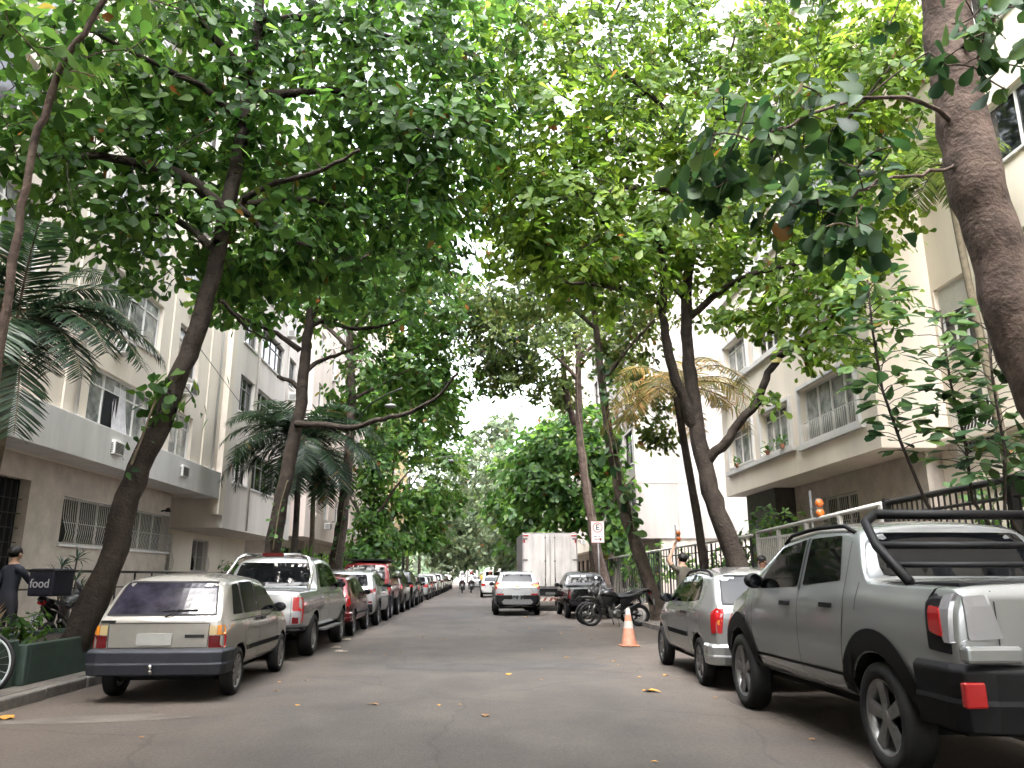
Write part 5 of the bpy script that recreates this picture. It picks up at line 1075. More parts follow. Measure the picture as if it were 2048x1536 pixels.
# traffic further on
row(SEDAN, 55, P_WHITE, 'white sedan in the lane, mostly hidden by the silver crossover', x=1.05, nm='moving_car', g='traffic further down the lane')
def van(name, loc, label, m):
    root = empty(name, loc); tag(root, label, 'van'); b = MB(); W, H, L = 1.0, 2.3, 5
    prof = [(-W, .4), (-W*1.02, 1.2), (-W*.93, 1.9), (-W*.7, 2.2), (0, H), (W*.7, 2.2), (W*.93, 1.9), (W*1.02, 1.2), (W, .4)]
    vs = [(x, 0, z) for x, z in prof]+[(x, L*.8, z) for x, z in prof]+[(x*.95, L, min(z, 1.1)) for x, z in prof]; n = len(prof)
    fs = [tuple(range(n))]+[(j*n+i, (j+1)*n+i, (j+1)*n+(i+1) % n, j*n+(i+1) % n) for j in (0, 1) for i in range(n)]+[tuple(2*n+i for i in range(n-1, -1, -1))]
    b.add(vs, fs); bevel(b.build('body', m, root), .03); b = MB(); b.box((-.7, -.06), (-.012, -.002), (1.3, 1.85)); b.box((.06, .7), (-.012, -.002), (1.3, 1.85)); b.build('rear_window', C_GLASS, root)
    b = MB(); b.box((-.98, -.86), (-.015, .02), (.9, 1.3)); b.box((.86, .98), (-.015, .02), (.9, 1.3)); b.build('tail_light', C_RED, root)
    for wy in (.9, 4.1):
        for sx in (-1, 1): wheel(root, sx*1.0, wy, .34, sx, .2, 6)
    return root
van('moving_van', (1.5, 78, 0), 'rounded white van in the lane beyond the silver crossover', P_WHITE)
row(HATCH, 92, P_SILVER, 'small silver car far ahead beside the motorcyclists', x=.1, nm='moving_car', g='traffic further down the lane')
# ---------------------------------------------------------------- box truck
root = empty('box_truck', (3.05, 33.6, 0)); tag(root, 'parked box truck with grubby white double rear doors', 'truck'); hw, Lb = 1.17, 5.0; z0, z1 = .95, 3.2
M_BOX = mat('grubby_white_panel', (.60, .57, .55), .55, var=.35, scale=3, streak=True, thresh=(.3, .55)); M_BOXS = mat('dull_truck_side', (.36, .33, .33), .6, var=.2, scale=2, streak=True)
b = MB(); b.box((-hw, hw), (.04, Lb), (z0, z1)); bevel(b.build('cargo_box', M_BOXS, root), .02)
for s in (-1, 1):
    b = MB(); b.box((min(s*.012, s*(hw-.05)), max(s*.012, s*(hw-.05))), (-.0, .038), (z0+.05, z1-.06)); d = bevel(b.build('cargo_door', M_BOX, root), .01)
    b = MB(); x = s*.2; b.tube([(x, -.03, z0+.02), (x, -.03, z1-.05)], .014, 6)
    for zz in (z0+.12, (z0+z1)/2-.05, z1-.2): b.box((x-.035, x+.035), (-.045, -.002), (zz-.03, zz+.03))
    b.box((x-.02, x+.02), (-.06, -.03), (z0+.5, z0+.55)); b.tube([(x, -.05, z0+.52), (x+s*.02, -.06, z0+.25)], .012, 5); b.build('lock_bar', mat('worn_steel', (.22, .2, .19), .5, metal=.6), d)
    b = MB()
    for zz in (z0+.25, (z0+z1)/2, z1-.25): b.box((min(s*(hw-.22), s*(hw+.01)), max(s*(hw-.22), s*(hw+.01))), (-.016, -.003), (zz-.03, zz+.03))
    b.build('hinge', mat('worn_steel', (.22, .2, .19)), d)
    b = MB(); b.box((min(s*(hw-.26), s*(hw-.05)), max(s*(hw-.26), s*(hw-.05))), (-.012, -.002), (z1-.15, z1-.09)); b.box((min(s*(hw-.11), s*(hw-.05)), max(s*(hw-.11), s*(hw-.05))), (-.012, -.002), (z1-.42, z1-.24)); b.build('reflective_tape', mat('red_tape', (.35, .03, .03), .5), d)
    b = MB(); b.box((min(s*(hw-.40), s*(hw-.62)), max(s*(hw-.40), s*(hw-.62))), (-.010, -.002), (z1-.24, z1-.14))
b = MB(); b.box((-hw+.02, hw-.02), (.02, .1), (z0-.05, z0-.003)); b.build('sill', C_ALLOY, root)
b = MB(); b.box((-hw+.06, hw-.06), (.06, .14), (.62, .9)); b.box((-.5, -.42), (.1, Lb+1.5), (.6, .9)); b.box((.42, .5), (.1, Lb+1.5), (.6, .9)); b.build('chassis', C_UNDER, root)
b = MB(); b.box((-hw+.04, hw-.04), (-.02, .05), (.40, .56)); bo = b.build('underrun_bar', mat('bar_white', (.5, .45, .4), .6, var=.2), root)
b = MB()
for i in range(9):
    x = -hw+.06+i*.26; s = 1 if i < 4.5 else -1; b.add([(x, -.024, .41), (x+.11, -.024, .41), (x+.11+s*.09, -.024, .55), (x+s*.09, -.024, .55)], [(0, 1, 2, 3)])
b.build('warning_stripe', mat('brown_red_stripe', (.16, .04, .03), .6), bo)
for s in (-1, 1):
    b = MB(); b.box((s*.82-.16, s*.82+.16), (.03, .055), (.68, .84)); t_ = b.build('tail_light', C_RED, root); b = MB(); b.add([(s*.82-.1, .026, .69), (s*.82+.1, .026, .69), (s*.82, .026, .82)], [(0, 1, 2)]); b.build('reflector_triangle', C_CLEAR, t_)
b = MB(); b.box((-.2, .2), (.03, .045), (.66, .76)); b.build('number_plate', mat('dark_plate', (.1, .1, .1), .6), root)
for wy in (1.2,):
    for sx in (-1, 1): wheel(root, sx*1.05, wy, .42, sx, .42, 6, .6)
for sx in (-1, 1): wheel(root, sx*1.0, Lb+.9, .42, sx, .24, 6, .6)
b = MB(); b.box((-1.0, 1.0), (Lb+.15, Lb+1.8), (.5, 2.3)); bevel(b.build('cab', P_WHITE, root), .12, 3)
b = MB(); b.box((-1.012, -1.002), (Lb+.5, Lb+1.5), (1.4, 2.0)); b.box((1.002, 1.012), (Lb+.5, Lb+1.5), (1.4, 2.0)); b.box((-.85, .85), (Lb+1.802, Lb+1.81), (1.4, 2.05)); b.build('cab_window', C_GLASS, root)
# ---------------------------------------------------------------- black small pickup on the right
SPK = dict(L=4.4, W=1.68, H=1.59, zb=.34, r=.31, wy=(.85, 3.55), paint=P_BLACK, tumble=.2,
    top=[(0, .98), (.05, 1.03), (1.42, 1.05), (1.55, 1.10), (1.85, 1.52), (2.4, 1.585), (2.9, 1.52), (3.5, 1.06), (4.2, .9), (4.4, .68)],
    belt=[(0, .96), (1.5, 1.0), (2.5, 1.0), (3.4, .98), (4.4, .66)], plan=[(0, .94), (.1, .97), (1, 1), (3.4, 1), (4.1, .93), (4.4, .8)],
    side_windows=[[(1.95, 1.06), (3.1, 1.05), (2.8, 1.42), (2.05, 1.48)]], rear_glass=[(-.62, 1.12), (.62, 1.12), (.56, 1.47), (-.56, 1.47)], front_glass=[(-.6, 1.1), (.6, 1.1), (.52, 1.48), (-.52, 1.48)],
    seams=[[(1.9, 1.05), (1.88, .42)], [(3.2, 1.0), (3.2, .42)]], handles=[(2.05, .92)], cladding=.09,
    rear=[('tail_light', rect(.70, .80, .68, .96), C_DRED, True), ('lower_bumper', rect(-.8, .8, .4, .6), C_PLAS, False), ('number_plate', rect(-.2, .2, .62, .74), C_PLATE, False)], mirror=(3.0, 1.1))
u = car('parked_pickup', SPK, (3.86, 27.2, 0), 0, 'small black pickup between the box truck and the motorcycle', 'pickup truck'); B6 = SPK['_body']
for (x, z, w_, h) in [(-.32, 1.41, .34, .05), (-.02, 1.42, .16, .05)]: B6.patch('sticker', rect(x-w_/2, x+w_/2, z-h/2, z+h/2), 'rear', M_STK, u, .008, .005, .1, 0)
B6.patch('sticker', [(.42+.055*math.cos(a), 1.36+.055*math.sin(a)) for a in [i*math.pi/5 for i in range(10)]], 'rear', M_STK, u, .008, 0, .1, 0)
# ---------------------------------------------------------------- silver three door hatchback on the right
CEL = dict(L=3.79, W=1.63, H=1.43, zb=.26, r=.29, wy=(.68, 3.1), paint=P_SILVER, tumble=.21, glass=C_GLASS,
    top=[(0, .90), (.04, .97), (.40, 1.36), (1.3, 1.425), (2.05, 1.37), (2.75, .98), (3.5, .80), (3.79, .56)],
    belt=[(0, .90), (.5, .97), (2.4, .93), (3.2, .86), (3.79, .55)], plan=[(0, .88), (.14, .95), (.8, 1), (2.6, 1), (3.35, .94), (3.79, .76)],
    side_windows=[[(.72, 1.03), (1.28, .99), (1.28, 1.34), (.95, 1.33), (.76, 1.22)], [(1.34, .99), (2.42, .98), (2.02, 1.29), (1.34, 1.345)]],
    frames=[[(1.31, .97), (1.31, 1.35)]], rear_glass=[(-.62, .995), (.62, .995), (.54, 1.33), (-.54, 1.33)], rear_glass_trim=True, front_glass=[(-.6, 1.02), (.6, 1.02), (.52, 1.33), (-.52, 1.33)],
    seams=[[(1.22, 1.35), (1.2, .9), (1.16, .38), (1.3, .31)], [(2.46, .97), (2.50, .34)], [(1.3, .31), (2.5, .31)]], handles=[(1.30, .84)], moulding=(1.25, 2.4, .55, .61),
    rear=[('tail_light', [(.66, .66), (.715, .66), (.715, .94), (.62, .95)], C_RED, True), ('indicator_light', [(.66, .76), (.71, .76), (.71, .81), (.655, .82)], C_AMB, True), ('number_plate', rect(-.2, .2, .64, .76), C_PLATE, False)],
    wrap=[('tail_light_side', [(.03, .66), (.10, .66), (.13, .90), (.06, .95), (.03, .95)], C_RED)],
    mirror=(2.34, 1.02), spokes=8, rimr=.68, rails=(.55, 2.0), railx=.72, tw=.175)
u = car('parked_car', CEL, (3.76, 10.15, 0), R(-1.5), 'silver three door hatchback parked on the right, in front of the grey crew cab pickup'); bumper(u, 1.60, .28, .54, -.01, .36, P_SILVER); u.scale = (1.02, 1.03, 1.06)
# ---------------------------------------------------------------- near grey crew cab pickup
STR = dict(L=4.48, W=1.73, H=1.66, zb=.36, r=.335, wy=(.94, 3.66), paint=P_GREY, tumble=.2, gap=.055,
    top=[(0, 1.08), (.05, 1.15), (1.02, 1.17), (1.12, 1.22), (1.30, 1.56), (2.1, 1.60), (2.75, 1.54), (3.5, 1.12), (4.25, .96), (4.48, .7)],
    belt=[(0, 1.06), (1, 1.10), (2, 1.07), (3.4, 1.02), (4.48, .68)], plan=[(0, .94), (.1, .98), (1, 1), (3.4, 1), (4.1, .95), (4.48, .8)], bed=(.10, 1.06, .72),
    side_windows=[[(1.44, 1.17), (2.12, 1.13), (2.12, 1.49), (1.56, 1.49)], [(2.22, 1.12), (3.20, 1.09), (2.74, 1.43), (2.22, 1.49)]], frames=[[(2.17, 1.1), (2.17, 1.5)]],
    rear_glass=[(-.66, 1.2), (.66, 1.2), (.58, 1.5), (-.58, 1.5)], front_glass=[(-.66, 1.15), (.66, 1.15), (.56, 1.5), (-.56, 1.5)],
    seams=[[(1.38, 1.5), (1.34, .98), (1.42, .6), (1.46, .45)], [(2.17, 1.12), (2.17, .45)], [(3.22, 1.08), (3.26, .45)], [(1.14, 1.16), (1.16, .98)]], handles=[(1.52, .98), (2.32, .97)], cladding=.2, sillh=.19,
    rear=[('tail_light', [(.56, .87), (.765, .86), (.765, 1.09), (.62, 1.10)], C_CLEAR, True), ('number_plate', rect(-.2, .2, .7, .83), C_PLATE, False)],
    wrap=[('tail_light_housing', [(.0, .78), (.26, .80), (.28, 1.05), (.22, 1.14), (.0, 1.15)], C_PLAS)],
    rear_seams=[[(-.58, .62), (-.58, 1.12)], [(.58, .62), (.58, 1.12)]], mirror=(3.06, 1.16), spokes=5, rimr=.68, tw=.22, rails=(1.4, 2.75), rail_m=C_PLAS, railx=.76)
u = car('parked_pickup', STR, (3.92, 5.05, 0), R(1.2), 'grey crew cab pickup with black arch trim and sports bar, nearest on the right', 'pickup truck'); B7 = STR['_body']
for v in ('left', 'right'):
    B7.patch('tail_light', [(.01, .85), (.10, .84), (.15, .96), (.12, 1.10), (.01, 1.11)], v, C_CLEAR, u, .022, .03, .05)
    B7.patch('brake_light', [(.10, .87), (.22, .90), (.23, 1.04), (.13, 1.03)], v, C_RED, u, .03, .03, .05)
bumper(u, 1.75, .38, .74, -.10, .42, C_PLAS, bow=.05)
for s in (-1, 1):
    b = MB(); b.box((s*.835-.065, s*.835+.065), (-.108, -.06), (.53, .66)); bevel(b.build('bumper_reflector', C_RED, u), .012)
for s in (-1, 1):
    b = MB(); b.box((s*.70-.17, s*.70+.17), (-.13, -.04), (.75, .84)); bevel(b.build('bumper_step', P_GREY, u), .02)
b = MB()
for s in (-1, 1): b.tube([(s*.76, .55, 1.16), (s*.75, .95, 1.40), (s*.70, 1.16, 1.56), (s*.60, 1.2, 1.62)], .034, 8)
b.tube([(-.60, 1.2, 1.62), (.60, 1.2, 1.62)], .034, 8); b.tube([(-.72, .98, 1.40), (.72, .98, 1.40)], .025, 8); b.tube([(-.74, .85, 1.27), (.74, .85, 1.27)], .02, 8); b.build('sports_bar', C_PLAS, u)
b = MB(); b.box((-.72, .72), (.1, 1.05), (1.12, 1.165)); bevel(b.build('tonneau_cover', C_PLAS, u), .01)
u.scale = (1.07, 1.09, 1.17)
# white car glimpsed behind the fence
row(HATCH, 24.6, P_WHITE, 'white car standing behind the bar fence on the right', x=8.35-.4, rz=R(-4), g='cars glimpsed off the road')
# the cars behind: nothing of them shows, so none are built
# ================================================================ STREET THINGS
M_ORANGE = mat('faded_orange_plastic', (.62, .22, .12), .6, var=.25, scale=9, col2=(.55, .32, .24)); M_CWHITE = mat('dirty_white_band', (.6, .56, .53), .6, var=.25, scale=12)
c0 = Vector((3.15, 16.85, 0)); r_ = empty('traffic_cone', c0, label='faded orange and white traffic cone standing beside the motorcycle', cat='traffic cone')
def cr_(z): return .165-.128*(z-.03)/.72
for nm, z0, z1, m in (('cone_band', .03, .36, M_ORANGE), ('white_band', .36, .50, M_CWHITE), ('cone_band', .50, .62, M_ORANGE), ('white_band', .62, .75, M_CWHITE)):
    b = MB(); b.lathe([(cr_(z0), z0), (cr_(z1), z1)]+([(.02, .752)] if z1 == .75 else []), n=28); b.build(nm, m, r_)
b = MB(); b.box((-.2, .2), (-.2, .2), (.004, .03)); bevel(b.build('base', mat('orange_base', (.5, .22, .12), .7, var=.4, scale=10), r_), .012)
# ---- parking sign
sp_ = atY(1195, 1063, 32.6); r_ = empty('parking_sign', (sp_.x, 32.6, 0), label='white parking sign with a black E in a red ring on a thin pole', cat='road sign')
b = MB(); b.tube([(.05, 0, .1), (0, 0, sp_.z+.4)], .028, 8); b.build('pole', M_STEEL, r_)
b = MB(); b.box((-.27, .27), (-.05, -.035), (sp_.z-.46, sp_.z+.42)); o = bevel(b.build('sign_plate', mat('sign_white', (.78, .76, .74), .5), r_), .01)
M_SRED = mat('sign_red', (.45, .03, .03), .5); M_SBLK = mat('sign_black', (.015, .015, .015), .5)
b = MB(); b.lathe([(.175, -.054), (.205, -.054), (.205, -.051), (.175, -.051)], (0, 0, sp_.z+.16), 'y', 40, smooth=False); b.build('red_ring', M_SRED, o)
text_mesh('letter', 'E', .34, M_SBLK, o, (0, -.055, sp_.z+.155), (R(90), 0, 0))
b = MB()
for (x, z, w_) in ((-.1, -.2, .12), (.06, -.2, .06), (.17, -.2, .04), (-.08, -.31, .14), (.03, -.31, .05)): b.box((x-w_/2, x+w_/2), (-.053, -.0505), (sp_.z+z-.015, sp_.z+z+.015))
b.build('small_print', M_SBLK, o)
b = MB(); b.box((.07, .15), (-.053, -.0505), (sp_.z-.37, sp_.z-.27)); b.build('red_mark', mat('sign_dark_red', (.2, .05, .04), .5), o)
b = MB(); b.box((-.262, .262), (-.053, -.0505), (sp_.z-.455, sp_.z-.445)); b.box((-.262, .262), (-.053, -.0505), (sp_.z+.405, sp_.z+.415)); b.box((-.262, -.254), (-.0535, -.0505), (sp_.z-.44, sp_.z+.40)); b.box((.254, .262), (-.0535, -.0505), (sp_.z-.44, sp_.z+.40)); b.build('sign_border', M_SRED, o)
# ---- fences on the right (X = 7)
XF = 7.0
r_ = empty('bar_fence', (XF, 19, 0), label='dark bar fence with pale top rail running past the leaning palm trunk', cat='fence')
b = MB(); b.tube([(0, 1.0, 2.42), (0, 26, 2.32)], .04, 6); b.build('top_rail', M_RAILW, r_)
b = MB(); b.tube([(0, 1.0, 2.15), (0, 26, 2.08)], .018, 5); b.tube([(0, 1.0, .35), (0, 26, .35)], .02, 5)
for i in range(57): b.tube([(0, 1.1+i*.44, .15), (0, 1.1+i*.44, 2.36)], .02 if i % 4 else .035, 5, cap=False)
b.build('bar', M_DKMETAL, r_)
b = MB(); b.box((-.1, .12), (.5, 26), (0, .32)); b.build('plinth', M_GWALL, r_)
r_ = empty('metal_gate', (XF, 15, 0), label='pale grey metal gate of close vertical bars behind the silver hatchback', cat='gate')
b = MB(); b.tube([(0, -1.6, 2.62), (0, 4.6, 2.46)], .045, 8)
for y in (-1.6, .0, 1.6, 3.2, 4.6): b.box((-.035, .035), (y-.045, y+.045), (.1, 2.58-.02*y))
b.build('gate_frame', M_RAILW, r_)
b = MB(); 
for i in range(50):
    y = -1.52+i*.124
    if min(abs(y-q) for q in (-1.6, 0, 1.6, 3.2, 4.6)) < .06: continue
    b.box((-.012, .012), (y-.016, y+.016), (.2, 2.28))
b.box((-.02, .02), (-1.55, 4.55), (2.28, 2.33)); b.box((-.02, .02), (-1.55, 4.55), (.15, .2)); b.build('bar', M_RAILW, r_)
b = MB(); b.box((-.1, -.04), (-1.2, -.95), (1.55, 1.95)); bevel(b.build('intercom_box', M_WHITEP, r_), .01)
r_ = empty('black_fence', (XF, 7, 0), label='black iron fence rising behind the grey pickup at the right edge', cat='fence')
b = MB(); b.tube([(0, -7, 2.75), (0, 6.2, 2.62)], .05, 8); b.tube([(0, -7, 2.45), (0, 6.2, 2.4)], .025, 6); b.build('top_rail', M_DKMETAL, r_)
b = MB()
for i in range(88): b.box((-.01, .01), (-6.9+i*.15, -6.875+i*.15), (.1, 2.6))
for y in (-6, -3, 0, 3, 6.2): b.box((-.05, .05), (y-.05, y+.05), (.1, 2.7))
b.build('bar', M_DKMETAL, r_)
b = MB(); b.box((-.12, .12), (-7, 6.2), (.1, .7)); b.build('plinth', M_DKSTONE, r_)
# ---- garage warning lamps
M_OL = mat('orange_lens', (.85, .22, .04), .25, coat=1)
for (px, py, Y, lab) in ((1640, 1016, 15.8, 'twin orange garage warning lamps beside the barred window, nearer pair'), (1357, 1072, 22.6, 'twin orange garage warning lamps on a post above the gate, farther pair')):
    p = atX(px, py, XF); r_ = empty('warning_lamp', (XF, p.y, 0), label=lab, cat='warning lamp', group='garage warning lamps'); k = .17 if Y < 20 else .19
    b = MB(); b.tube([(0, .42, .1), (0, .42, p.z+.4)], .03, 8); b.tube([(0, .42, p.z), (0, .05, p.z)], .018, 6); b.box((-.06, .06), (.02, .12), (p.z-.2, p.z+.2)); b.build('post', M_STEEL, r_)
    for s in (-1, 1): b = MB(); b.lathe([(.001, -.05), (.055, -.045), (.078, -.025), (.085, .01), (.085, .03), (.001, .031)], (0, 0, p.z+s*.1), 'y', 20); b.tube([(0, .0, p.z+s*.1), (0, .06, p.z+s*.1)], .03, 8); b.build('lamp', M_OL, r_)
# ---- street lamps on the left
M_GALV = mat('galvanised_pole', (.16, .165, .16), .6, metal=.3, var=.3, scale=8)
def street_lamp(x, y, h, arm, label, head):
    r_ = empty('street_lamp', (x, y, 0), label=label, cat='street lamp', group='curved arm street lamps')
    b = MB(); b.tube([(0, 0, .1), (0, 0, h*.5), (0, 0, h)], [.12, .10, .07], 12); b.build('pole', M_GALV, r_)
    b = MB(); b.tube([Vector(q[:3]) for q in smooth_line([(*p, 0) for p in arm], 2)], .035, 8); b.build('arm', M_GALV, r_)
    b = MB(); e = Vector(head); b.tube([e+Vector((0, 0, .35)), e+Vector((0, 0, .08))], .02, 6); b.ball(e, .2, sc=(1.2, .7, .42)); o = b.build('lamp_head', M_STEEL, r_)
    b = MB(); b.ball(e-Vector((0, 0, .05)), .15, sc=(1.2, .7, .35)); b.build('lens', C_CLEAR, o)
street_lamp(-5.35, 31.4, 6.6, [(0, 0, 6.4), (.25, -.2, 7.1), (.8, -.8, 7.9), (1.5, -1.5, 8.2), (2.4, -2.4, 8.35)], 'tall grey street lamp by the knobbly trunk, lamp hanging from its curved arm', (1.95, -2.0, 7.75))
street_lamp(-5.35, 58, 7.2, [(0, 0, 7), (.2, 0, 8.1), (.9, -.1, 9.2), (2, -.2, 9.9), (3.4, -.3, 10.1)], 'farther street lamp with a pale curved arm over the parked cars', (3.3, -.3, 9.75))
# ---- railings before the left buildings
for (y0, y1, x, z, lab) in ((13.6, 25.5, -7.6, 1.52, 'low dark metal railing in front of the barred ground floor windows'), (26.5, 42, -7.3, 1.75, 'metal railing in front of the recessed entrance wall')):
    r_ = empty('metal_railing', (x, y0, 0), label=lab, cat='railing'); b = MB(); b.box((-.03, .03), (0, y1-y0), (z-.05, z)); b.box((-.015, .015), (0, y1-y0), (z-.35, z-.32)); b.build('top_rail', M_DKMETAL, r_)
    b = MB(); n = int((y1-y0)/(.9 if y0 < 20 else .22))
    for i in range(n+1): b.box((-.015, .015), (i*(y1-y0)/n-.015, i*(y1-y0)/n+.015), (.1, z-.05))
    b.build('bar', M_DKMETAL, r_)
# ---- planters and greenery on the left pavement
M_GREENP = mat('green_painted_planter', (.075, .115, .095), .8, var=.3, scale=2.5, bump=.2); M_SOIL = mat('soil', (.05, .035, .025), .95, var=.4, scale=6)
for (y0, y1, x0, x1, h, lab) in ((10.15, 13.3, -6.75, -5.42, .60, 'green painted planter around the foot of the big leaning tree'), (9.5, 10.1, -7.0, -5.5, .66, 'shorter green planter at the left edge behind the bicycle wheel')):
    r_ = empty('planter', ((x0+x1)/2, (y0+y1)/2, 0), label=lab, cat='planter'); b = MB(); a, c = (x1-x0)/2, (y1-y0)/2; t_ = .09
    b.box((-a, a), (-c, -c+t_), (.125, h)); b.box((-a, a), (c-t_, c), (.125, h)); b.box((-a, -a+t_), (-c+t_, c-t_), (.125, h)); b.box((a-t_, a), (-c+t_, c-t_), (.125, h)); bevel(b.build('planter_wall', M_GREENP, r_), .015)
    b = MB(); b.box((-a+t_, a-t_), (-c+t_, c-t_), (.13, h-.07)); b.build('soil', M_SOIL, r_)
LM_BROM = leaf_mat('strap_leaves', [(.05, .075, .03), (.09, .12, .045), (.22, .10, .06), (.25, .22, .12)], .3)
def spiky(name, loc, h, r, n, m, label, seed, heads=3, size=(.25, .45), stem=True):
    rng = np.random.default_rng(seed); rr = random.Random(seed); org = (loc[0], loc[1], 0); root = empty(name, org); tag(root, label, 'plant'); pos, dr, nr, sz = [], [], [], []; b = MB()
    for k in range(heads):
        a = 6.28*k/heads+rr.uniform(-.4, .4); hd = Vector((loc[0]+r*.5*math.cos(a)*rr.uniform(.3, 1), loc[1]+r*.5*math.sin(a)*rr.uniform(.3, 1), loc[2]+h*rr.uniform(.6, 1)))
        b.tube([Vector(loc), Vector(loc).lerp(hd, .5)+Vector((.03, 0, .05)), hd], .014, 5)
        for j in range(n):
            t = rr.uniform(0, 6.28); el = rr.uniform(-.3, 1.2); d = Vector((math.cos(t)*math.cos(el), math.sin(t)*math.cos(el), math.sin(el))); pos.append(hd); dr.append(d); nr.append(Vector((0, 0, 1))+Vector((rr.uniform(-.3, .3), rr.uniform(-.3, .3), 0))); sz.append(rr.uniform(*size))
    b.build('stem', M_BARKD, root, origin=org)
    T_S = (np.array([(0, .03, 0), (0, -.03, 0), (.5, .055, .02), (.5, -.055, .02), (1, 0, -.16)]), [(0, 2, 3, 1), (2, 4, 3)])
    leaf_object('foliage', np.array(pos), np.array([tuple(v) for v in dr]), np.array([tuple(v) for v in nr]), np.array(sz), m, T_S, root, org); return root
spiky('dracaena', (-7.5, 15.0, .15), 1.7, .5, 22, LM_PALM, 'tall spiky dark plant behind the delivery box', 1, heads=4, size=(.22, .36))
spiky('dracaena', (-7.35, 15.6, .15), 1.25, .5, 20, LM_PALM, 'bushy dark spiky plant just left of the big trunk', 2, heads=6, size=(.18, .3))
spiky('bromeliad', (-5.95, 9.8, .6), .2, .8, 14, LM_BROM, 'reddish strap leaved plants in the shorter planter', 3, heads=5, size=(.3, .5))
bush('fern', (-5.85, 10.7, .75), (.35, .45, .2), 34, LM_MID, 'low green ground plants in the planter beside the tree foot', 91, size=(.06, .12), cat='plant')
bush('fern', (-6.4, 9.8, .75), (.5, .2, .25), 30, LM_DARK, 'low dark greenery filling the shorter planter', 92, size=(.08, .16), cat='plant')
for i, (x, y, z, s, lab) in enumerate([(-8.2, 27, 1.3, (.5, 1.2, .6), 'dark shrub in front of the recessed wall by the pickup cab'), (-8.2, 30.5, 1.5, (.6, 1.3, .7), 'leafy shrub between the two palm trunks'), (-7.6, 36, 1.6, (.7, 1.6, .8), 'green shrub at the foot of the pink block'), (-7.4, 41, 1.4, (.8, 1.6, .9), 'shrub beside the street lamp on the left'),
     (-7.2, 48, 1.6, (1, 2, 1.1), 'dark undergrowth behind the maroon car'), (-7.2, 57, 1.8, (1.2, 3, 1.4), 'undergrowth behind the silver sedan on the left'), (-7.2, 70, 2.2, (1.6, 4, 2), 'undergrowth behind the white cars on the left')]):
    bush('shrub', (x, y, z), s, 60+i*8, (LM_DARK, LM_MID)[i % 2], lab, 100+i, size=(.12+.02*i, .22+.03*i), group=None, cat='shrub')
spiky('palm_shrub', (-6.6, 29.0, .4), 1.4, 1.2, 22, LM_MID, 'young arching palm leaves at the foot of the slim palm trunks', 5, heads=5, size=(.6, 1.0))
for (y, lab) in ((22.2, 'pot plant on the middle bay window sill'), (26.3, 'pot plants on the far bay window sill'), (23.4, 'leafy pot plant with reddish pot on the bay sill')):
    r_ = empty('pot_plant', (8.86, y, 5.02), label=lab, cat='pot plant'); b = MB(); b.lathe([(.05, .0), (.08, .14), (.07, .14), (.001, .12)], n=12); b.build('pot', mat('terracotta', (.3, .12, .07), .8), r_)
    rng = np.random.default_rng(int(y*10)); n = 40; leaf_object('foliage', np.array([(0, 0, .2)])+rng.normal(0, .07, (n, 3)), rng.normal(0, 1, (n, 3))+np.array([0, 0, .6]), rng.normal(0, .3, (n, 3))+np.array([0, 0, 1]), rng.uniform(.08, .18, n), LM_MID, T_OVAL, r_)
# epiphytes and hanging roots on trunks
M_VINE = mat('vine_stem', (.25, .2, .14), .9, var=.3)
def vine(pts, Y, label, n=0, seed=0, size=(.2, .32)):
    P = [atY(a, b_, Y) for a, b_ in pts]; org = (P[-1].x, P[-1].y, 0); root = empty('hanging_vine', org); tag(root, label, 'vine'); b = MB(); b.tube([Vector(q[:3]) for q in smooth_line([(*p, 0) for p in P], 2)], .018, 5); b.build('stem', M_VINE, root, origin=org)
    if n:
        rng = np.random.default_rng(seed); k = rng.integers(0, len(P)-1, n); f = rng.uniform(0, 1, n); A = np.array([tuple(p) for p in P]); C = A[k]*(1-f[:, None])+A[k+1]*f[:, None]+rng.normal(0, .12, (n, 3))
        leaf_object('foliage', C, rng.normal(0, 1, (n, 3))+np.array([0, -.2, -.3]), rng.normal(0, .4, (n, 3))+np.array([0, -.8, .6]), rng.uniform(*size, n), LM_HANG, T_BIG, root, org)
vine([(1200, 720), (1210, 760), (1205, 800), (1225, 900), (1235, 960)], 23.9, 'vine with big leaves climbing the curving trunk behind the motorcycle', 34, 3, (.28, .5))
vine([(1228, 870), (1245, 950), (1262, 1010), (1268, 1060)], 23.85, 'cluster of broad leaves low on the curving trunk', 26, 4, (.28, .5))
vine([(1158, 720), (1152, 800), (1170, 900), (1178, 980), (1190, 1060)], 33.0, 'thin pale root hanging along the straight reddish trunk', 0)
vine([(690, 1000), (684, 1040), (676, 1090), (670, 1120)], 30.1, 'leafy vine on the knobbly trunk beside the street lamp', 24, 5, (.16, .28))
vine([(575, 960), (560, 1010), (552, 1060), (545, 1100)], 21.2, 'small climber clinging low on the upright tree behind the pickup', 24, 6, (.12, .2))
vine([(318, 780), (300, 830), (282, 880), (262, 930)], 11.3, 'small fern tufts growing on the big leaning trunk', 16, 7, (.1, .16))
# ---- overhead cable
r_ = MB(); a, c = atX(395, 690, -8.8), atX(560, 900, -8.8); r_.tube([a, a.lerp(c, .5)-Vector((0, 0, .15)), c], .012, 5); tag(r_.build('cable', M_DKMETAL), 'thin dark cable slanting across the pale facade on the left', 'cable')
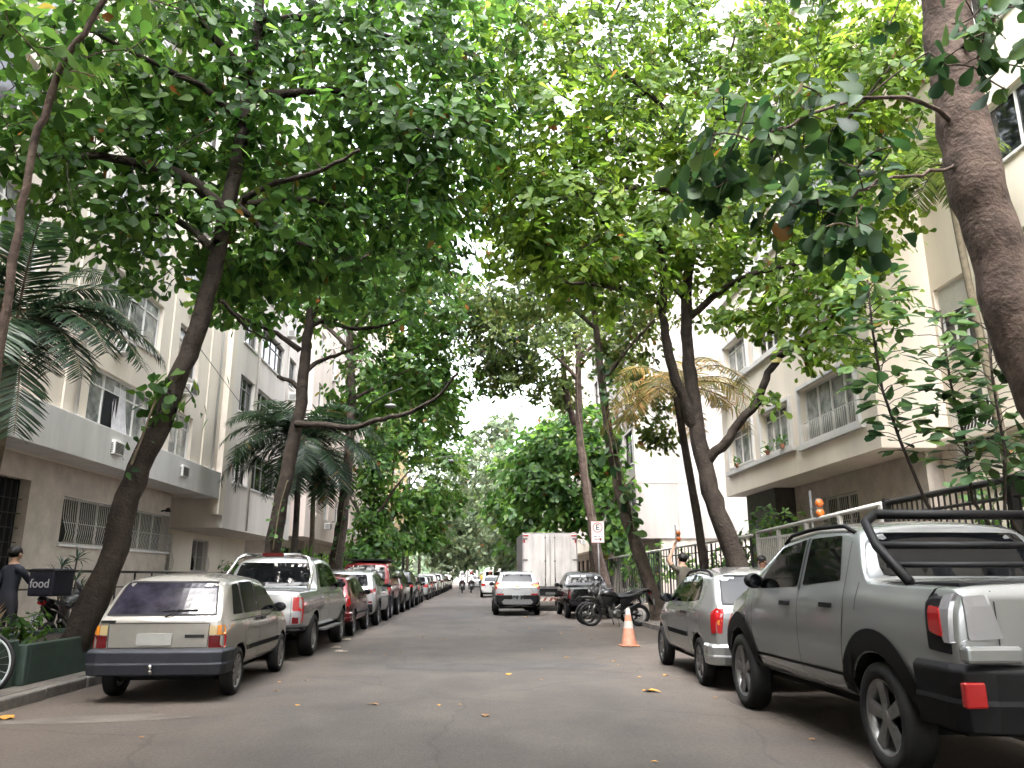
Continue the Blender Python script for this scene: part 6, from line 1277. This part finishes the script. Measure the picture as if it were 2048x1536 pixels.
# ---- fallen leaves and litter
M_FL = mat('fallen_leaf_yellow', (.55, .28, .05), .7, var=.3, scale=20); M_FLB = mat('fallen_leaf_brown', (.28, .16, .08), .8, var=.3, scale=20); M_PAPER = mat('cardboard_scrap', (.5, .44, .36), .8, var=.2, scale=12)
def fallen(x, y, s, m, label, group, rz, z=.006):
    b = MB(); V, Fs = T_BIG; b.add([(p[0]-.5, p[1], abs(p[2])*1.0+.02+(.05 if abs(p[1]) > .2 else 0)+.03*math.sin(p[0]*6)) for p in V], Fs); o = b.build('fallen_leaf', m); o.location = (x, y, z); o.rotation_euler = (0, 0, rz); o.scale = (s, s, s); tag(o, label, 'leaf', group)
def gpt(px, py): d = ray(px, py); return Vector((0, 0, EYE))+d*(-EYE/d.z)
for (px, py, s, m, lab) in [(1305, 1384, .26, M_FL, 'large bright orange fallen leaf near the silver hatchback'), (1020, 1350, .17, M_FL, 'small orange fallen leaf in the middle of the road'), (968, 1432, .15, M_FLB, 'brown fallen leaf nearest the viewer mid road'), (8, 1437, .26, M_FL, 'orange fallen leaf by the left kerb'), (745, 1410, .14, M_FLB, 'small brown leaf left of the road middle'), (1330, 1352, .14, M_FL, 'small pale leaf beyond the big orange one'), (1052, 1234, .2, M_FL, 'yellow leaf behind the moving silver crossover')]:
    p = gpt(px, py); fallen(p.x, p.y, s, m, lab, None, px*.7)
rr = random.Random(11)
for i in range(70):
    side = rr.random(); x = rr.uniform(-3.3, -2.0) if side < .4 else (rr.uniform(2.0, 3.0) if side < .75 else rr.uniform(-2, 2)); y = rr.uniform(6.5, 45)
    fallen(x, y, rr.uniform(.05, .13), M_FLB if rr.random() < .7 else M_FL, 'small dry leaf scattered on the asphalt', 'small dry leaves scattered on the road', rr.uniform(0, 6))
for i, (px, py, lab) in enumerate([(690, 1280, 'cardboard scrap lying by the front wheel of the silver pickup'), (672, 1296, 'smaller litter scrap behind the cardboard by the pickup'), (683, 1304, 'pale flat scrap beside the pickup, nearest the viewer')]):
    p = gpt(px, py); b = MB(); b.box((-.12, .12), (-.06, .06), (0, .012)); b.box((.02, .13), (-.05, .05), (.013, .03)); o = b.build('cardboard_scrap', M_PAPER); o.location = (p.x, p.y, .006); o.rotation_euler = (0, .05, i*1.1+.3); tag(o, lab, 'litter')
# ================================================================ MOTORCYCLES
M_BLKM = mat('black_motorcycle_plastic', (.014, .014, .016), .35, coat=.4); M_ENG = mat('engine_metal', (.30, .30, .29), .4, metal=.8, var=.4, scale=15); M_SEAT = mat('seat_vinyl', (.02, .02, .022), .6); M_REDP = mat('red_motorcycle_paint', (.35, .03, .03), .3, coat=.6); M_GREYP = mat('grey_fairing', (.12, .12, .12), .45)
def motorcycle(name, loc, rz, label, tank=M_BLKM, lod=0, box=None, group=None, lean=0, plate=True):
    """local +X is forward; origin on the ground between the wheels"""
    r_ = empty(name, loc, rz, label=label, cat='motorcycle', group=group); r_.rotation_euler.x = lean
    for wx, rw, tw in ((.72, .335, .045), (-.70, .31, .058)):
        h = MB(); h.lathe([(.001, -.06), (.05, -.06), (.05, .06), (.001, .06)], (wx, 0, rw), 'y', 12); h.lathe([(.11, -.065), (.125, -.065), (.125, -.06), (.11, -.06)], (wx, 0, rw), 'y', 20); wo = h.build('wheel', M_ENG, r_)
        t = MB(); N = 36; sec = 10; vs = []
        for i in range(N):
            a = 2*math.pi*i/N
            for k in range(sec):
                b_ = 2*math.pi*k/sec; q = rw-tw*.9+math.cos(b_)*tw; vs.append((wx+math.cos(a)*q, math.sin(b_)*tw, rw+math.sin(a)*q))
        t.add(vs, [(i*sec+k, i*sec+(k+1) % sec, ((i+1) % N)*sec+(k+1) % sec, ((i+1) % N)*sec+k) for i in range(N) for k in range(sec)], 0, True); t.build('tyre', C_RUB, wo)
        s_ = MB(); s_.lathe([(rw-tw*1.9, -.03), (rw-tw*1.6, -.03), (rw-tw*1.6, .03), (rw-tw*1.9, .03), (rw-tw*1.9, -.03)], (wx, 0, rw), 'y', 32)
        for k in range(18 if not lod else 6):
            a = 2*math.pi*k/18*(1 if not lod else 3); s_.tube([(wx+math.cos(a)*.05, .04*(-1)**k, rw+math.sin(a)*.05), (wx+math.cos(a+.15)*(rw-tw*1.8), 0, rw+math.sin(a+.15)*(rw-tw*1.8))], .0035, 4, cap=False)
        s_.build('rim', M_ENG if wx > 0 else M_STEEL, wo)
    b = MB()
    for s in (-1, 1): b.tube([(.72, s*.085, .335), (.60, s*.085, .62)], .026, 8); b.tube([(.60, s*.085, .62), (.44, s*.085, 1.02)], .02, 8)
    b.build('fork', M_ENG, r_)
    b = MB(); b.tube([(.42, 0, 1.0), (.30, 0, .62), (.18, 0, .30), (-.12, 0, .26), (-.22, 0, .42), (-.20, 0, .75)], .028, 8); b.tube([(.40, 0, .93), (.1, 0, .80), (-.25, 0, .76), (-.75, 0, .92)], .026, 8)
    for s in (-1, 1): b.tube([(-.15, s*.07, .40), (-.70, s*.09, .31)], .026, 6); b.tube([(-.2, s*.1, .45), (-.72, s*.12, .86)], .012, 5)
    b.build('frame', M_BLKM, r_)
    b = MB(); b.box((-.14, .18), (-.11, .11), (.27, .46)); b.tube([(.06, 0, .44), (.14, 0, .66)], .085, 12); b.lathe([(.001, -.15), (.075, -.14), (.09, -.1), (.09, .1), (.075, .14), (.001, .15)], (.02, 0, .36), 'y', 16); b.lathe([(.001, -.14), (.05, -.13), (.06, .0)], (-.1, 0, .42), 'y', 14); bevel(b.build('engine', M_ENG, r_), .015)
    b = MB(); b.tube([(.18, -.1, .55), (.26, -.12, .38), (.1, -.14, .26), (-.25, -.15, .32)], .022, 8); b.tube([(-.25, -.15, .32), (-.5, -.17, .48), (-.78, -.18, .62)], [.03, .05, .045], 10); b.build('exhaust_pipe', M_ENG if tank is not M_BLKM else M_BLKM, r_)
    # tank: lofted
    def loft(secs, n=12):
        vs = []; q = MB()
        for (x, z, hw, hh) in secs:
            for k in range(n): a = 2*math.pi*k/n; vs.append((x, hw*math.copysign(abs(math.cos(a))**.8, math.cos(a)), z+hh*math.copysign(abs(math.sin(a))**.8, math.sin(a))))
        N = len(secs); q.add(vs, [(i*n+k, i*n+(k+1) % n, (i+1)*n+(k+1) % n, (i+1)*n+k) for i in range(N-1) for k in range(n)]+[tuple(range(n)), tuple((N-1)*n+k for k in range(n-1, -1, -1))], 0, True); return q
    loft([(.44, .90, .06, .05), (.38, .90, .13, .10), (.2, .92, .15, .13), (0, .88, .12, .10), (-.10, .84, .08, .06)]).build('tank', tank, r_)
    loft([(-.02, .84, .07, .04), (-.15, .83, .12, .045), (-.45, .86, .14, .045), (-.72, .93, .11, .04), (-.82, .96, .06, .025)]).build('seat', M_SEAT, r_)
    for s in (-1, 1):
        b = MB(); P_ = [(.42, s*.14, .86), (.30, s*.17, .62), (.12, s*.16, .56), (.02, s*.14, .74), (.1, s*.15, .84)]; b.add(P_+[(x, y-s*.015, z) for x, y, z in P_], [(0, 1, 2, 3, 4), (9, 8, 7, 6, 5)]+[(i, (i+1) % 5, (i+1) % 5+5, i+5) for i in range(5)]); b.build('side_fairing', tank, r_)
        b = MB(); P_ = [(-.12, s*.1, .76), (-.2, s*.13, .52), (-.4, s*.13, .66), (-.78, s*.1, .90), (-.74, s*.1, .94), (-.3, s*.13, .80)]; b.add(P_+[(x, y-s*.015, z) for x, y, z in P_], [(0, 1, 2, 3, 4, 5), (11, 10, 9, 8, 7, 6)]+[(i, (i+1) % 6, (i+1) % 6+6, i+6) for i in range(6)]); b.build('side_panel', M_BLKM, r_)
    b = MB(); b.tube([(1.08, 0, .72), (.95, 0, .80), (.72, 0, .80), (.5, 0, .74)], [.02, .06, .065, .05], 8, flat=.3); b.build('front_mudguard', M_GREYP if tank is M_BLKM else tank, r_)
    b = MB(); b.tube([(-.7, 0, .93), (-.95, 0, 1.0), (-1.08, 0, .95)], [.09, .07, .05], 8, flat=.35); b.tube([(-.9, 0, .93), (-1.1, 0, .62)], [.07, .06], 6, flat=.3); b.build('rear_mudguard', M_BLKM, r_)
    b = MB()
    for s in (-1, 1): b.tube([(-.45, s*.13, .93), (-.8, s*.12, 1.03), (-.98, s*.07, 1.06)], .013, 6)
    b.tube([(-.98, -.07, 1.06), (-.98, .07, 1.06)], .013, 6); b.build('luggage_rack', M_ENG, r_)
    b = MB(); b.tube([(.36, -.38, 1.12), (.40, -.28, 1.14), (.43, -.08, 1.04), (.43, .08, 1.04), (.40, .28, 1.14), (.36, .38, 1.12)], .013, 6)
    for s in (-1, 1): b.tube([(.36, s*.38, 1.12), (.38, s*.26, 1.135)], .02, 8); b.tube([(.40, s*.25, 1.13), (.38, s*.30, 1.32)], .007, 5)
    b.build('handlebar', M_BLKM, r_)
    for s in (-1, 1): b = MB(); b.ball((.37, s*.31, 1.35), .06, sc=(.35, 1.1, .75)); b.build('mirror', M_BLKM, r_)
    b = MB(); b.ball((.56, 0, 1.0), .13, sc=(.7, .85, 1.15)); b.tube([(.56, 0, 1.08), (.48, 0, 1.24)], [.11, .07], 8, flat=.4); o = b.build('headlight_fairing', M_GREYP if tank is M_BLKM else tank, r_); b = MB(); b.ball((.62, 0, .98), .075, sc=(.6, 1, .8)); b.build('headlight', C_CLEAR, o)
    b = MB(); b.ball((-1.02, 0, .93), .05, sc=(.7, 1.3, .8)); b.build('tail_light', C_RED, r_)
    if plate: b = MB(); b.box((-1.145, -1.135), (-.09, .09), (.60, .76)); b.build('number_plate', C_PLATE, r_)
    b = MB(); b.tube([(-.05, .1, .27), (-.08, .3, .03)], .012, 6); b.build('side_stand', M_BLKM, r_)
    return r_
motorcycle('motorcycle', (4.02, 23.55, 0), math.pi, 'black trail motorcycle parked sideways in front of the small black pickup', lean=R(-7))
motorcycle('motorcycle', (3.95, 24.5, 0), math.pi+.25, 'second greyer motorcycle parked right behind the black trail one', tank=M_GREYP, lean=R(-7))
dm = motorcycle('motorcycle', (-6.85, 13.95, .08), R(97), 'delivery motorcycle carrying the dark box, behind the green planter', lean=R(-4))
# delivery box (own thing: lifts off)
M_NAVY = mat('navy_bag_fabric', (.02, .022, .04), .6, var=.3, scale=8); bx = empty('delivery_box', (-6.72, 13.0, 1.10), R(-14), label='dark navy delivery box with white lettering on the motorcycle rack', cat='delivery box')
b = MB(); b.box((-.225, .225), (-.22, .22), (0, .42)); bevel(b.build('box', M_NAVY, bx), .03, 3); b = MB(); b.box((-.23, .23), (-.225, .225), (.36, .40)); bevel(b.build('lid_band', M_BLKM, bx), .01)
text_mesh('lettering', 'food', .19, mat('white_print', (.5, .5, .52), .6), bx, (-.01, -.2235, .19), (R(90), 0, 0))
# ================================================================ PEOPLE
M_SKIN = mat('skin_brown', (.30, .16, .10), .55); M_SKIN2 = mat('skin_tan', (.42, .25, .17), .55); M_HAIR = mat('dark_hair', (.012, .01, .009), .6); M_JKT = mat('dark_jacket', (.02, .022, .035), .8); M_TRS = mat('dark_trousers', (.03, .03, .038), .85); M_SHOE = mat('dark_shoe', (.02, .018, .016), .6)
M_WSH = mat('white_shirt', (.72, .72, .74), .8); M_YSH = mat('yellow_shirt', (.7, .42, .05), .8); M_HELW = mat('white_helmet', (.8, .8, .8), .25, coat=1); M_HELR = mat('red_helmet', (.45, .08, .08), .25, coat=1); M_OLV = mat('olive_shirt', (.10, .09, .07), .8)
def person(loc, rz, J, label, shirt, trousers, skin=M_SKIN, hair=M_HAIR, helmet=None, group=None, sleeve=True, fingers=True):
    """J: joint overrides; body faces +Y locally; one continuous skinned body"""
    Jd = dict(pel=(0, 0, .95), wai=(0, 0, 1.08), che=(0, .01, 1.28), nck=(0, 0, 1.45), nk2=(0, .01, 1.53), hd0=(0, .015, 1.60), hd1=(0, .01, 1.70), hd2=(0, 0, 1.765))
    for s, c in ((-1, 'l'), (1, 'r')): Jd.update({'sh'+c: (s*.18, 0, 1.41), 'el'+c: (s*.25, -.03, 1.13), 'wr'+c: (s*.26, .06, .88), 'ha'+c: (s*.26, .09, .80), 'hi'+c: (s*.1, 0, .90), 'kn'+c: (s*.11, .03, .50), 'an'+c: (s*.11, -.01, .09), 'to'+c: (s*.13, .16, .045)})
    Jd.update(J); rad = dict(pel=.135, wai=.12, che=.145, nck=.075, nk2=.055, hd0=.075, hd1=.095, hd2=.06)
    for c in 'lr': rad.update({'sh'+c: .062, 'el'+c: .043, 'wr'+c: .028, 'ha'+c: .036, 'hi'+c: .095, 'kn'+c: .06, 'an'+c: .042, 'to'+c: .038})
    E_ = [('pel', 'wai'), ('wai', 'che'), ('che', 'nck'), ('nck', 'nk2'), ('nk2', 'hd0'), ('hd0', 'hd1'), ('hd1', 'hd2')]
    for c in 'lr': E_ += [('nck', 'sh'+c), ('sh'+c, 'el'+c), ('el'+c, 'wr'+c), ('wr'+c, 'ha'+c), ('pel', 'hi'+c), ('hi'+c, 'kn'+c), ('kn'+c, 'an'+c), ('an'+c, 'to'+c)]
    root = empty('person', loc, rz); tag(root, label, 'person', group); keys = list(Jd); V = [Vector(Jd[k]) for k in keys]; RD = [rad[k] for k in keys]; ED = [(keys.index(a), keys.index(b_)) for a, b_ in E_]
    if fingers:
        for c in 'lr':
            h = Vector(Jd['ha'+c]); w_ = Vector(Jd['wr'+c]); d = (h-w_).normalized(); sd_ = d.orthogonal().normalized(); hi = keys.index('ha'+c)
            for k in range(5):
                o = (k-1.5)*.019; L_ = (.065, .075, .07, .055, .05)[k]; q = h+sd_*o+d*.03 if k < 4 else h+sd_*-.035; dd = d if k < 4 else (d-sd_*1.1).normalized()
                V += [q+dd*.01, q+dd*(.01+L_*.5)+sd_.cross(d)*.008, q+dd*(.01+L_)+sd_.cross(d)*.02]; RD += [.011, .0095, .008]; n = len(V); ED += [(hi, n-3), (n-3, n-2), (n-2, n-1)]
    me = bpy.data.meshes.new('body'); me.from_pydata(V, ED, []); o = bpy.data.objects.new('body', me); COL.objects.link(o); sk = o.modifiers.new('s', 'SKIN'); sk.use_smooth_shade = True; ss = o.modifiers.new('u', 'SUBSURF'); ss.levels = 2
    for i, r in enumerate(RD): me.skin_vertices[0].data[i].radius = (r*(1.15 if keys[i:i+1] and keys[i] in ('che', 'wai', 'pel') else 1), r*(.82 if keys[i:i+1] and keys[i] in ('che', 'wai', 'pel') else 1))
    me.skin_vertices[0].data[0].use_root = True
    m2 = bpy.data.meshes.new_from_object(o.evaluated_get(bpy.context.evaluated_depsgraph_get())); bpy.data.objects.remove(o); m2.materials.clear()
    for m in (skin, shirt, trousers, M_SHOE): m2.materials.append(m)
    nk = len(keys)
    for p in m2.polygons:
        c = p.center; k = min(range(len(V)), key=lambda i: (V[i]-c).length-RD[i]); nm = keys[k] if k < nk else 'f'; p.use_smooth = True
        if nm in ('pel', 'hil', 'hir', 'knl', 'knr', 'anl', 'anr'): p.material_index = 2
        elif nm in ('tol', 'tor'): p.material_index = 3
        elif nm in ('wai', 'che', 'nck', 'shl', 'shr') or (sleeve and nm[:2] in ('el', 'wr')): p.material_index = 1
        else: p.material_index = 0
        if nm == 'nck' and c.z > Jd['nck'][2]+.05: p.material_index = 0
    link_mesh('body', m2, root); hc = (Vector(Jd['hd1'])+Vector(Jd['hd0']))/2
    if helmet: b = MB(); b.ball(hc+Vector((0, -.01, .04)), .15, n=16, sc=(.92, 1.08, 1.0)); b.build('helmet', helmet, root); b = MB(); b.ball(hc+Vector((0, .05, .03)), .12, n=14, sc=(.95, .95, .45)); b.build('visor', C_GLASS, root)
    else:
        b = MB(); b.ball(hc+Vector((0, -.018, .045)), .112, n=16, sc=(.93, 1.0, .95)); b.build('hair', hair, root)
        b = MB(); b.tube([hc+Vector((0, .085, .02)), hc+Vector((0, .118, -.02))], [.012, .018], 6); b.build('nose', skin, root)
        for s in (-1, 1): b = MB(); b.ball(hc+Vector((s*.035, .088, .025)), .012); b.build('eye', M_HAIR, root); b = MB(); b.ball(hc+Vector((s*.098, 0, .0)), .028, sc=(.4, .7, 1)); b.build('ear', skin, root)
        b = MB(); b.tube([hc+Vector((-.025, .093, -.05)), hc+Vector((.025, .093, -.05))], .007, 5); b.build('mouth', mat('lips', (.25, .09, .07), .5), root)
    return root
p = atY(1366, 1140, 16.4)
person((p.x, 16.4, .1), R(20), dict(shl=(-.19, 0, 1.44), ell=(-.30, .06, 1.62), wrl=(-.16, .08, 1.86), hal=(-.12, .09, 1.93), hd1=(.03, .04, 1.68), hd0=(.02, .03, 1.59)), 'person behind the silver hatchback lifting one bare arm overhead', M_OLV, M_TRS, M_SKIN2, sleeve=False)
person((6.12, 17.0, .05), R(200), {}, 'person walking by the gate, head just above the car roof', M_OLV, M_TRS, M_SKIN)
person((-7.62, 13.5, .10), R(-20), dict(elr=(.22, .18, 1.18), wrr=(.2, .40, 1.16), har=(.2, .48, 1.15)), 'person in a dark jacket standing at the left edge beside the delivery motorcycle', M_JKT, M_TRS, M_SKIN2, hair=M_HAIR)
# ---- riders far ahead
def rider(x, y, shirt, helmet, lab, mlab, tank, boxm=None, rz=0, blab=None):
    motorcycle('motorcycle', (x, y, 0), R(90)+rz, mlab, tank=tank, lod=1, group='motorcycles riding away far ahead')
    J = dict(pel=(0, -.28, 1.0), wai=(0, -.26, 1.12), che=(0, -.20, 1.32), nck=(0, -.14, 1.48), nk2=(0, -.11, 1.56), hd0=(0, -.09, 1.63), hd1=(0, -.08, 1.72), hd2=(0, -.09, 1.785))
    for s, c in ((-1, 'l'), (1, 'r')): J.update({'sh'+c: (s*.2, -.14, 1.44), 'el'+c: (s*.33, .05, 1.26), 'wr'+c: (s*.34, .28, 1.17), 'ha'+c: (s*.33, .34, 1.16), 'hi'+c: (s*.11, -.24, .98), 'kn'+c: (s*.22, .12, .80), 'an'+c: (s*.2, -.12, .40), 'to'+c: (s*.21, .04, .34)})
    person((x, y, 0), rz, J, lab, shirt, M_TRS, M_SKIN, helmet=helmet, group='riders far ahead', fingers=False)
rider(-1.32, 70, M_WSH, M_HELW, 'left rider of the pair in white, white helmet', 'dark motorcycle under the left rider in white', M_REDP)
rider(-.55, 71.5, M_WSH, M_HELR, 'right rider of the pair in white, reddish helmet', 'red tailed motorcycle under the right rider in white', M_REDP)
rider(.42, 80, M_YSH, M_HELW, 'rider in a yellow shirt right of the white shirted pair', 'motorcycle under the rider in yellow', M_BLKM)
rider(1.1, 72, M_OLV, M_HELR, 'rider in dark clothes nearest the silver crossover', 'motorcycle under the rider in dark clothes', M_BLKM)
# ---- bicycle at the left edge
r_ = empty('bicycle', (-5.86, 9.15, .13), 0, label='bicycle with a pale wheel rim, cut by the left edge of the view', cat='bicycle')
for wx in (-.52, .52):
    h = MB(); h.lathe([(.001, -.05), (.025, -.05), (.025, .05), (.001, .05)], (wx, 0, .34), 'y', 10); wo = h.build('wheel', M_ENG, r_)
    for nm, r0, t_, m in (('tyre', .325, .02, C_RUB), ('rim', .298, .016, mat('pale_rim', (.5, .54, .56), .4))):
        t = MB(); N = 40; vs = []
        for i in range(N):
            a = 2*math.pi*i/N
            for k in range(8): c_ = 2*math.pi*k/8; q = r0+math.cos(c_)*t_; vs.append((wx+math.cos(a)*q, math.sin(c_)*t_, .345+math.sin(a)*q))
        t.add(vs, [(i*8+k, i*8+(k+1) % 8, ((i+1) % N)*8+(k+1) % 8, ((i+1) % N)*8+k) for i in range(N) for k in range(8)], 0, True)
        if nm == 'rim':
            for k in range(20): a = 2*math.pi*k/20; t.tube([(wx, .03*(-1)**k, .345), (wx+math.cos(a)*.29, 0, .345+math.sin(a)*.29)], .002, 3, cap=False)
        t.build(nm, m, wo)
b = MB(); b.tube([(.52, .05, .345), (.40, 0, .75), (.36, 0, .92)], .016, 6); b.tube([(-.52, 0, .345), (-.1, 0, .30), (.38, 0, .68), (-.18, 0, .76), (-.1, 0, .30)], .018, 6); b.tube([(-.52, 0, .345), (-.18, 0, .76), (-.2, 0, .88)], .014, 6); b.build('frame', M_GREYP, r_)
b = MB(); b.tube([(.30, -.26, 1.0), (.37, -.1, .96), (.37, .1, .96), (.30, .26, 1.0)], .013, 6); b.build('handlebar', M_STEEL, r_); b = MB(); b.ball((-.2, 0, .92), .12, sc=(1.1, .6, .3)); b.build('saddle', M_SEAT, r_)
# ================================================================ AIR
hz_ = bpy.data.materials.new('haze'); hz_.use_nodes = True; n = hz_.node_tree.nodes; n.clear()
o_ = n.new('ShaderNodeOutputMaterial'); v_ = n.new('ShaderNodeVolumePrincipled'); v_.inputs['Color'].default_value = (.93, .96, 1, 1); v_.inputs['Density'].default_value = .008; v_.inputs['Anisotropy'].default_value = .2
hz_.node_tree.links.new(v_.outputs[0], o_.inputs['Volume'])
b = MB(); b.box((-205, 205), (-65, 455), (-1.2, 58)); tag(b.build('haze', hz_), kind='stuff')
SC.cycles.volume_step_rate = 4
